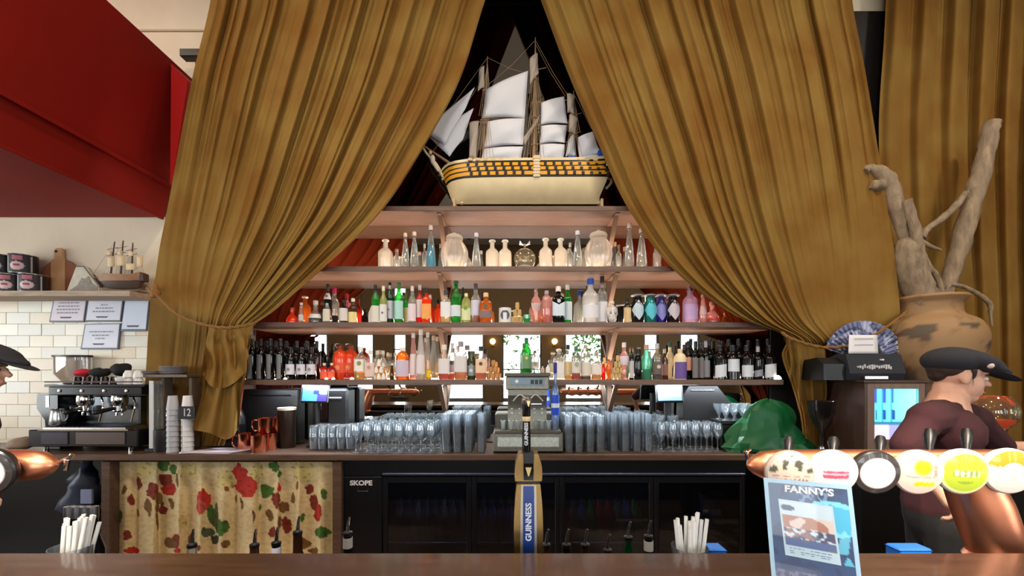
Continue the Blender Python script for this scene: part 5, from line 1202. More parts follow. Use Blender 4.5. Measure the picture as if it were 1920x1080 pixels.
for k, x in enumerate((241, 260)):
    for j in range(2):
        o = inst('espresso_cup', CUPW, (X(x, D + .08), D + .08, zt + .056 + j * .0565), None, (PI, 0, 0)); props(o, 'white cup turned over in the %s stack, %s one, on the espresso machine' % (('left', 'right')[k], ('lower', 'upper')[j]), 'cup', 'white espresso cups')
o = inst('espresso_cup', CUPW, (X(226, D + .05), D + .05, zt), None); props(o, 'single white cup left of the stacked white cups on the espresso machine', 'cup', 'white espresso cups')
def lump(name, label, cat, c, r, m, seed, parts=None):
    b = MB(); b.ball(c, r, 20, 14); 
    b.v = [tuple(Vector(v) + Vector((1, .6, 1)) * noise.noise(Vector(v) * 22 + Vector((seed, 0, 0))) * .014) for v in b.v]
    o = b.build(name, m, None, 80, (c[0], c[1], c[2] - r[2])); return props(o, label, cat)
lump('red_cloth', 'small crumpled red cloth on top of the espresso machine', 'cloth', P(155, 699, D + .2), (.062, .05, .032), mat('red_cloth', (196, 30, 50), .8), 1)
lump('flat_hat', 'folded black cap on top of the espresso machine, behind the black cups', 'cap', P(188, 698, D + .22), (.08, .06, .04), mat('black_cloth', (18, 18, 20), .85), 3)
lump('flat_hat', 'black cap lying behind the white cups on the espresso machine', 'cap', P(226, 693, D + .24), (.075, .06, .055), mat('black_cloth', (18, 18, 20), .85), 6)
t = thing('coffee_grinder', 'coffee grinder with a clear bean hopper behind the espresso machine', 'grinder', (X(136, 3.8), 3.8, ZC)); d = 3.79; c = (X(136, d), d, 0)
MB().lathe([(.165, Z(668, d)), (.165, Z(701, d)), (.06, Z(722, d)), (.04, Z(730, d))], 28, c, ry=.45).build('hopper', glass('hopper_plastic', (220, 212, 206), .3), t)
MB().lathe([(0, Z(666, d)), (.17, Z(666, d)), (.172, Z(669, d)), (.165, Z(670, d)), (0, Z(670, d))], 28, c, ry=.45).build('lid', BLACK, t)
MB().lathe([(.075, Z(716, d)), (.06, Z(722, d)), (.05, Z(740, d)), (.07, ZC + .25), (.075, ZC), (0, ZC)], 20, c, ry=.8).build('body', DP, t)
t = thing('knock_grinder', 'black angular grinder beside the left end of the espresso machine', 'grinder', (X(88, 3.5), 3.5, ZC)); d = 3.5
b = MB(); b.prism([(X(69, d), Z(766, d)), (X(69, d), Z(740, d)), (X(73, d), Z(737, d)), (X(108, d), Z(737, d)), (X(108, d), ZC + .12), (X(86, d), ZC + .12), (X(84, d), Z(788, d))], d, d + .14); b.build('case', BLACKG, t, 20)
MB().rb(85, 92, 742, 764, d - .004, d + .01, .003).build('chrome_strip', CHROME, t)
MB().cb(X(84, d), X(110, d), d + .01, d + .13, ZC, ZC + .121, .006).build('pedestal', BLACK, t)
t = thing('milk_jug', 'steel milk jug standing on the left of the espresso machine tray', 'jug', (X(108, D + .06), D + .06, Z(799, D) )); c = (X(108, D + .08), D + .08, Z(799, D) + .002); t.location = c
MB().lathe([(0, 0), (.048, 0), (.052, .01), (.046, .07), (.04, .11), (.044, .128), (.041, .128), (.037, .11), (.043, .07), (.047, .014), (0, .012)], 24, c).build('jug', STEEL, t)
MB().tube(smooth_path([(c[0] + .04, c[1], c[2] + .115), (c[0] + .08, c[1], c[2] + .11), (c[0] + .078, c[1], c[2] + .05), (c[0] + .048, c[1], c[2] + .03)]), .005, 6).build('handle', STEEL, t)
t = thing('splash_screen', 'clear upright splash panel at the right end of the espresso machine', 'panel', (X(284, 3.42), 3.42, ZC)); d = 3.39
MB().cb(X(282, d), X(286, d), d, d + .09, ZC + .03, Z(714, d), .002).build('sheet', CLEARB, t)
MB().cb(X(280, d), X(288, d), d - .004, d + .004, ZC + .03, Z(714, d), .001).build('front_edge', mat('acrylic_edge', (214, 220, 224), .2), t)
MB().cb(X(272, d), X(294, d), d - .01, d + .1, ZC, ZC + .03, .004).build('foot_rail', BLACK, t)
t = thing('knock_box', 'dark round knock box right of the espresso machine', 'bin', (X(302, 3.42), 3.42, ZC)); c = (X(306, 3.44), 3.44, ZC)
hk = Z(806, 3.42) - ZC
MB().lathe([(0, 0), (.062, 0), (.066, .01), (.066, hk), (.06, hk), (.058, .015), (0, .012)], 24, c).build('bin', mat('bin_grey', (62, 60, 62), .35, .5), t); MB().tube([(c[0] - .062, c[1], ZC + hk * .9), (c[0] + .062, c[1], ZC + hk * .9)], .01, 8).build('knock_bar', BLACK, t)
for k, (x, y) in enumerate(((297, 768), (312, 775))):
    t = thing('steel_tool', 'steel bar tool standing in the dark corner by the paper cups, %s' % ('left' if k == 0 else 'right'), 'tool', (X(x, 3.56), 3.56, ZC), 'bar tools')
    hh = Z(y, 3.56) - ZC
    MB().tube([(X(x, 3.56), 3.56, ZC + .004), (X(x, 3.56), 3.57, ZC + hh * .75)], .006, 8).build('shaft', STEEL, t); MB().caps((X(x, 3.56), 3.57, ZC + hh * .75), (X(x, 3.56), 3.57, ZC + hh), .012, .014).build('grip', CHROME, t)
# box with plates, paper cups, table number, papers
t = thing('plate_stand', 'dark box stand with plates on it behind the paper cups', 'stand', (X(315, 3.56), 3.56, ZC)); d = 3.48
ztop = Z(702, d)
MB().rb(264, 350, 702, 708, d, d + .17, .004).build('top_board', mat('stand_brown', (110, 96, 84), .5), t)
for x in (293, 346): MB().cb(X(x - 3, d), X(x + 3, d), d + .06, d + .16, ZC, Z(708, d), .004).build('side_board', mat('stand_brown', (110, 96, 84)), t)
PL = MB().lathe([(0, 0), (.055, 0), (.06, .003), (.095, .012), (.096, .015), (.06, .007), (0, .006)], 28).mesh('plate', mat('plate_grey', (176, 172, 178), .3))
for k in range(5):
    o = inst('plate', PL, (X(325, d + .085), d + .085, ztop + .001 + k * .0125)); props(o, 'grey plate in the tall stack under the curtain, %s from the bottom' % ORD[k], 'plate', 'stacked plates')
for k in range(2):
    o = inst('plate', PL, (X(282, d + .085), d + .085, ztop + .001 + k * .0125)); props(o, 'grey plate in the low stack on the dark stand, %s one' % ('lower', 'upper')[k], 'plate', 'low stack of plates')
CUP = MB().lathe([(0, 0), (.03, 0), (.031, .002), (.043, .11), (.045, .112), (.042, .112), (.029, .006), (0, .005)], 20).mesh('paper_cup', mat('paper_cup_white', (238, 238, 240), .5))
CUPG = MB().lathe([(0, 0), (.03, 0), (.031, .002), (.043, .11), (.045, .112), (.042, .112), (.029, .006), (0, .005)], 20).mesh('paper_cup', mat('paper_cup_grey', (186, 188, 196), .5))
for k in range(9):
    o = inst('paper_cup', CUPG, (X(324, 3.42), 3.42, ZC + .112 + k * .042), None, (PI, 0, 0)); props(o, 'grey paper cup upside down in the left cup stack, %s from the bottom' % ORD[k], 'cup', 'grey paper cups')
for k in range(9):
    o = inst('paper_cup', CUP, (X(352, 3.43), 3.43, ZC + .112 + k * .042), None, (PI, 0, 0)); props(o, 'white paper cup upside down behind the number card, %s from the bottom' % ORD[k], 'cup', 'white paper cups')
t = thing('table_number', 'black table number card reading 12 on a thin steel stand', 'sign', (X(342, 3.36), 3.36, ZC)); d = 3.36
MB().rb(334, 366, 762, 786, d, d + .008, .002).build('card', BLACK, t)
text('number', '12', .085, mat('sign_silver', (200, 200, 206), .4), t, P(350, 774, d - .0005), sx=.8, bold=.001)
MB().tube([P(341, 786, d + .004), (X(341, d), d + .004, ZC + .004)], .003, 6).build('rod', STEEL, t); MB().lathe([(0, 0), (.03, 0), (.028, .006), (0, .008)], 18, (X(341, d), d + .02, ZC)).build('foot', STEEL, t)
b = MB()
for k in range(9): b.cb(X(346 + random.uniform(-2, 2), 3.36), X(348 + 92, 3.36) + random.uniform(-.01, .01), 3.325, 3.325 + .21, ZC + .0008 + k * .0012, ZC + .0018 + k * .0012, .0002, Matrix.Rotation(random.uniform(-.06, .14), 3, 'Z'))
b.v = [(v[0] + (v[1] - 3.33) * .5, v[1], v[2]) for v in b.v]
t = thing('paper_sheets', 'loose pile of white paper sheets below the curtain tail', 'papers', (X(400, 3.4), 3.4, ZC)); b.build('sheets', mat('paper_lilac', (222, 212, 226), .7), t, 0)
t = thing('black_box', 'black box with small silver lettering behind the paper sheets', 'box', (X(430, 3.6), 3.6, ZC)); d = 3.56
MB().rb(416, 448, 796, 836, d, d + .1, .004).build('carton', BLACK, t)
b = MB()
for k, x in enumerate((418, 423, 429, 436, 444)): b.rb(x, x + (4 if k < 3 else 2), 801, 807, d - .001, d + .001, .0003)
b.build('silver_print', SIL_M := mat('silver_print', (206, 206, 212), .4), t, 0)
t = thing('dark_bottle', 'tall dark bottle in the shade right of the curtain tail', 'bottle', (X(448, 3.62), 3.62, ZC)); hh = Z(750, 3.62) - ZC
MB().lathe([(0, 0), (.045, 0), (.047, .004), (.047, hh * .62), (.03, hh * .75), (.016, hh * .82), (.015, hh), (0, hh)], 18, (X(448, 3.64), 3.64, ZC)).build('body', mat('smoky_black', (46, 46, 48), .25), t)
MB().lathe([(.017, hh * .9), (.019, hh * .9), (.019, hh * 1.01), (0, hh * 1.015)], 14, (X(448, 3.64), 3.64, ZC)).build('cap', BLACK, t)
lump('dish_cloth', 'crumpled grey cloth on the counter left of the espresso machine', 'cloth', (X(40, 3.5), 3.5, ZC + .05), (.09, .08, .05), mat('grey_cloth', (150, 130, 112), .85), 9)
# under the counter at the left: dark bin space with a blue-grey bag
t = thing('waste_bag', 'dark blue-grey bag in the open bay under the left counter', 'bag', (X(160, 3.5), 3.5, 0))
b = MB(); b.ball((X(158, 3.55), 3.55, .52), (.13, .11, .36), 24, 20); b.v = [tuple(Vector(v) + Vector((1, 1, .5)) * noise.noise(Vector(v) * 9) * .06) for v in b.v]; b.build('bag', mat('blue_bag', (46, 54, 76), .45), t, 80)
b = MB(); b.rb(150, 172, 918, 945, 3.42, 3.44, .003); b.build('pale_tag', mat('tag_blue', (130, 140, 176), .6), t)
# ------------------------------------------------------------------ right end: cabinet, printer, fan, urn, driftwood
D = 3.1; x0, x1 = X(1621, D), X(1740, D); zt = Z(713, D)
CW = mat('cabinet_wood', (70, 48, 38), .4, vary=.2, vscale=5, stretch=(6, 6, 1))
t = thing('display_cabinet', 'dark wooden cabinet with a lit blue screen behind the person on the right', 'cabinet', ((x0 + x1) / 2, 3.3, ZC))
MB().cb(x0, x0 + .02, D, 3.52, ZC, zt - .02, .003).build('side_panel', CW, t); MB().cb(x1 - .02, x1, D, 3.52, ZC, zt - .02, .003).build('side_panel', CW, t)
MB().cb(x0 - .008, x1 + .008, D - .008, 3.53, zt - .02, zt, .004).build('top_panel', CW, t)
MB().cb(x0 + .021, x1 - .021, 3.5, 3.52, ZC, zt - .021, .002).build('rear_panel', CW, t)
CF = mat('cabinet_front', (128, 104, 90), .45, vary=.12, vscale=6, stretch=(6, 6, 1))
sx0, sx1, sz0, sz1 = X(1640, D), X(1725, D), Z(824, D), Z(729, D)
MB().cb(x0 + .021, sx0, D - .002, D + .02, ZC + .001, zt - .021, .003).build('front_stile', CF, t); MB().cb(sx1, x1 - .021, D - .002, D + .02, ZC + .001, zt - .021, .003).build('front_stile', CF, t)
MB().cb(sx0, sx1, D - .002, D + .02, sz1, zt - .021, .003).build('front_rail', CF, t); MB().cb(sx0, sx1, D - .002, D + .02, ZC + .001, sz0, .003).build('front_rail', CF, t)
def scr(u, v):
    if v > .72:
        if u < .34: return (238, 190, 226)
        return (150, 150, 200)
    if v > .66: return (30, 120, 150)
    k = (u * 5.2) % 1
    if u < .45 and .16 < k < .5 and v < .3: return (40, 70, 220)
    if u < .5 and .2 < k < .52 and .42 < v < .62: return (20, 60, 150)
    if k < .12: return (20, 150, 170)
    return (lerp(80, 150, u), 222, 240)
b = MB(); b.grid(lambda u, v: (lerp(sx0, sx1, u), D + .012, lerp(sz1, sz0, v)), 30, 30, ink=lambda u, v: tuple(int(q) for q in scr(u, v))); b.build('lit_screen', printed('screen_picture', .3, 1.3), t)
MB().cb(x0 - .05, x1 - .1, D - .06, D + .2, ZC, ZC + .006, .002).build('rubber_mat', BLACK, t)
# receipt printer, fan
d = 3.16
t = thing('receipt_printer', 'black receipt printer with white paper standing on the dark cabinet', 'printer', (X(1620, d), d + .1, zt))
b = MB(); b.prism([(d, zt), (d - .02, zt + .05), (d + .02, Z(664, d)), (d + .1, Z(662, d)), (d + .28, Z(676, d)), (d + .3, zt)], X(1590, d), X(1694, d), 'x'); b.build('case', mat('printer_grey', (48, 52, 60), .4), t, 25)
b = MB(); b.prism([(d + .02, zt), (d + .02, zt + .12), (d + .1, zt + .17), (d + .27, zt + .15), (d + .28, zt)], X(1548, d), X(1589, d), 'x'); b.build('power_block', BLACK, t, 25)
b = MB(); b.grid(lambda u, v: P(lerp(1592, 1645, u) + 3 * v * (u - .4), lerp(628, 663, v), d + .035 - .02 * v), 6, 6); o = b.build('paper', PAPER, t, 80); o.modifiers.new('t', 'SOLIDIFY').thickness = .0012
b = MB()
for v in (.18, .5): b.add([P(1602, 628.8 + 35 * v, d + .03 - .02 * v), P(1637, 628 + 35 * v, d + .03 - .02 * v), P(1637, 629.2 + 35 * v, d + .03 - .02 * v), P(1602, 630 + 35 * v, d + .03 - .02 * v)], [(3, 2, 1, 0)])
b.build('printed_lines', mat('faded_ink', (150, 146, 166), .7), t, 0)
b = MB()
for k in range(15):
    x = 1608 + k * 4.4; b.rb(x, x + random.uniform(2, 3.4), 683 + random.uniform(0, 4), 690 + random.uniform(-1, 3), d - .014, d - .004, .0004)
b.build('silver_lettering', mat('silver_print', (206, 206, 212), .4), t, 0)
MB().rb(1622, 1666, 705, 711, d - .05, d + .01, .002).build('front_tray', STEEL, t); MB().rb(1654, 1658, 673, 676, d - .012, d + .01, .001).build('indicator', WHITE, t)
t = thing('folding_fan', 'open blue and white patterned folding fan behind the receipt printer', 'fan', P(1628, 668, 3.36)); t.location.z = zt
d = 3.35; c = P(1618, 676, d); rr = 76 * d / F
def fan(u, v):
    a = R(lerp(163, 14, u)); r_ = lerp(.3, 1, v) * rr; return (c.x + r_ * math.cos(a), d + .012 * (1 if int(round(u * 40)) % 2 else -1) * v, c.z + r_ * math.sin(a) * .98)
def fink(u, v):
    n = noise.noise(Vector((u * 9, v * 5, 2))); n2 = noise.noise(Vector((u * 24, v * 12, 6)))
    if v > .95: return (140, 150, 190)
    if v < .3: return (40, 46, 60)
    return (190, 198, 228) if n + .5 * n2 > .12 else ((66, 74, 104) if n + .5 * n2 > -.12 else (126, 136, 178))
b = MB(); b.grid(fan, 80, 14, ink=fink, flip=True); b.build('leaf', printed('fan_print', .6), t, 0)
for k in range(9):
    a = R(lerp(160, 17, k / 8)); MB().tube([c + Vector((0, .02, 0)), c + Vector((math.cos(a) * rr * .94, .016, math.sin(a) * rr * .94))], [.005, .003], 5).build('rib', mat('fan_rib', (60, 60, 76), .5), t)
MB().tube([(c.x, d + .01, zt), (c.x, d + .01, c.z + .02)], [.02, .012], 8).build('handle', BLACK, t)
# urn
d = 3.42; hz_ = lambda y: Z(y, d) - ZC; px = lambda n: n * d / F
t = thing('urn', 'big tan clay urn painted with dark birds, holding driftwood branches', 'urn', (X(1742, d), d, ZC)); c = (X(1742, d), d, ZC)
prof = [(0, 0), (px(44), 0), (px(46), .01), (px(44), hz_(800)), (px(50), hz_(750)), (px(60), hz_(715)), (px(72), hz_(680)), (px(78), hz_(648)), (px(77), hz_(626)), (px(68), hz_(606)), (px(52), hz_(595)), (px(46), hz_(588)), (px(46), hz_(572)), (px(50), hz_(566)), (px(54), hz_(561)), (px(52), hz_(557)), (px(44), hz_(559)), (px(40), hz_(575)), (px(40), hz_(600)), (0, hz_(600))]
b = MB(); N = 64; b.lathe(prof[:1] + [tuple(q) for q in [crom(prof[1:-4], i / 60) for i in range(61)]] + prof[-4:], N, c)
b.ink = {}
for i, v in enumerate(b.v):
    n = noise.noise(Vector(v) * 5.5 + Vector((3, 0, 7))); n2 = noise.noise(Vector(v) * 17); h = (v[2] - ZC)
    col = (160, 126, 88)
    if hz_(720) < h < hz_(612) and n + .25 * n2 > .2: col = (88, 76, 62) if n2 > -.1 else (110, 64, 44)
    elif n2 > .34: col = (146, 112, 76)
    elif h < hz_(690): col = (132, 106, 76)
    b.ink[i] = col
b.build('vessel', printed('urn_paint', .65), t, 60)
DW = mat('driftwood_grey', (170, 146, 118)); DW2 = mat('driftwood_pale', (146, 127, 104), .85, vary=.35, vscale=9, bump=.6, bscale=40, stretch=(3, 3, .8))
def branch(name_label, paths, d=3.42):
    t = thing('driftwood_branch', name_label, 'branch', P(1742, 590, d), 'driftwood branches')
    for k, (nm, pts, r) in enumerate(paths):
        pp = [P(x, y, d + dz) for x, y, dz in pts]
        q = smooth_path([(*p, rr_) for p, rr_ in zip(pp, r)], 6)
        MB().tube([v[:3] for v in q], [v[3] * d / F for v in q], 12, wob=.28).build(nm, DW2, t, 70)
branch('straight thick driftwood pole rising to the upper right from the urn', [('pole', [(1762, 590, 0), (1768, 555, 0), (1788, 501, 0), (1808, 428, 0), (1837, 334, 0), (1852, 270, 0), (1861, 230, 0)], [13, 14, 13, 15, 15, 13, 12])])
branch('thick crooked driftwood branch on the left of the urn with a knobbly fork', [('stem', [(1735, 600, -.03), (1727, 555, -.03), (1710, 510, -.03), (1700, 470, -.03), (1697, 448, -.03)], [25, 26, 25, 20, 10]), ('upper_stem', [(1697, 452, -.02), (1688, 420, -.02), (1681, 391, -.02), (1668, 351, -.02), (1650, 326, -.02), (1630, 317, -.02), (1622, 322, -.02)], [8, 10, 13, 15, 13, 9, 7]), ('fork', [(1660, 345, -.02), (1645, 348, -.03), (1632, 346, -.03)], [12, 10, 8])])
branch('thin forked driftwood stick crossing the middle of the urn', [('stick', [(1775, 590, -.08), (1758, 522, -.08), (1739, 501, -.08), (1723, 469, -.08), (1715, 428, -.08), (1700, 375, -.08)], [4, 5, 7, 8, 9, 8]), ('side_branch', [(1726, 446, -.07), (1740, 428, -.06), (1764, 412, -.05), (1790, 388, -.04), (1812, 361, -.03)], [8, 6, 6, 6, 5]), ('twig', [(1724, 450, -.08), (1740, 460, -.09), (1764, 469, -.1)], [5, 4, 2])])
branch('thin bent driftwood twig drooping over the right rim of the urn', [('twig', [(1766, 600, -.04), (1776, 540, -.05), (1800, 536, -.06), (1825, 546, -.06), (1846, 560, -.06), (1857, 572, -.06), (1857, 590, -.06), (1860, 611, -.06)], [3, 3.5, 3.5, 3.5, 4, 4, 2.5, 1.5])])
# green plastic bag
b = MB(); cc = Vector((X(1442, 3.42), 3.43, ZC))
def bag(u, v):
    a = 2 * PI * u; prof_ = crom([(1.0, 0), (1.03, .08), (.84, .3), (.66, .55), (.5, .78), (.26, .95), (.02, 1.0)], v); k = 1 + .3 * noise.noise(Vector((math.cos(a) * 2.2, math.sin(a) * 2.2, v * 3.4))) + .16 * noise.noise(Vector((math.cos(a) * 6, math.sin(a) * 6, v * 8)))
    return (cc.x + .345 * prof_[0] * k * math.cos(a), cc.y + .105 * prof_[0] * k * math.sin(a), ZC + .002 + max(.41 * prof_[1] * (1 + .12 * noise.noise(Vector((math.cos(a) * 2, math.sin(a) * 2, 9)))), 0))
b.grid(bag, 26, 12); o = b.build('plastic_bag', mat('green_plastic', (10, 92, 48), .35, vary=.15, vscale=7), None, 14, (cc.x, cc.y, ZC)); props(o, 'crumpled dark green plastic bag heaped on the right end of the back counter', 'bag')
# tall dark goblet
d = 3.2; c = (X(1541, d), d, ZC)
t = thing('tall_goblet', 'tall dark stemmed goblet standing left of the dark cabinet', 'glass', c); h = Z(752, d) - ZC
MB().lathe([(0, .004), (.075, .003), (.076, 0), (.012, .02), (.01, h * .38), (.02, h * .48), (.06, h * .6), (.085, h * .8), (.092, h), (.088, h), (.055, h * .6), (0, h * .5)], 24, c).build('bowl', glass('smoke_glass', (120, 110, 116), .1), t)
MB().lathe([(0, h * .1), (.016, h * .1), (.02, h * .16), (.013, h * .2), (0, h * .2)], 14, c).build('knop', CHROME, t)
# balloon goblet with an orange drink
d = 2.92; c = (X(1858, d), d, ZC); r = 38 * d / F
t = thing('balloon_goblet', 'large round goblet with a bright orange drink beside the right-hand person', 'glass', c); zc_ = Z(772, d) - ZC
MB().lathe([(0, .004), (.06, .003), (.06, 0), (.008, .012), (.007, zc_ - r * 1.0)] + [(r * math.sin(a), zc_ - r * math.cos(a)) for a in (R(12), R(30), R(50), R(70), R(90), R(110), R(128), R(142))], 28, c).build('bowl', glass('goblet_glass', (236, 226, 196), .1), t, 60)
MB().lathe([(r * .92 * math.sin(a), zc_ - r * .92 * math.cos(a)) for a in (R(1), R(15), R(35), R(55), R(66))] + [(0, zc_ - r * .36)], 24, c).build('drink', mat('orange_drink', (250, 84, 24), .2, emit=.25), t)
t = thing('orange_slice', 'blue folded napkin at the far right edge of the side counter', 'napkin', (X(1917, 2.95), 2.95, ZC)); t.name = 'napkin'
MB().cb(X(1908, 2.95), X(1950, 2.95), 2.9, 3.05, ZC, ZC + .06, .008).build('fold', mat('napkin_blue', (60, 84, 150), .7), t)

# ------------------------------------------------------------------ fridge under the counter
t = thing('bar_fridge', 'long black under-counter bar fridge with dark glass doors', 'fridge', (X(1018, 3.36), 3.56, 0)); d = 3.36
FB = mat('fridge_black', (13, 14, 20), .35); fx0, fx1 = X(643, d), X(1400, d)
MB().cb(fx0, fx1, d, 3.79, Z(893, d), .92, .004).build('top_rail', FB, t)
MB().cb(fx0, X(716, d), d, 3.79, .04, Z(894, d), .004).build('motor_panel', FB, t)
MB().cb(X(717, d), fx1, 3.75, 3.79, .04, Z(894, d), .003).build('inner_rear', FB, t); MB().cb(X(717, d), fx1, d + .03, 3.745, .04, .08, .003).build('inner_base', FB, t)
MB().cb(fx1 - .02, fx1, d + .03, 3.745, .081, Z(894, d), .003).build('end_panel', FB, t)
MB().cb(X(718, d), fx1 - .021, d + .05, 3.74, .24, .25, .002).build('inner_shelf', STEEL, t)
MB().rb(716, 1398, 887.5, 891.5, d - .02, d - .002, .004).build('door_handle', mat('handle_bluesteel', (120, 124, 160), .25, .8), t)
text('logo', 'SKOPE', .052, mat('logo_white', (226, 226, 232), .5), t, P(677, 906, d - .002), sx=1.15, bold=.002)
MB().tube([P(671, 913, d - .003), P(671, 921, d - .003), P(690, 921, d - .003), P(690, 913, d - .003)], .002, 5).build('lock_outline', STEEL, t)
DG = glass('dark_door_glass', (150, 156, 172), .01, .03, .35)
for (a, c_) in ((718, 884), (885, 1050), (1051, 1226), (1227, 1397)):
    dr = MB(); w = 9
    dr.rb(a, a + w, 894, 1250, d - .002, d + .026); dr.rb(c_ - w, c_, 894, 1250, d - .002, d + .026); dr.rb(a + w, c_ - w, 894, 906, d - .002, d + .026); dr.rb(a + w, c_ - w, 1240, 1250, d - .002, d + .026)
    o = dr.build('door', FB, t); MB().rb(a + w, c_ - w, 906, 1240, d + .008, d + .014, .001).build('glass_pane', DG, o, 0)
BB = [(0, 0), (.031, 0), (.032, .004), (.032, .17), (.024, .205), (.0125, .235), (.0125, .285), (.0145, .287), (.0145, .302), (0, .303)]
FC = {}
def beer(x, d, z, col, where, col_n, row_n):
    if col not in FC: FC[col] = (MB().lathe(BB[:-3] + [(0, .287)], 12).mesh('body', mat('beer_%d_%d_%d' % col, col, .15)), MB().lathe([(.0147, .285), (.0147, .302), (0, .304)], 12).mesh('cap', STEEL))
    t = thing('beer_bottle', 'small beer bottle behind the %s fridge door, %s from its left, %s row' % (where, ORD[col_n], ('front', 'second', 'third')[row_n]), 'bottle', (x, d, z), 'bottles in the fridge')
    inst('body', FC[col][0], (x, d, z), t); inst('cap', FC[col][1], (x, d, z), t)
for (a, c_, cols) in ((742, 868, ((96, 98, 108), (64, 70, 86), (110, 112, 120))), (905, 960, ((56, 70, 120), (84, 96, 150))), (1062, 1200, ((150, 40, 44), (90, 100, 90), (50, 80, 136), (36, 126, 62), (160, 50, 50)))):
    n = int((c_ - a) / 17); wh = 'left' if a < 800 else ('second' if a < 1000 else 'third')
    for k in range(n + 1):
        for r in range(3): beer(X(a + k * 17, 3.46), 3.46 + r * .085, .251, cols[k % len(cols)], wh, k, r)
t = thing('ice_tub', 'pale tub behind the right-hand fridge door', 'tub', (X(1335, 3.56), 3.56, .251)); MB().lathe([(0, 0), (.08, 0), (.1, .33), (.108, .33), (.108, .345), (.098, .345), (.08, .01), (0, .01)], 20, (X(1335, 3.56), 3.56, .251)).build('tub', mat('tub_grey', (110, 106, 104), .6), t)
MB().rb(1318, 1352, 956, 966, 3.452, 3.456, .001).build('tub_label', PAPER, t)
# ------------------------------------------------------------------ the bar counter in front
ZB = 1.118
t = thing('bar_counter', 'glossy dark brown wooden bar counter along the bottom of the view', 'counter', (0, .8, 0))
MB().cb(-4.2, 4.2, .5, 1.15, ZB - .05, ZB, .008).build('bar_top', BARTOP, t)
MB().cb(-4.2, 4.2, .62, .68, 0, ZB - .051, .004).build('front_panel', WOOD, t)
MB().cb(-4.2, 4.2, .69, 1.34, 1.0, 1.03, .003).build('drip_ledge', BLACK, t)
MB().cb(-4.2, 4.2, 1.30, 1.33, 0, .999, .003).build('rear_panel', BLACK, t)
ZL = 1.031
# speed rail with pouring bottles
t = thing('speed_rail', 'steel bottle rail behind the bar counter holding pouring bottles', 'rail', (0, 1.52, .7))
MB().cb(-1.4, 1.1, 1.42, 1.62, .70, .72, .003).build('tray', STEEL, t); MB().cb(-1.4, 1.1, 1.62, 1.63, .72, .86, .003).build('front_guard', STEEL, t)
for x in (-1.0, 0, .9): MB().cb(x - .02, x + .02, 1.331, 1.42, .70, .72, .003).build('bracket', STEEL, t)
GL['brown2'] = mat('brown_bottle', (48, 26, 16), .12)
for k, (x, top, g, capc, lb) in enumerate(((360, 1000, 'clear', CORK, 0), (477, 1000, 'brown2', BK, 0), (518, 996, 'black', (40, 36, 60), (216, 216, 236)), (558, 976, 'brown2', BK, 0), (652, 978, 'black', BK, (190, 190, 190)),
       (1024, 1000, 'brown2', BK, 0), (1062, 1000, 'black', BK, 0), (1097, 1000, 'brown2', BK, 0), (1139, 1010, 'black', BK, 0), (1178, 986, 'dkgreen', BK, 0), (1216, 984, 'black', BK, (206, 206, 206)))):
    d = 1.52; zt = Z(top, d); x_ = X(x, d); look = ('first', 'second', 'third, white-collared', 'fourth', 'fifth, grey-collared', 'sixth', 'seventh', 'eighth', 'ninth', 'tenth, green', 'last, white-collared')[k]
    t = thing('pour_bottle', 'dark bottle neck with steel pourer behind the bar, %s from left' % look, 'bottle', (x_, d, .721), 'bottles in the speed rail')
    hb = zt - .05 - .721
    MB().lathe([(0, 0), (.036, 0), (.038, .004), (.038, hb * .62), (.03, hb * .7), (.016, hb * .8), (.0145, hb * .99), (.0145, hb), (0, hb)], 16, (x_, d, .721)).build('body', GL[g], t)
    if lb: MB().lathe([(.0155, hb * .86), (.0165, hb * .86), (.0165, hb * .98), (.0155, hb * .98)], 14, (x_, d, .721)).build('neck_label', colm('label', lb), t)
    MB().lathe([(.015, 0), (.016, .002), (.016, .012), (.008, .016), (.0, .017)], 12, (x_, d, .721 + hb)).build('collar', BLACK, t)
    MB().tube(smooth_path([(x_, d, .721 + hb + .014), (x_ + .002, d, .721 + hb + .04), (x_ + .008, d - .004, .721 + hb + .066)]), [.006] * 4 + [.005] * 4 + [.004] * 3, 8).build('pourer', STEEL, t)
for k in range(4):
    d = 1.5; x_ = X(130 + k * 15, d); t = thing('bar_tin', 'small dark bottle with a steel top before the dark left bay, %s' % ('outermost', 'second', 'third', 'innermost')[k], 'bottle', (x_, d, .721), 'steel-topped bottles'); t.name = 'pour_bottle'
    hb = Z(956, d) - .721
    MB().lathe([(0, 0), (.03, 0), (.032, .004), (.032, hb * .65), (.014, hb * .82), (.013, hb), (0, hb)], 14, (x_, d, .721)).build('body', GL['black'], t)
    MB().lathe([(.014, hb * .93), (.0155, hb * .93), (.0155, hb * 1.03), (0, hb * 1.035)], 12, (x_, d, .721)).build('cap', STEEL, t)
# straws in glasses
STRAW = mat('straw_white', (244, 244, 242), .5)
def straws(x, y, d, n, lean, side):
    c = Vector((X(x, d), d, ZL)); hc = .075
    t = thing('straw_glass', 'clear glass packed with white straws at the %s of the bar' % side, 'glass', c, 'straw glasses')
    MB().lathe([(0, 0), (.04, 0), (.042, .004), (.05, hc), (.048, hc), (.04, .01), (0, .008)], 24, c).build('tumbler', CLEAR, t)
    rnd = random.Random(5 + x)
    for k in range(n):
        q = rnd.uniform(-1, 1); e = rnd.uniform(-.6, .6); h = rnd.uniform(.135, .168)
        p0 = c + Vector((q * .03, e * .03, .012)); p1 = c + Vector((q * .046 + lean + rnd.uniform(-.006, .006), e * .04, h))
        b = MB(); b.tube([p0, p1], .0052, 8, False); b.tube([p0, p1], .0046, 8, False)
        o = b.build('straw', STRAW, None, 60, p0); props(o, 'white straw standing in the packed straw glass at the %s of the bar' % side, 'straw', 'straws at the %s' % side)
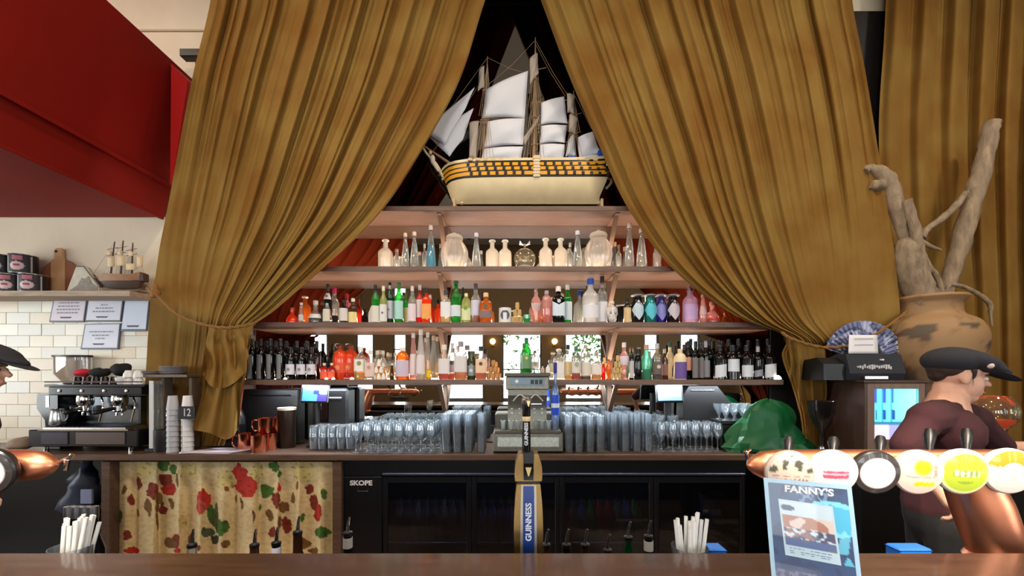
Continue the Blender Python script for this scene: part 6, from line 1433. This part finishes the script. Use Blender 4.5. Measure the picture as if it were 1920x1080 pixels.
straws(134, 1035, 1.22, 17, .016, 'left end'); straws(1293, 1037, 1.22, 15, .003, 'right')
t = None
for x, w, lb in ((1346, 34, 'small bright blue packet behind the bar beside the right straw glass'), (1718, 62, 'blue and lilac packet behind the bar between menu sign and copper column')):
    d = 1.24; t = thing('packet', lb, 'packet', (X(x, d), d, ZL)); z1 = Z(1030, d)
    MB().cb(X(x - w / 2, d), X(x + w / 2, d), d, d + .05, ZL, z1, .004).build('wrapper', mat('packet_blue', (50, 130, 240), .35), t)
    MB().cb(X(x - w / 2 - .3, d), X(x + w / 2 + .3, d), d - .001, d + .051, Z(1034, d), Z(1032.6, d), .0004).build('stripe', mat('packet_dark', (40, 60, 160), .4), t)

# ------------------------------------------------------------------ black and bronze stout tap in the middle
d = 1.24; zf = Z(1046, d)
BZ = mat('bronze_gold', (176, 142, 90), .25, .85, vary=.12, vscale=14); TB = mat('tap_blue', (30, 60, 138), .3, coat=.4)
t = thing('stout_tap', 'slim bronze and black beer tap with a blue lettered front, centre of the bar', 'beer tap', (X(991, d), d, ZL))
def outline(y0, y1, hw0, hw1, hw2, n=10):
    pts = []
    for k in range(n + 1):
        v = k / n; pts.append((lerp(y0, y1, v), hw0 * (1 - v) ** 2 + 2 * hw1 * v * (1 - v) + hw2 * v * v))
    return pts
def column(y0, y1, hw, front, back, nm, mt, xo=0, bow=0):
    o = outline(y0, y1, *hw); L_ = [(X(991 + xo - w, d), Z(y, d)) for y, w in o]; R_ = [(X(991 + xo + w, d), Z(y, d)) for y, w in o[::-1]]
    return MB().prism(L_ + R_, front, back).build(nm, mt, t, 40)
column(908, 1062, (22, 31, 25), d + .0, d + .075, 'body', BZ); column(852, 903, (18, 29, 25), d + .004, d + .07, 'head', BZ)
column(902, 909, (20, 20, 20), d + .006, d + .068, 'neck_ring', BLACK)
column(909, 1060, (14, 16, 15), d - .006, d - .0005, 'front_plate', mat('plate_silver', (206, 200, 186), .25, .6))
pl = column(910, 1058, (10, 11, 10), d - .009, d - .0065, 'name_plate', TB)
column(1036, 1058, (9.5, 9.5, 9.5), d - .0105, d - .0092, 'foot_plate', BLACK)
text('lettering', 'GUINNESS', .0235, mat('letter_silver', (226, 232, 240), .4), t, P(991.5, 979, d - .0095), (PI / 2, -PI / 2, 0), sx=1.0, bold=.0006)
column(856, 900, (9, 10, 9), d - .004, d + .0035, 'head_plate', BLACKG); column(849, 868, (10, 10, 9), d - .008, d + .04, 'socket', BLACK)
def harp(y, s, dd, parent):
    b = MB(); b.prism([(X(991 - 6 * s, dd), Z(y - 8 * s, dd)), (X(991 + 6 * s, dd), Z(y - 8 * s, dd)), (X(991 + 1 * s, dd), Z(y + 9 * s, dd)), (X(991 - 1 * s, dd), Z(y + 9 * s, dd))], dd - .003, dd); return b.build('emblem', mat('emblem_gold', (216, 190, 130), .35, .5), parent, 0)
harp(884, .95, d - .0042, t)
hx = 987
b = MB(); b.lathe([(0, 0), (.0125, 0), (.0125, .05), (.011, .1), (.0115, .112), (.012, .114), (.012, .155), (.0, .157)], 18, P(hx, 851, d + .03), ry=1); hd = b.build('handle', BLACKG, t)
zc0 = Z(851, d + .03)
MB().lathe([(.0128, .098), (.0134, .099), (.0134, .111), (.0128, .112)], 18, P(hx, 851, d + .03)).build('handle_band', mat('band_cream', (222, 196, 150), .35), hd)
MB().lathe([(.0124, .15), (.0145, .153), (.015, .164), (.010, .170), (0, .171)], 16, P(hx, 851, d + .03)).build('handle_cap', CHROME, hd)
text('lettering', 'GUINNESS', .0145, mat('letter_silver', (226, 232, 240)), t, P(hx, 814, d + .0155), (PI / 2, -PI / 2, 0), bold=.0004)
harp(757, .6, d + .015, t)
MB().cb(X(968, d), X(1014, d), d, d + .08, ZL - .001, zf, .004).build('foot', BLACK, t)

# ------------------------------------------------------------------ copper beer fonts
BD_ = 1.30
def font(xa, xb, col, badges, label, zt=0, handles=()):
    zc = Z(872, BD_); r = .047
    t = thing('beer_font', label, 'beer tap', (X(col[0][0], BD_), BD_, ZL), 'copper beer fonts')
    b = MB(); s = 1 if xb > xa else -1; xA, xB = X(xa, BD_), X(xb, BD_)
    pr = [(0, .001), (.008, .016), (.022, .028), (.05, .042), (.10, .047)]
    pts = [(xA + s * k, BD_, zc) for k, q in pr] + [(xB, BD_, zc)]; b.tube(pts, [q for k, q in pr] + [r], 24); b.build('manifold', COPPER, t, 60)
    q = smooth_path([(*P(x, y, BD_), w * BD_ / F) for x, y, w in col], 6)
    MB().tube([v[:3] for v in q], [v[3] for v in q], 28).build('column', COPPER, t, 60)
    MB().lathe([(0, 0), (.075, 0), (.078, .006), (.07, .02), (0, .022)], 28, (X(col[-1][0], BD_), BD_, ZL)).build('flange', COPPER, t)
    for (x, y, rad, nm, ink, rim) in badges:
        dd = BD_ - .085; c = P(x, y, dd); rr = rad * dd / F
        m = Matrix.Rotation(R(-10 if x > 900 else 10), 3, 'Z') @ Matrix.Rotation(R(6), 3, 'X')
        def tr(mb): mb.v = [tuple(c + m @ Vector((v[0], -v[2], v[1]))) for v in mb.v]; return mb
        bb = tr(MB().lathe([(0, -.05), (.02, -.05), (.02, -.024), (rr * .96, -.022), (rr * 1.03, -.012), (rr * 1.03, 0), (rr * .97, .004), (0, .004)], 36)).build('badge', colm('rim', rim, .3), t, 40)
        b = MB(); n = 44
        def face(u, v): a = 2 * PI * u; k = v * rr * .96; return (k * math.cos(a), k * math.sin(a), .0045 + .009 * (1 - v * v))
        b.grid(face, n, 14, ink=lambda u, v: ink(v * math.cos(2 * PI * u), v * math.sin(2 * PI * u)), flip=True); tr(b).build('badge_face', printed('badge_print', .25, coat=.5), bb, 60)
    for (x, y0, y1) in handles:
        a, e = P(x, y1, BD_ + .0), P(x + 1, y0, BD_ + .03)
        MB().tube([a, a.lerp(e, .3), a.lerp(e, .7), e], [.008, .011, .016, .012], 12).build('tap_handle', BLACK, t, 50)
        MB().tube(smooth_path([(a.x, BD_ + .04, zc), (a.x, BD_ + .09, zc - .005), (a.x, BD_ + .11, zc - .05)]), .009, 8).build('spout', CHROME, t)
WH = (240, 230, 226)
def bk1(x, y):
    if y < -.12: return (232, 214, 206) if not (abs(y + .32) < .1 and int((x + 1) * 11) % 2 == 0 and abs(x) < .75) and not (abs(y + .68) < .09 and abs(x) < .3 and int((x + 1) * 12) % 2) else (150, 110, 104)
    if y < -.08: return (190, 160, 150)
    for (a, b_, r) in ((-.28, .52, .14), (-.32, .3, .1), (.28, .5, .2), (.36, .25, .1), (-.78, .2, .18), (.8, .2, .14), (.05, .85, .06)):
        if (x - a) ** 2 + (y - b_) ** 2 < r * r: return (96, 96, 84)
    return (226, 214, 198)
def bk2(x, y): return (220, 84, 116) if abs(x - .05) < .55 and abs(y + .05) < .17 and not abs(y + .02) < .05 else ((236, 176, 190) if abs(x - .05) < .55 and abs(y + .05) < .2 else (246, 234, 232))
def bk3(x, y): r = math.hypot(x, y); return (60, 56, 56) if r > .78 else ((250, 240, 240) if not (abs(y) < .06 and abs(x) < .4) else (236, 206, 206))
def bk4(x, y):
    if math.hypot(x - .05, y - .3) < .32: return (250, 226, 40)
    if math.hypot(x - .05, y - .3) < .4: return (250, 232, 120)
    if -.62 < y < -.4 and abs(x - .2) < .5 - abs(y + .5): return (246, 214, 30)
    if abs(x - .6) < .07 and y > -.1 and y < .4: return (196, 160, 140)
    return (206, 170, 160) if -.2 < y < -.14 and abs(x) < .6 else (246, 216, 204)
def bk5(x, y):
    if math.hypot(x, y) > .86: return (222, 236, 170)
    if abs(y + .02) < .15 and abs(x) < .52: return (232, 240, 200) if int((x + 1) * 9) % 2 else (150, 176, 100)
    if abs(x) < .3 and abs(y + .45) < .05: return (150, 180, 70)
    return (190, 214, 66)
def bk6(x, y): r = math.hypot(x, y); return (240, 160, 40) if y > .25 and r > .45 else ((214, 206, 206) if abs(x) < .12 and abs(y + .1) < .3 else (240, 226, 222))
font(1400, 2150, [(1806, 866, 38), (1820, 905, 40), (1840, 950, 44), (1858, 1000, 43), (1868, 1035, 38), (1870, 1062, 34)],
     [(1481, 887, 41, '', bk1, (206, 190, 176)), (1562, 886, 41, '', bk2, WH), (1642, 886, 40, '', bk3, (50, 46, 46)), (1722, 886, 41, '', bk4, (240, 206, 196)), (1806, 885, 42, '', bk5, (244, 240, 232)), (1893, 884, 42, '', bk6, (244, 236, 230))],
     'long copper beer font with round badges on the right of the bar', handles=((1478, 822, 850), (1562, 822, 850), (1650, 820, 850), (1742, 806, 850), (1812, 806, 850)))
font(106, -700, [(-340, 866, 38), (-355, 905, 40), (-370, 950, 44), (-385, 1000, 43), (-392, 1035, 38), (-394, 1062, 34)],
     [(-24, 884, 44, '', bk3, (40, 38, 40)), (-130, 884, 44, '', bk5, WH)], 'copper beer font whose tip juts in at the left edge of the bar', handles=((-60, 800, 846), (-160, 800, 846)))
t = thing('small_tap', 'small steel tap nozzle at the tip of the left copper beer font', 'tap', P(126, 862, 1.32))
MB().tube(smooth_path([P(104, 870, 1.32), P(118, 864, 1.32), P(130, 858, 1.32), P(136, 852, 1.32)]), .006, 8).build('nozzle', CHROME, t); MB().tube([P(126, 862, 1.32), P(123, 882, 1.32)], [.008, .006], 8).build('lever', CHROME, t)
t = thing('small_tap', 'small steel tap nozzle at the tip of the right copper beer font', 'tap', P(1402, 848, 1.32))
MB().tube(smooth_path([P(1402, 872, 1.34), P(1402, 858, 1.33), P(1400, 848, 1.32), P(1406, 842, 1.32)]), .006, 8).build('nozzle', CHROME, t); MB().tube([P(1402, 850, 1.325), P(1396, 846, 1.325)], [.007, .005], 8).build('lever', CHROME, t)

# ------------------------------------------------------------------ menu sign standing on the bar
TL, TR = P(1437, 900, 1.0), P(1591, 914, .935); dn = (P(1452, 1080, .97) - TL); k = (TL.z - ZB - .002) / -dn.z; dn *= k
nrm = (TR - TL).cross(dn).normalized()
if nrm.y > 0: nrm = -nrm
t = thing('menu_sign', 'upright blue table sign with a photo panel in a clear holder', 'sign', TL + dn + (TR - TL) / 2); t.location.z = ZB
at = lambda u, v, o=0: TL + (TR - TL) * u + dn * v + nrm * o
b = MB(); q = [at(-.035, -.02), at(1.035, -.02), at(1.035, 1), at(-.035, 1)]; b.add(q + [v - nrm * .006 for v in q], [(3, 2, 1, 0), (4, 5, 6, 7), (0, 1, 5, 4), (1, 2, 6, 5), (2, 3, 7, 6), (3, 0, 4, 7)]); b.build('holder', mat('sign_border', (176, 216, 244), .25), t, 0)
def mink(u, v):
    n = noise.noise(Vector((u * 5, v * 7, 3))); n2 = noise.noise(Vector((u * 17, v * 22, 8)))
    if .0 < v < .62 + .0:
        r = math.hypot((u - .78) / .42, (v - .3) / .17)
        if r < 1 and u > .55: return (70, 190, 236) if r < .75 + .2 * n2 else (130, 226, 250)
    if u > .86 - .12 * (v - .45) * 3 and .45 < v < .62 and abs(u - .88) < .1 - (v - .45) * .3: return (96, 190, 226)
    if .64 < v < .72 and abs(u - .93) < (v - .62) * .6: return (96, 190, 226)
    if v > .84: return (120, 116, 150) if n2 > 0 else (70, 72, 112)
    if v < .3 and abs(u - .55) < .2 and n2 > .1: return (120, 150, 196)
    return (44, 72, 122) if n > -.1 else (36, 58, 104)
b = MB(); b.grid(lambda u, v: at(lerp(.02, .98, u), lerp(.02, .99, v), .0006), 60, 80, ink=mink); b.build('poster', printed('poster_print', .3, coat=.4), t, 0)
def ph(u, v): return at(lerp(.16, .82, u) + .03 * v - .03, lerp(.17, .7, v) + .02 * u, .0016)
def pink(u, v):
    n = noise.noise(Vector((u * 4, v * 6, 12))); n2 = noise.noise(Vector((u * 11, v * 14, 4)))
    if u < .04 or u > .96 or v < .03 or v > .8: return (196, 222, 240)
    if v < .28: return (60, 80, 120) if (u - .15) ** 2 / .02 + (v - .14) ** 2 / .003 < 1 else (206, 228, 246)
    if v < .5: return (178, 120, 96) if n > -.05 else (226, 206, 200)
    if v < .68: return (206, 226, 240) if n2 > .12 else ((150, 96, 90) if n > .05 else (70, 70, 110))
    return (86, 104, 160) if n > -.15 else (110, 112, 120)
b = MB(); b.grid(ph, 40, 50, ink=pink); b.build('photo_panel', printed('poster_print', .3), t, 0)
b = MB(); rnd = random.Random(3)
for v in (.85, .9, .935):
    x = .1
    while x < .8: e = x + rnd.uniform(.03, .1); p0 = [ph(x, v - .007), ph(min(e, .88), v - .007), ph(min(e, .88), v + .007), ph(x, v + .007)]; b.add([p + nrm * .0006 for p in p0], [(3, 2, 1, 0)]); x = e + .02 if rnd.random() < .8 else e + .12
b.build('caption_lines', mat('caption_ink', (120, 150, 180), .6), t, 0)
ux = (TR - TL).normalized(); uy = -dn.normalized(); M3 = Matrix((ux, uy, ux.cross(uy))).transposed()
text('title', "FANNY'S", .0205, mat('title_white', (240, 246, 252), .4), t, at(.52, .068, .0012), M3.to_euler(), sx=1.15, depth=.0004, bold=.0008)
MB().cb(TL.x - .01, TR.x + .02, .86, .98, ZB, ZB + .003, .001).build('foot', CLEAR, t)
# ------------------------------------------------------------------ two bartenders
SKIN = mat('skin', (226, 172, 146), .5, vary=.04, vscale=14); SHIRT = mat('maroon_cotton', (62, 26, 32), .9, bump=.15, bscale=120); DARKT = mat('black_trousers', (20, 20, 22), .85)
CAPM = mat('cap_tweed', (42, 42, 50), .85, bump=.3, bscale=160); HAIR = mat('dark_hair', (52, 32, 24), .6, bump=.5, bscale=90, stretch=(1, 1, .2)); SHOE = mat('black_shoe', (16, 16, 16), .4)
def blend(v, k): return Vector(v) * k
def person(label, pos, J, f):
    """J: joints in the room; f: where the face points"""
    f = Vector(f).normalized(); s = Vector((f.y, -f.x, 0)).normalized(); u = s.cross(f).normalized()
    if u.z < 0: u = -u
    H = J['head']; t = thing('person', label, 'person', pos)
    rot = Matrix((f, s, u)).transposed()
    at = lambda a, b, c: H + f * a + s * b + u * c
    m = MB()
    m.ball(at(-.012, 0, .03), (.094, .074, .088), 20, 14, rot); m.ball(at(.03, 0, -.03), (.066, .06, .082), 18, 12, rot); m.ball(at(.052, 0, -.088), (.034, .036, .026), 14, 10, rot)
    m.caps(at(.088, 0, .012), at(.112, 0, -.022), .008, .013); m.ball(at(.088, 0, -.056), (.014, .022, .008), 12, 8, rot); m.ball(at(.086, 0, -.068), (.013, .02, .008), 12, 8, rot); m.ball(at(.082, 0, .026), (.014, .05, .01), 12, 8, rot)
    for k in (-1, 1): m.ball(at(-.004, k * .073, -.006), (.02, .009, .032), 12, 8, rot); m.ball(at(.062, k * .03, -.03), (.022, .022, .024), 12, 8, rot)
    m.caps(at(-.03, 0, -.06), J['neck'], .052, .058)
    m.caps(J['neck'], J['chest'], .075, .12); m.caps(J['chest'] + s * .07, J['chest'] - s * .07, .1, .1); m.caps(J['chest'], J['pelvis'], .115, .13)
    legs = []
    for k, n in ((1, 'r'), (-1, 'l')):
        S_, E_, W_ = J['sh_' + n], J['el_' + n], J['wr_' + n]
        m.caps(J['neck'].lerp(J['chest'], .35), S_, .07, .062); m.caps(S_, E_, .05, .041); m.caps(E_, W_, .04, .027)
        # palm, five fingers curling
        hd = (W_ - E_).normalized(); side = hd.cross(Vector((0, 0, 1))).normalized(); dn = hd.cross(side).normalized()
        if dn.z > 0: dn = -dn
        pc = W_ + hd * .055; m.caps(W_, pc, .025, .03); m.caps(pc - side * .022, pc + side * .022, .021, .019)
        for i, ln in enumerate((.034, .04, .037, .03)):
            b0 = pc + hd * .018 + side * (i - 1.5) * .0185; b1 = b0 + (hd * .85 + dn * .5).normalized() * ln; b2 = b1 + (hd * .15 + dn).normalized() * ln * .8; b3 = b2 + (dn - hd * .7).normalized() * ln * .55
            m.caps(b0, b1, .0095, .009, 8); m.caps(b1, b2, .009, .0085, 8); m.caps(b2, b3, .0085, .0075, 8)
        b0 = pc - hd * .02 - side * .026; b1 = b0 + (hd * .7 - side * .6 + dn * .4).normalized() * .036; m.caps(b0, b1, .011, .0095, 8); m.caps(b1, b1 + (hd + dn * .5 + side * .3).normalized() * .03, .0095, .008, 8)
        hip = J['pelvis'] + s * k * .085 - Vector((0, 0, .03)); kn = hip.lerp(Vector((hip.x, hip.y, 0)), .5) + Vector((0, 0, .02)); an = Vector((hip.x, hip.y, .085))
        m.caps(hip, kn, .085, .058); m.caps(kn, an, .056, .038); m.caps(an, Vector((an.x, an.y, .06)) + Vector((f.x, f.y, 0)) * .12, .04, .034); legs.append((hip, kn, an))
    body = remesh(m.build('body', SKIN, t), .0065, 3)
    # shirt, trousers, shoes follow the body
    g = MB(); nk = J['neck'] - Vector((0, 0, .03))
    g.caps(nk, J['chest'], .078, .136); g.caps(J['chest'] + s * .07, J['chest'] - s * .07, .116, .116); g.caps(J['chest'], J['pelvis'] + Vector((0, 0, .05)), .132, .146)
    for n in 'rl':
        S_, E_ = J['sh_' + n], J['el_' + n]; g.caps(nk.lerp(J['chest'], .35), S_, .085, .075); g.caps(S_, S_.lerp(E_, .88), .066, .06)
    remesh(g.build('shirt', SHIRT, t), .009, 5)
    g = MB(); g.caps(J['pelvis'] + Vector((0, 0, .05)), J['pelvis'], .142, .142)
    for hip, kn, an in legs: g.caps(hip, kn, .1, .074); g.caps(kn, an, .074, .058)
    remesh(g.build('trousers', DARKT, t), .012, 4)
    for hip, kn, an in legs:
        g = MB(); fx = Vector((f.x, f.y, 0)).normalized(); g.caps(Vector((an.x, an.y, .05)), Vector((an.x, an.y, .045)) + fx * .13, .05, .042); g.ball(Vector((an.x, an.y, .052)), (.05, .05, .05)); remesh(g.build('shoe', SHOE, t), .008, 3)
    # hair under the cap, flat cap, features
    g = MB(); g.ball(at(-.034, 0, .04), (.086, .079, .074), 18, 12, rot); g.ball(at(-.07, 0, .0), (.034, .055, .036), 14, 10, rot)
    for k in (-1, 1): g.caps(at(.02, k * .07, .03), at(.026, k * .069, -.0), .012, .005); g.caps(at(.018, k * .073, .0), at(.024, k * .07, -.05), .004, .002)
    remesh(g.build('hair', HAIR, t), .0055, 2)
    g = MB(); ct = rot @ Matrix.Rotation(R(13), 3, 'Y')
    g.ball(at(-.03, 0, .07), (.112, .106, .064), 22, 14, rot @ Matrix.Rotation(R(-6), 3, 'Y')); g.ball(at(.035, 0, .078), (.12, .1, .048), 22, 14, ct); g.ball(at(.095, 0, .056), (.085, .085, .026), 18, 12, rot @ Matrix.Rotation(R(18), 3, 'Y'))
    cp = remesh(g.build('cap', CAPM, t), .007, 5)
    g = MB(); g.ball(at(.132, 0, .032), (.082, .082, .009), 20, 10, rot @ Matrix.Rotation(R(17), 3, 'Y')); g.build('brim', CAPM, cp)
    MB().ball(at(.062, .086, .058), .013, 10, 8).build('badge_pin', mat('pin_pale', (226, 200, 190), .4), cp)
    for k in (-1, 1):
        e = MB().ball(at(.082, k * .03, .002), (.011, .014, .0095), 12, 8, rot).build('eye', WHITE, t); MB().ball(at(.0915, k * .03, .002), (.003, .006, .006), 10, 8, rot).build('iris', mat('iris_brown', (60, 40, 26), .2), e)
        MB().caps(at(.09, k * .018, .02), at(.082, k * .046, .02), .004, .003).build('eyebrow', HAIR, t)
    MB().ball(at(.098, 0, -.062), (.006, .02, .006), 12, 8, rot).build('lips', mat('lips', (200, 132, 116), .5), t)
    return t
V = Vector
JR = dict(head=P(1795, 706, 1.97), neck=P(1776, 752, 1.98), chest=P(1768, 808, 1.99), pelvis=V((2.0, 1.99, .93)),
          sh_r=P(1738, 785, 1.87), el_r=P(1694, 842, 1.84), wr_r=P(1762, 918, 1.74), sh_l=P(1826, 788, 2.08), el_l=P(1880, 842, 2.1), wr_l=P(1946, 838, 2.06))
pr = person('person in a dark flat cap and maroon shirt turned away behind the right beer font', (2.0, 1.99, 0), JR, (.93, -.34, -.14))
JL = dict(head=P(-46, 690, 1.97), neck=P(-66, 742, 1.98), chest=P(-84, 800, 1.99), pelvis=V((-2.6, 1.99, .95)),
          sh_r=P(-100, 775, 1.86), el_r=P(-96, 862, 1.84), wr_r=P(-60, 930, 1.72), sh_l=P(-66, 775, 2.1), el_l=P(-70, 866, 2.12), wr_l=P(-36, 925, 2.0))
person('person in a dark flat cap, mostly beyond the left edge of the view', (-2.6, 1.99, 0), JL, (.88, .45, -.1))

# ------------------------------------------------------------------ a pendant lamp of the room, seen in the mirror
t = thing('pendant_lamp', 'small white glowing pendant lamp mirrored among the second-shelf bottles', 'lamp', (-2.83, -.28, 2.62))
MB().lathe([(.02, .17), (.05, .13), (.1, .02), (.105, 0), (.1, 0), (.046, .125), (0, .15)], 24, (-2.83, -.28, 2.62)).build('lamp_shade', mat('shade_white', (250, 240, 220), .5, emit=2.2), t)
MB().tube([(-2.83, -.28, 2.78), (-2.83, -.28, ROOM_Z)], .005, 6).build('cable', BLACK, t)
MB().ball((-2.83, -.28, 2.67), .04, 12, 8).build('bulb', mat('bulb_glow', (255, 226, 180), .4, emit=10), t)
for k, (x, y) in enumerate(((-.58, ROOM_Y0 + .08), (1.28, ROOM_Y0 + .08))):
    t = thing('wall_sconce', 'warm wall lamp mirrored between the bright windows, %s' % ('left of the till', 'right of the till')[k], 'lamp', (x, y, 2.5))
    MB().cb(x - .05, x + .05, ROOM_Y0 + .001, ROOM_Y0 + .03, 2.42, 2.58, .006).build('back_plate', BRASS, t)
    MB().ball((x, ROOM_Y0 + .12, 2.56), .085, 16, 12).build('globe', mat('sconce_glow', (255, 206, 130), .4, emit=9), t)
    MB().tube(smooth_path([(x, ROOM_Y0 + .03, 2.46), (x, ROOM_Y0 + .1, 2.44), (x, ROOM_Y0 + .12, 2.48)]), .01, 8).build('arm', BRASS, t)
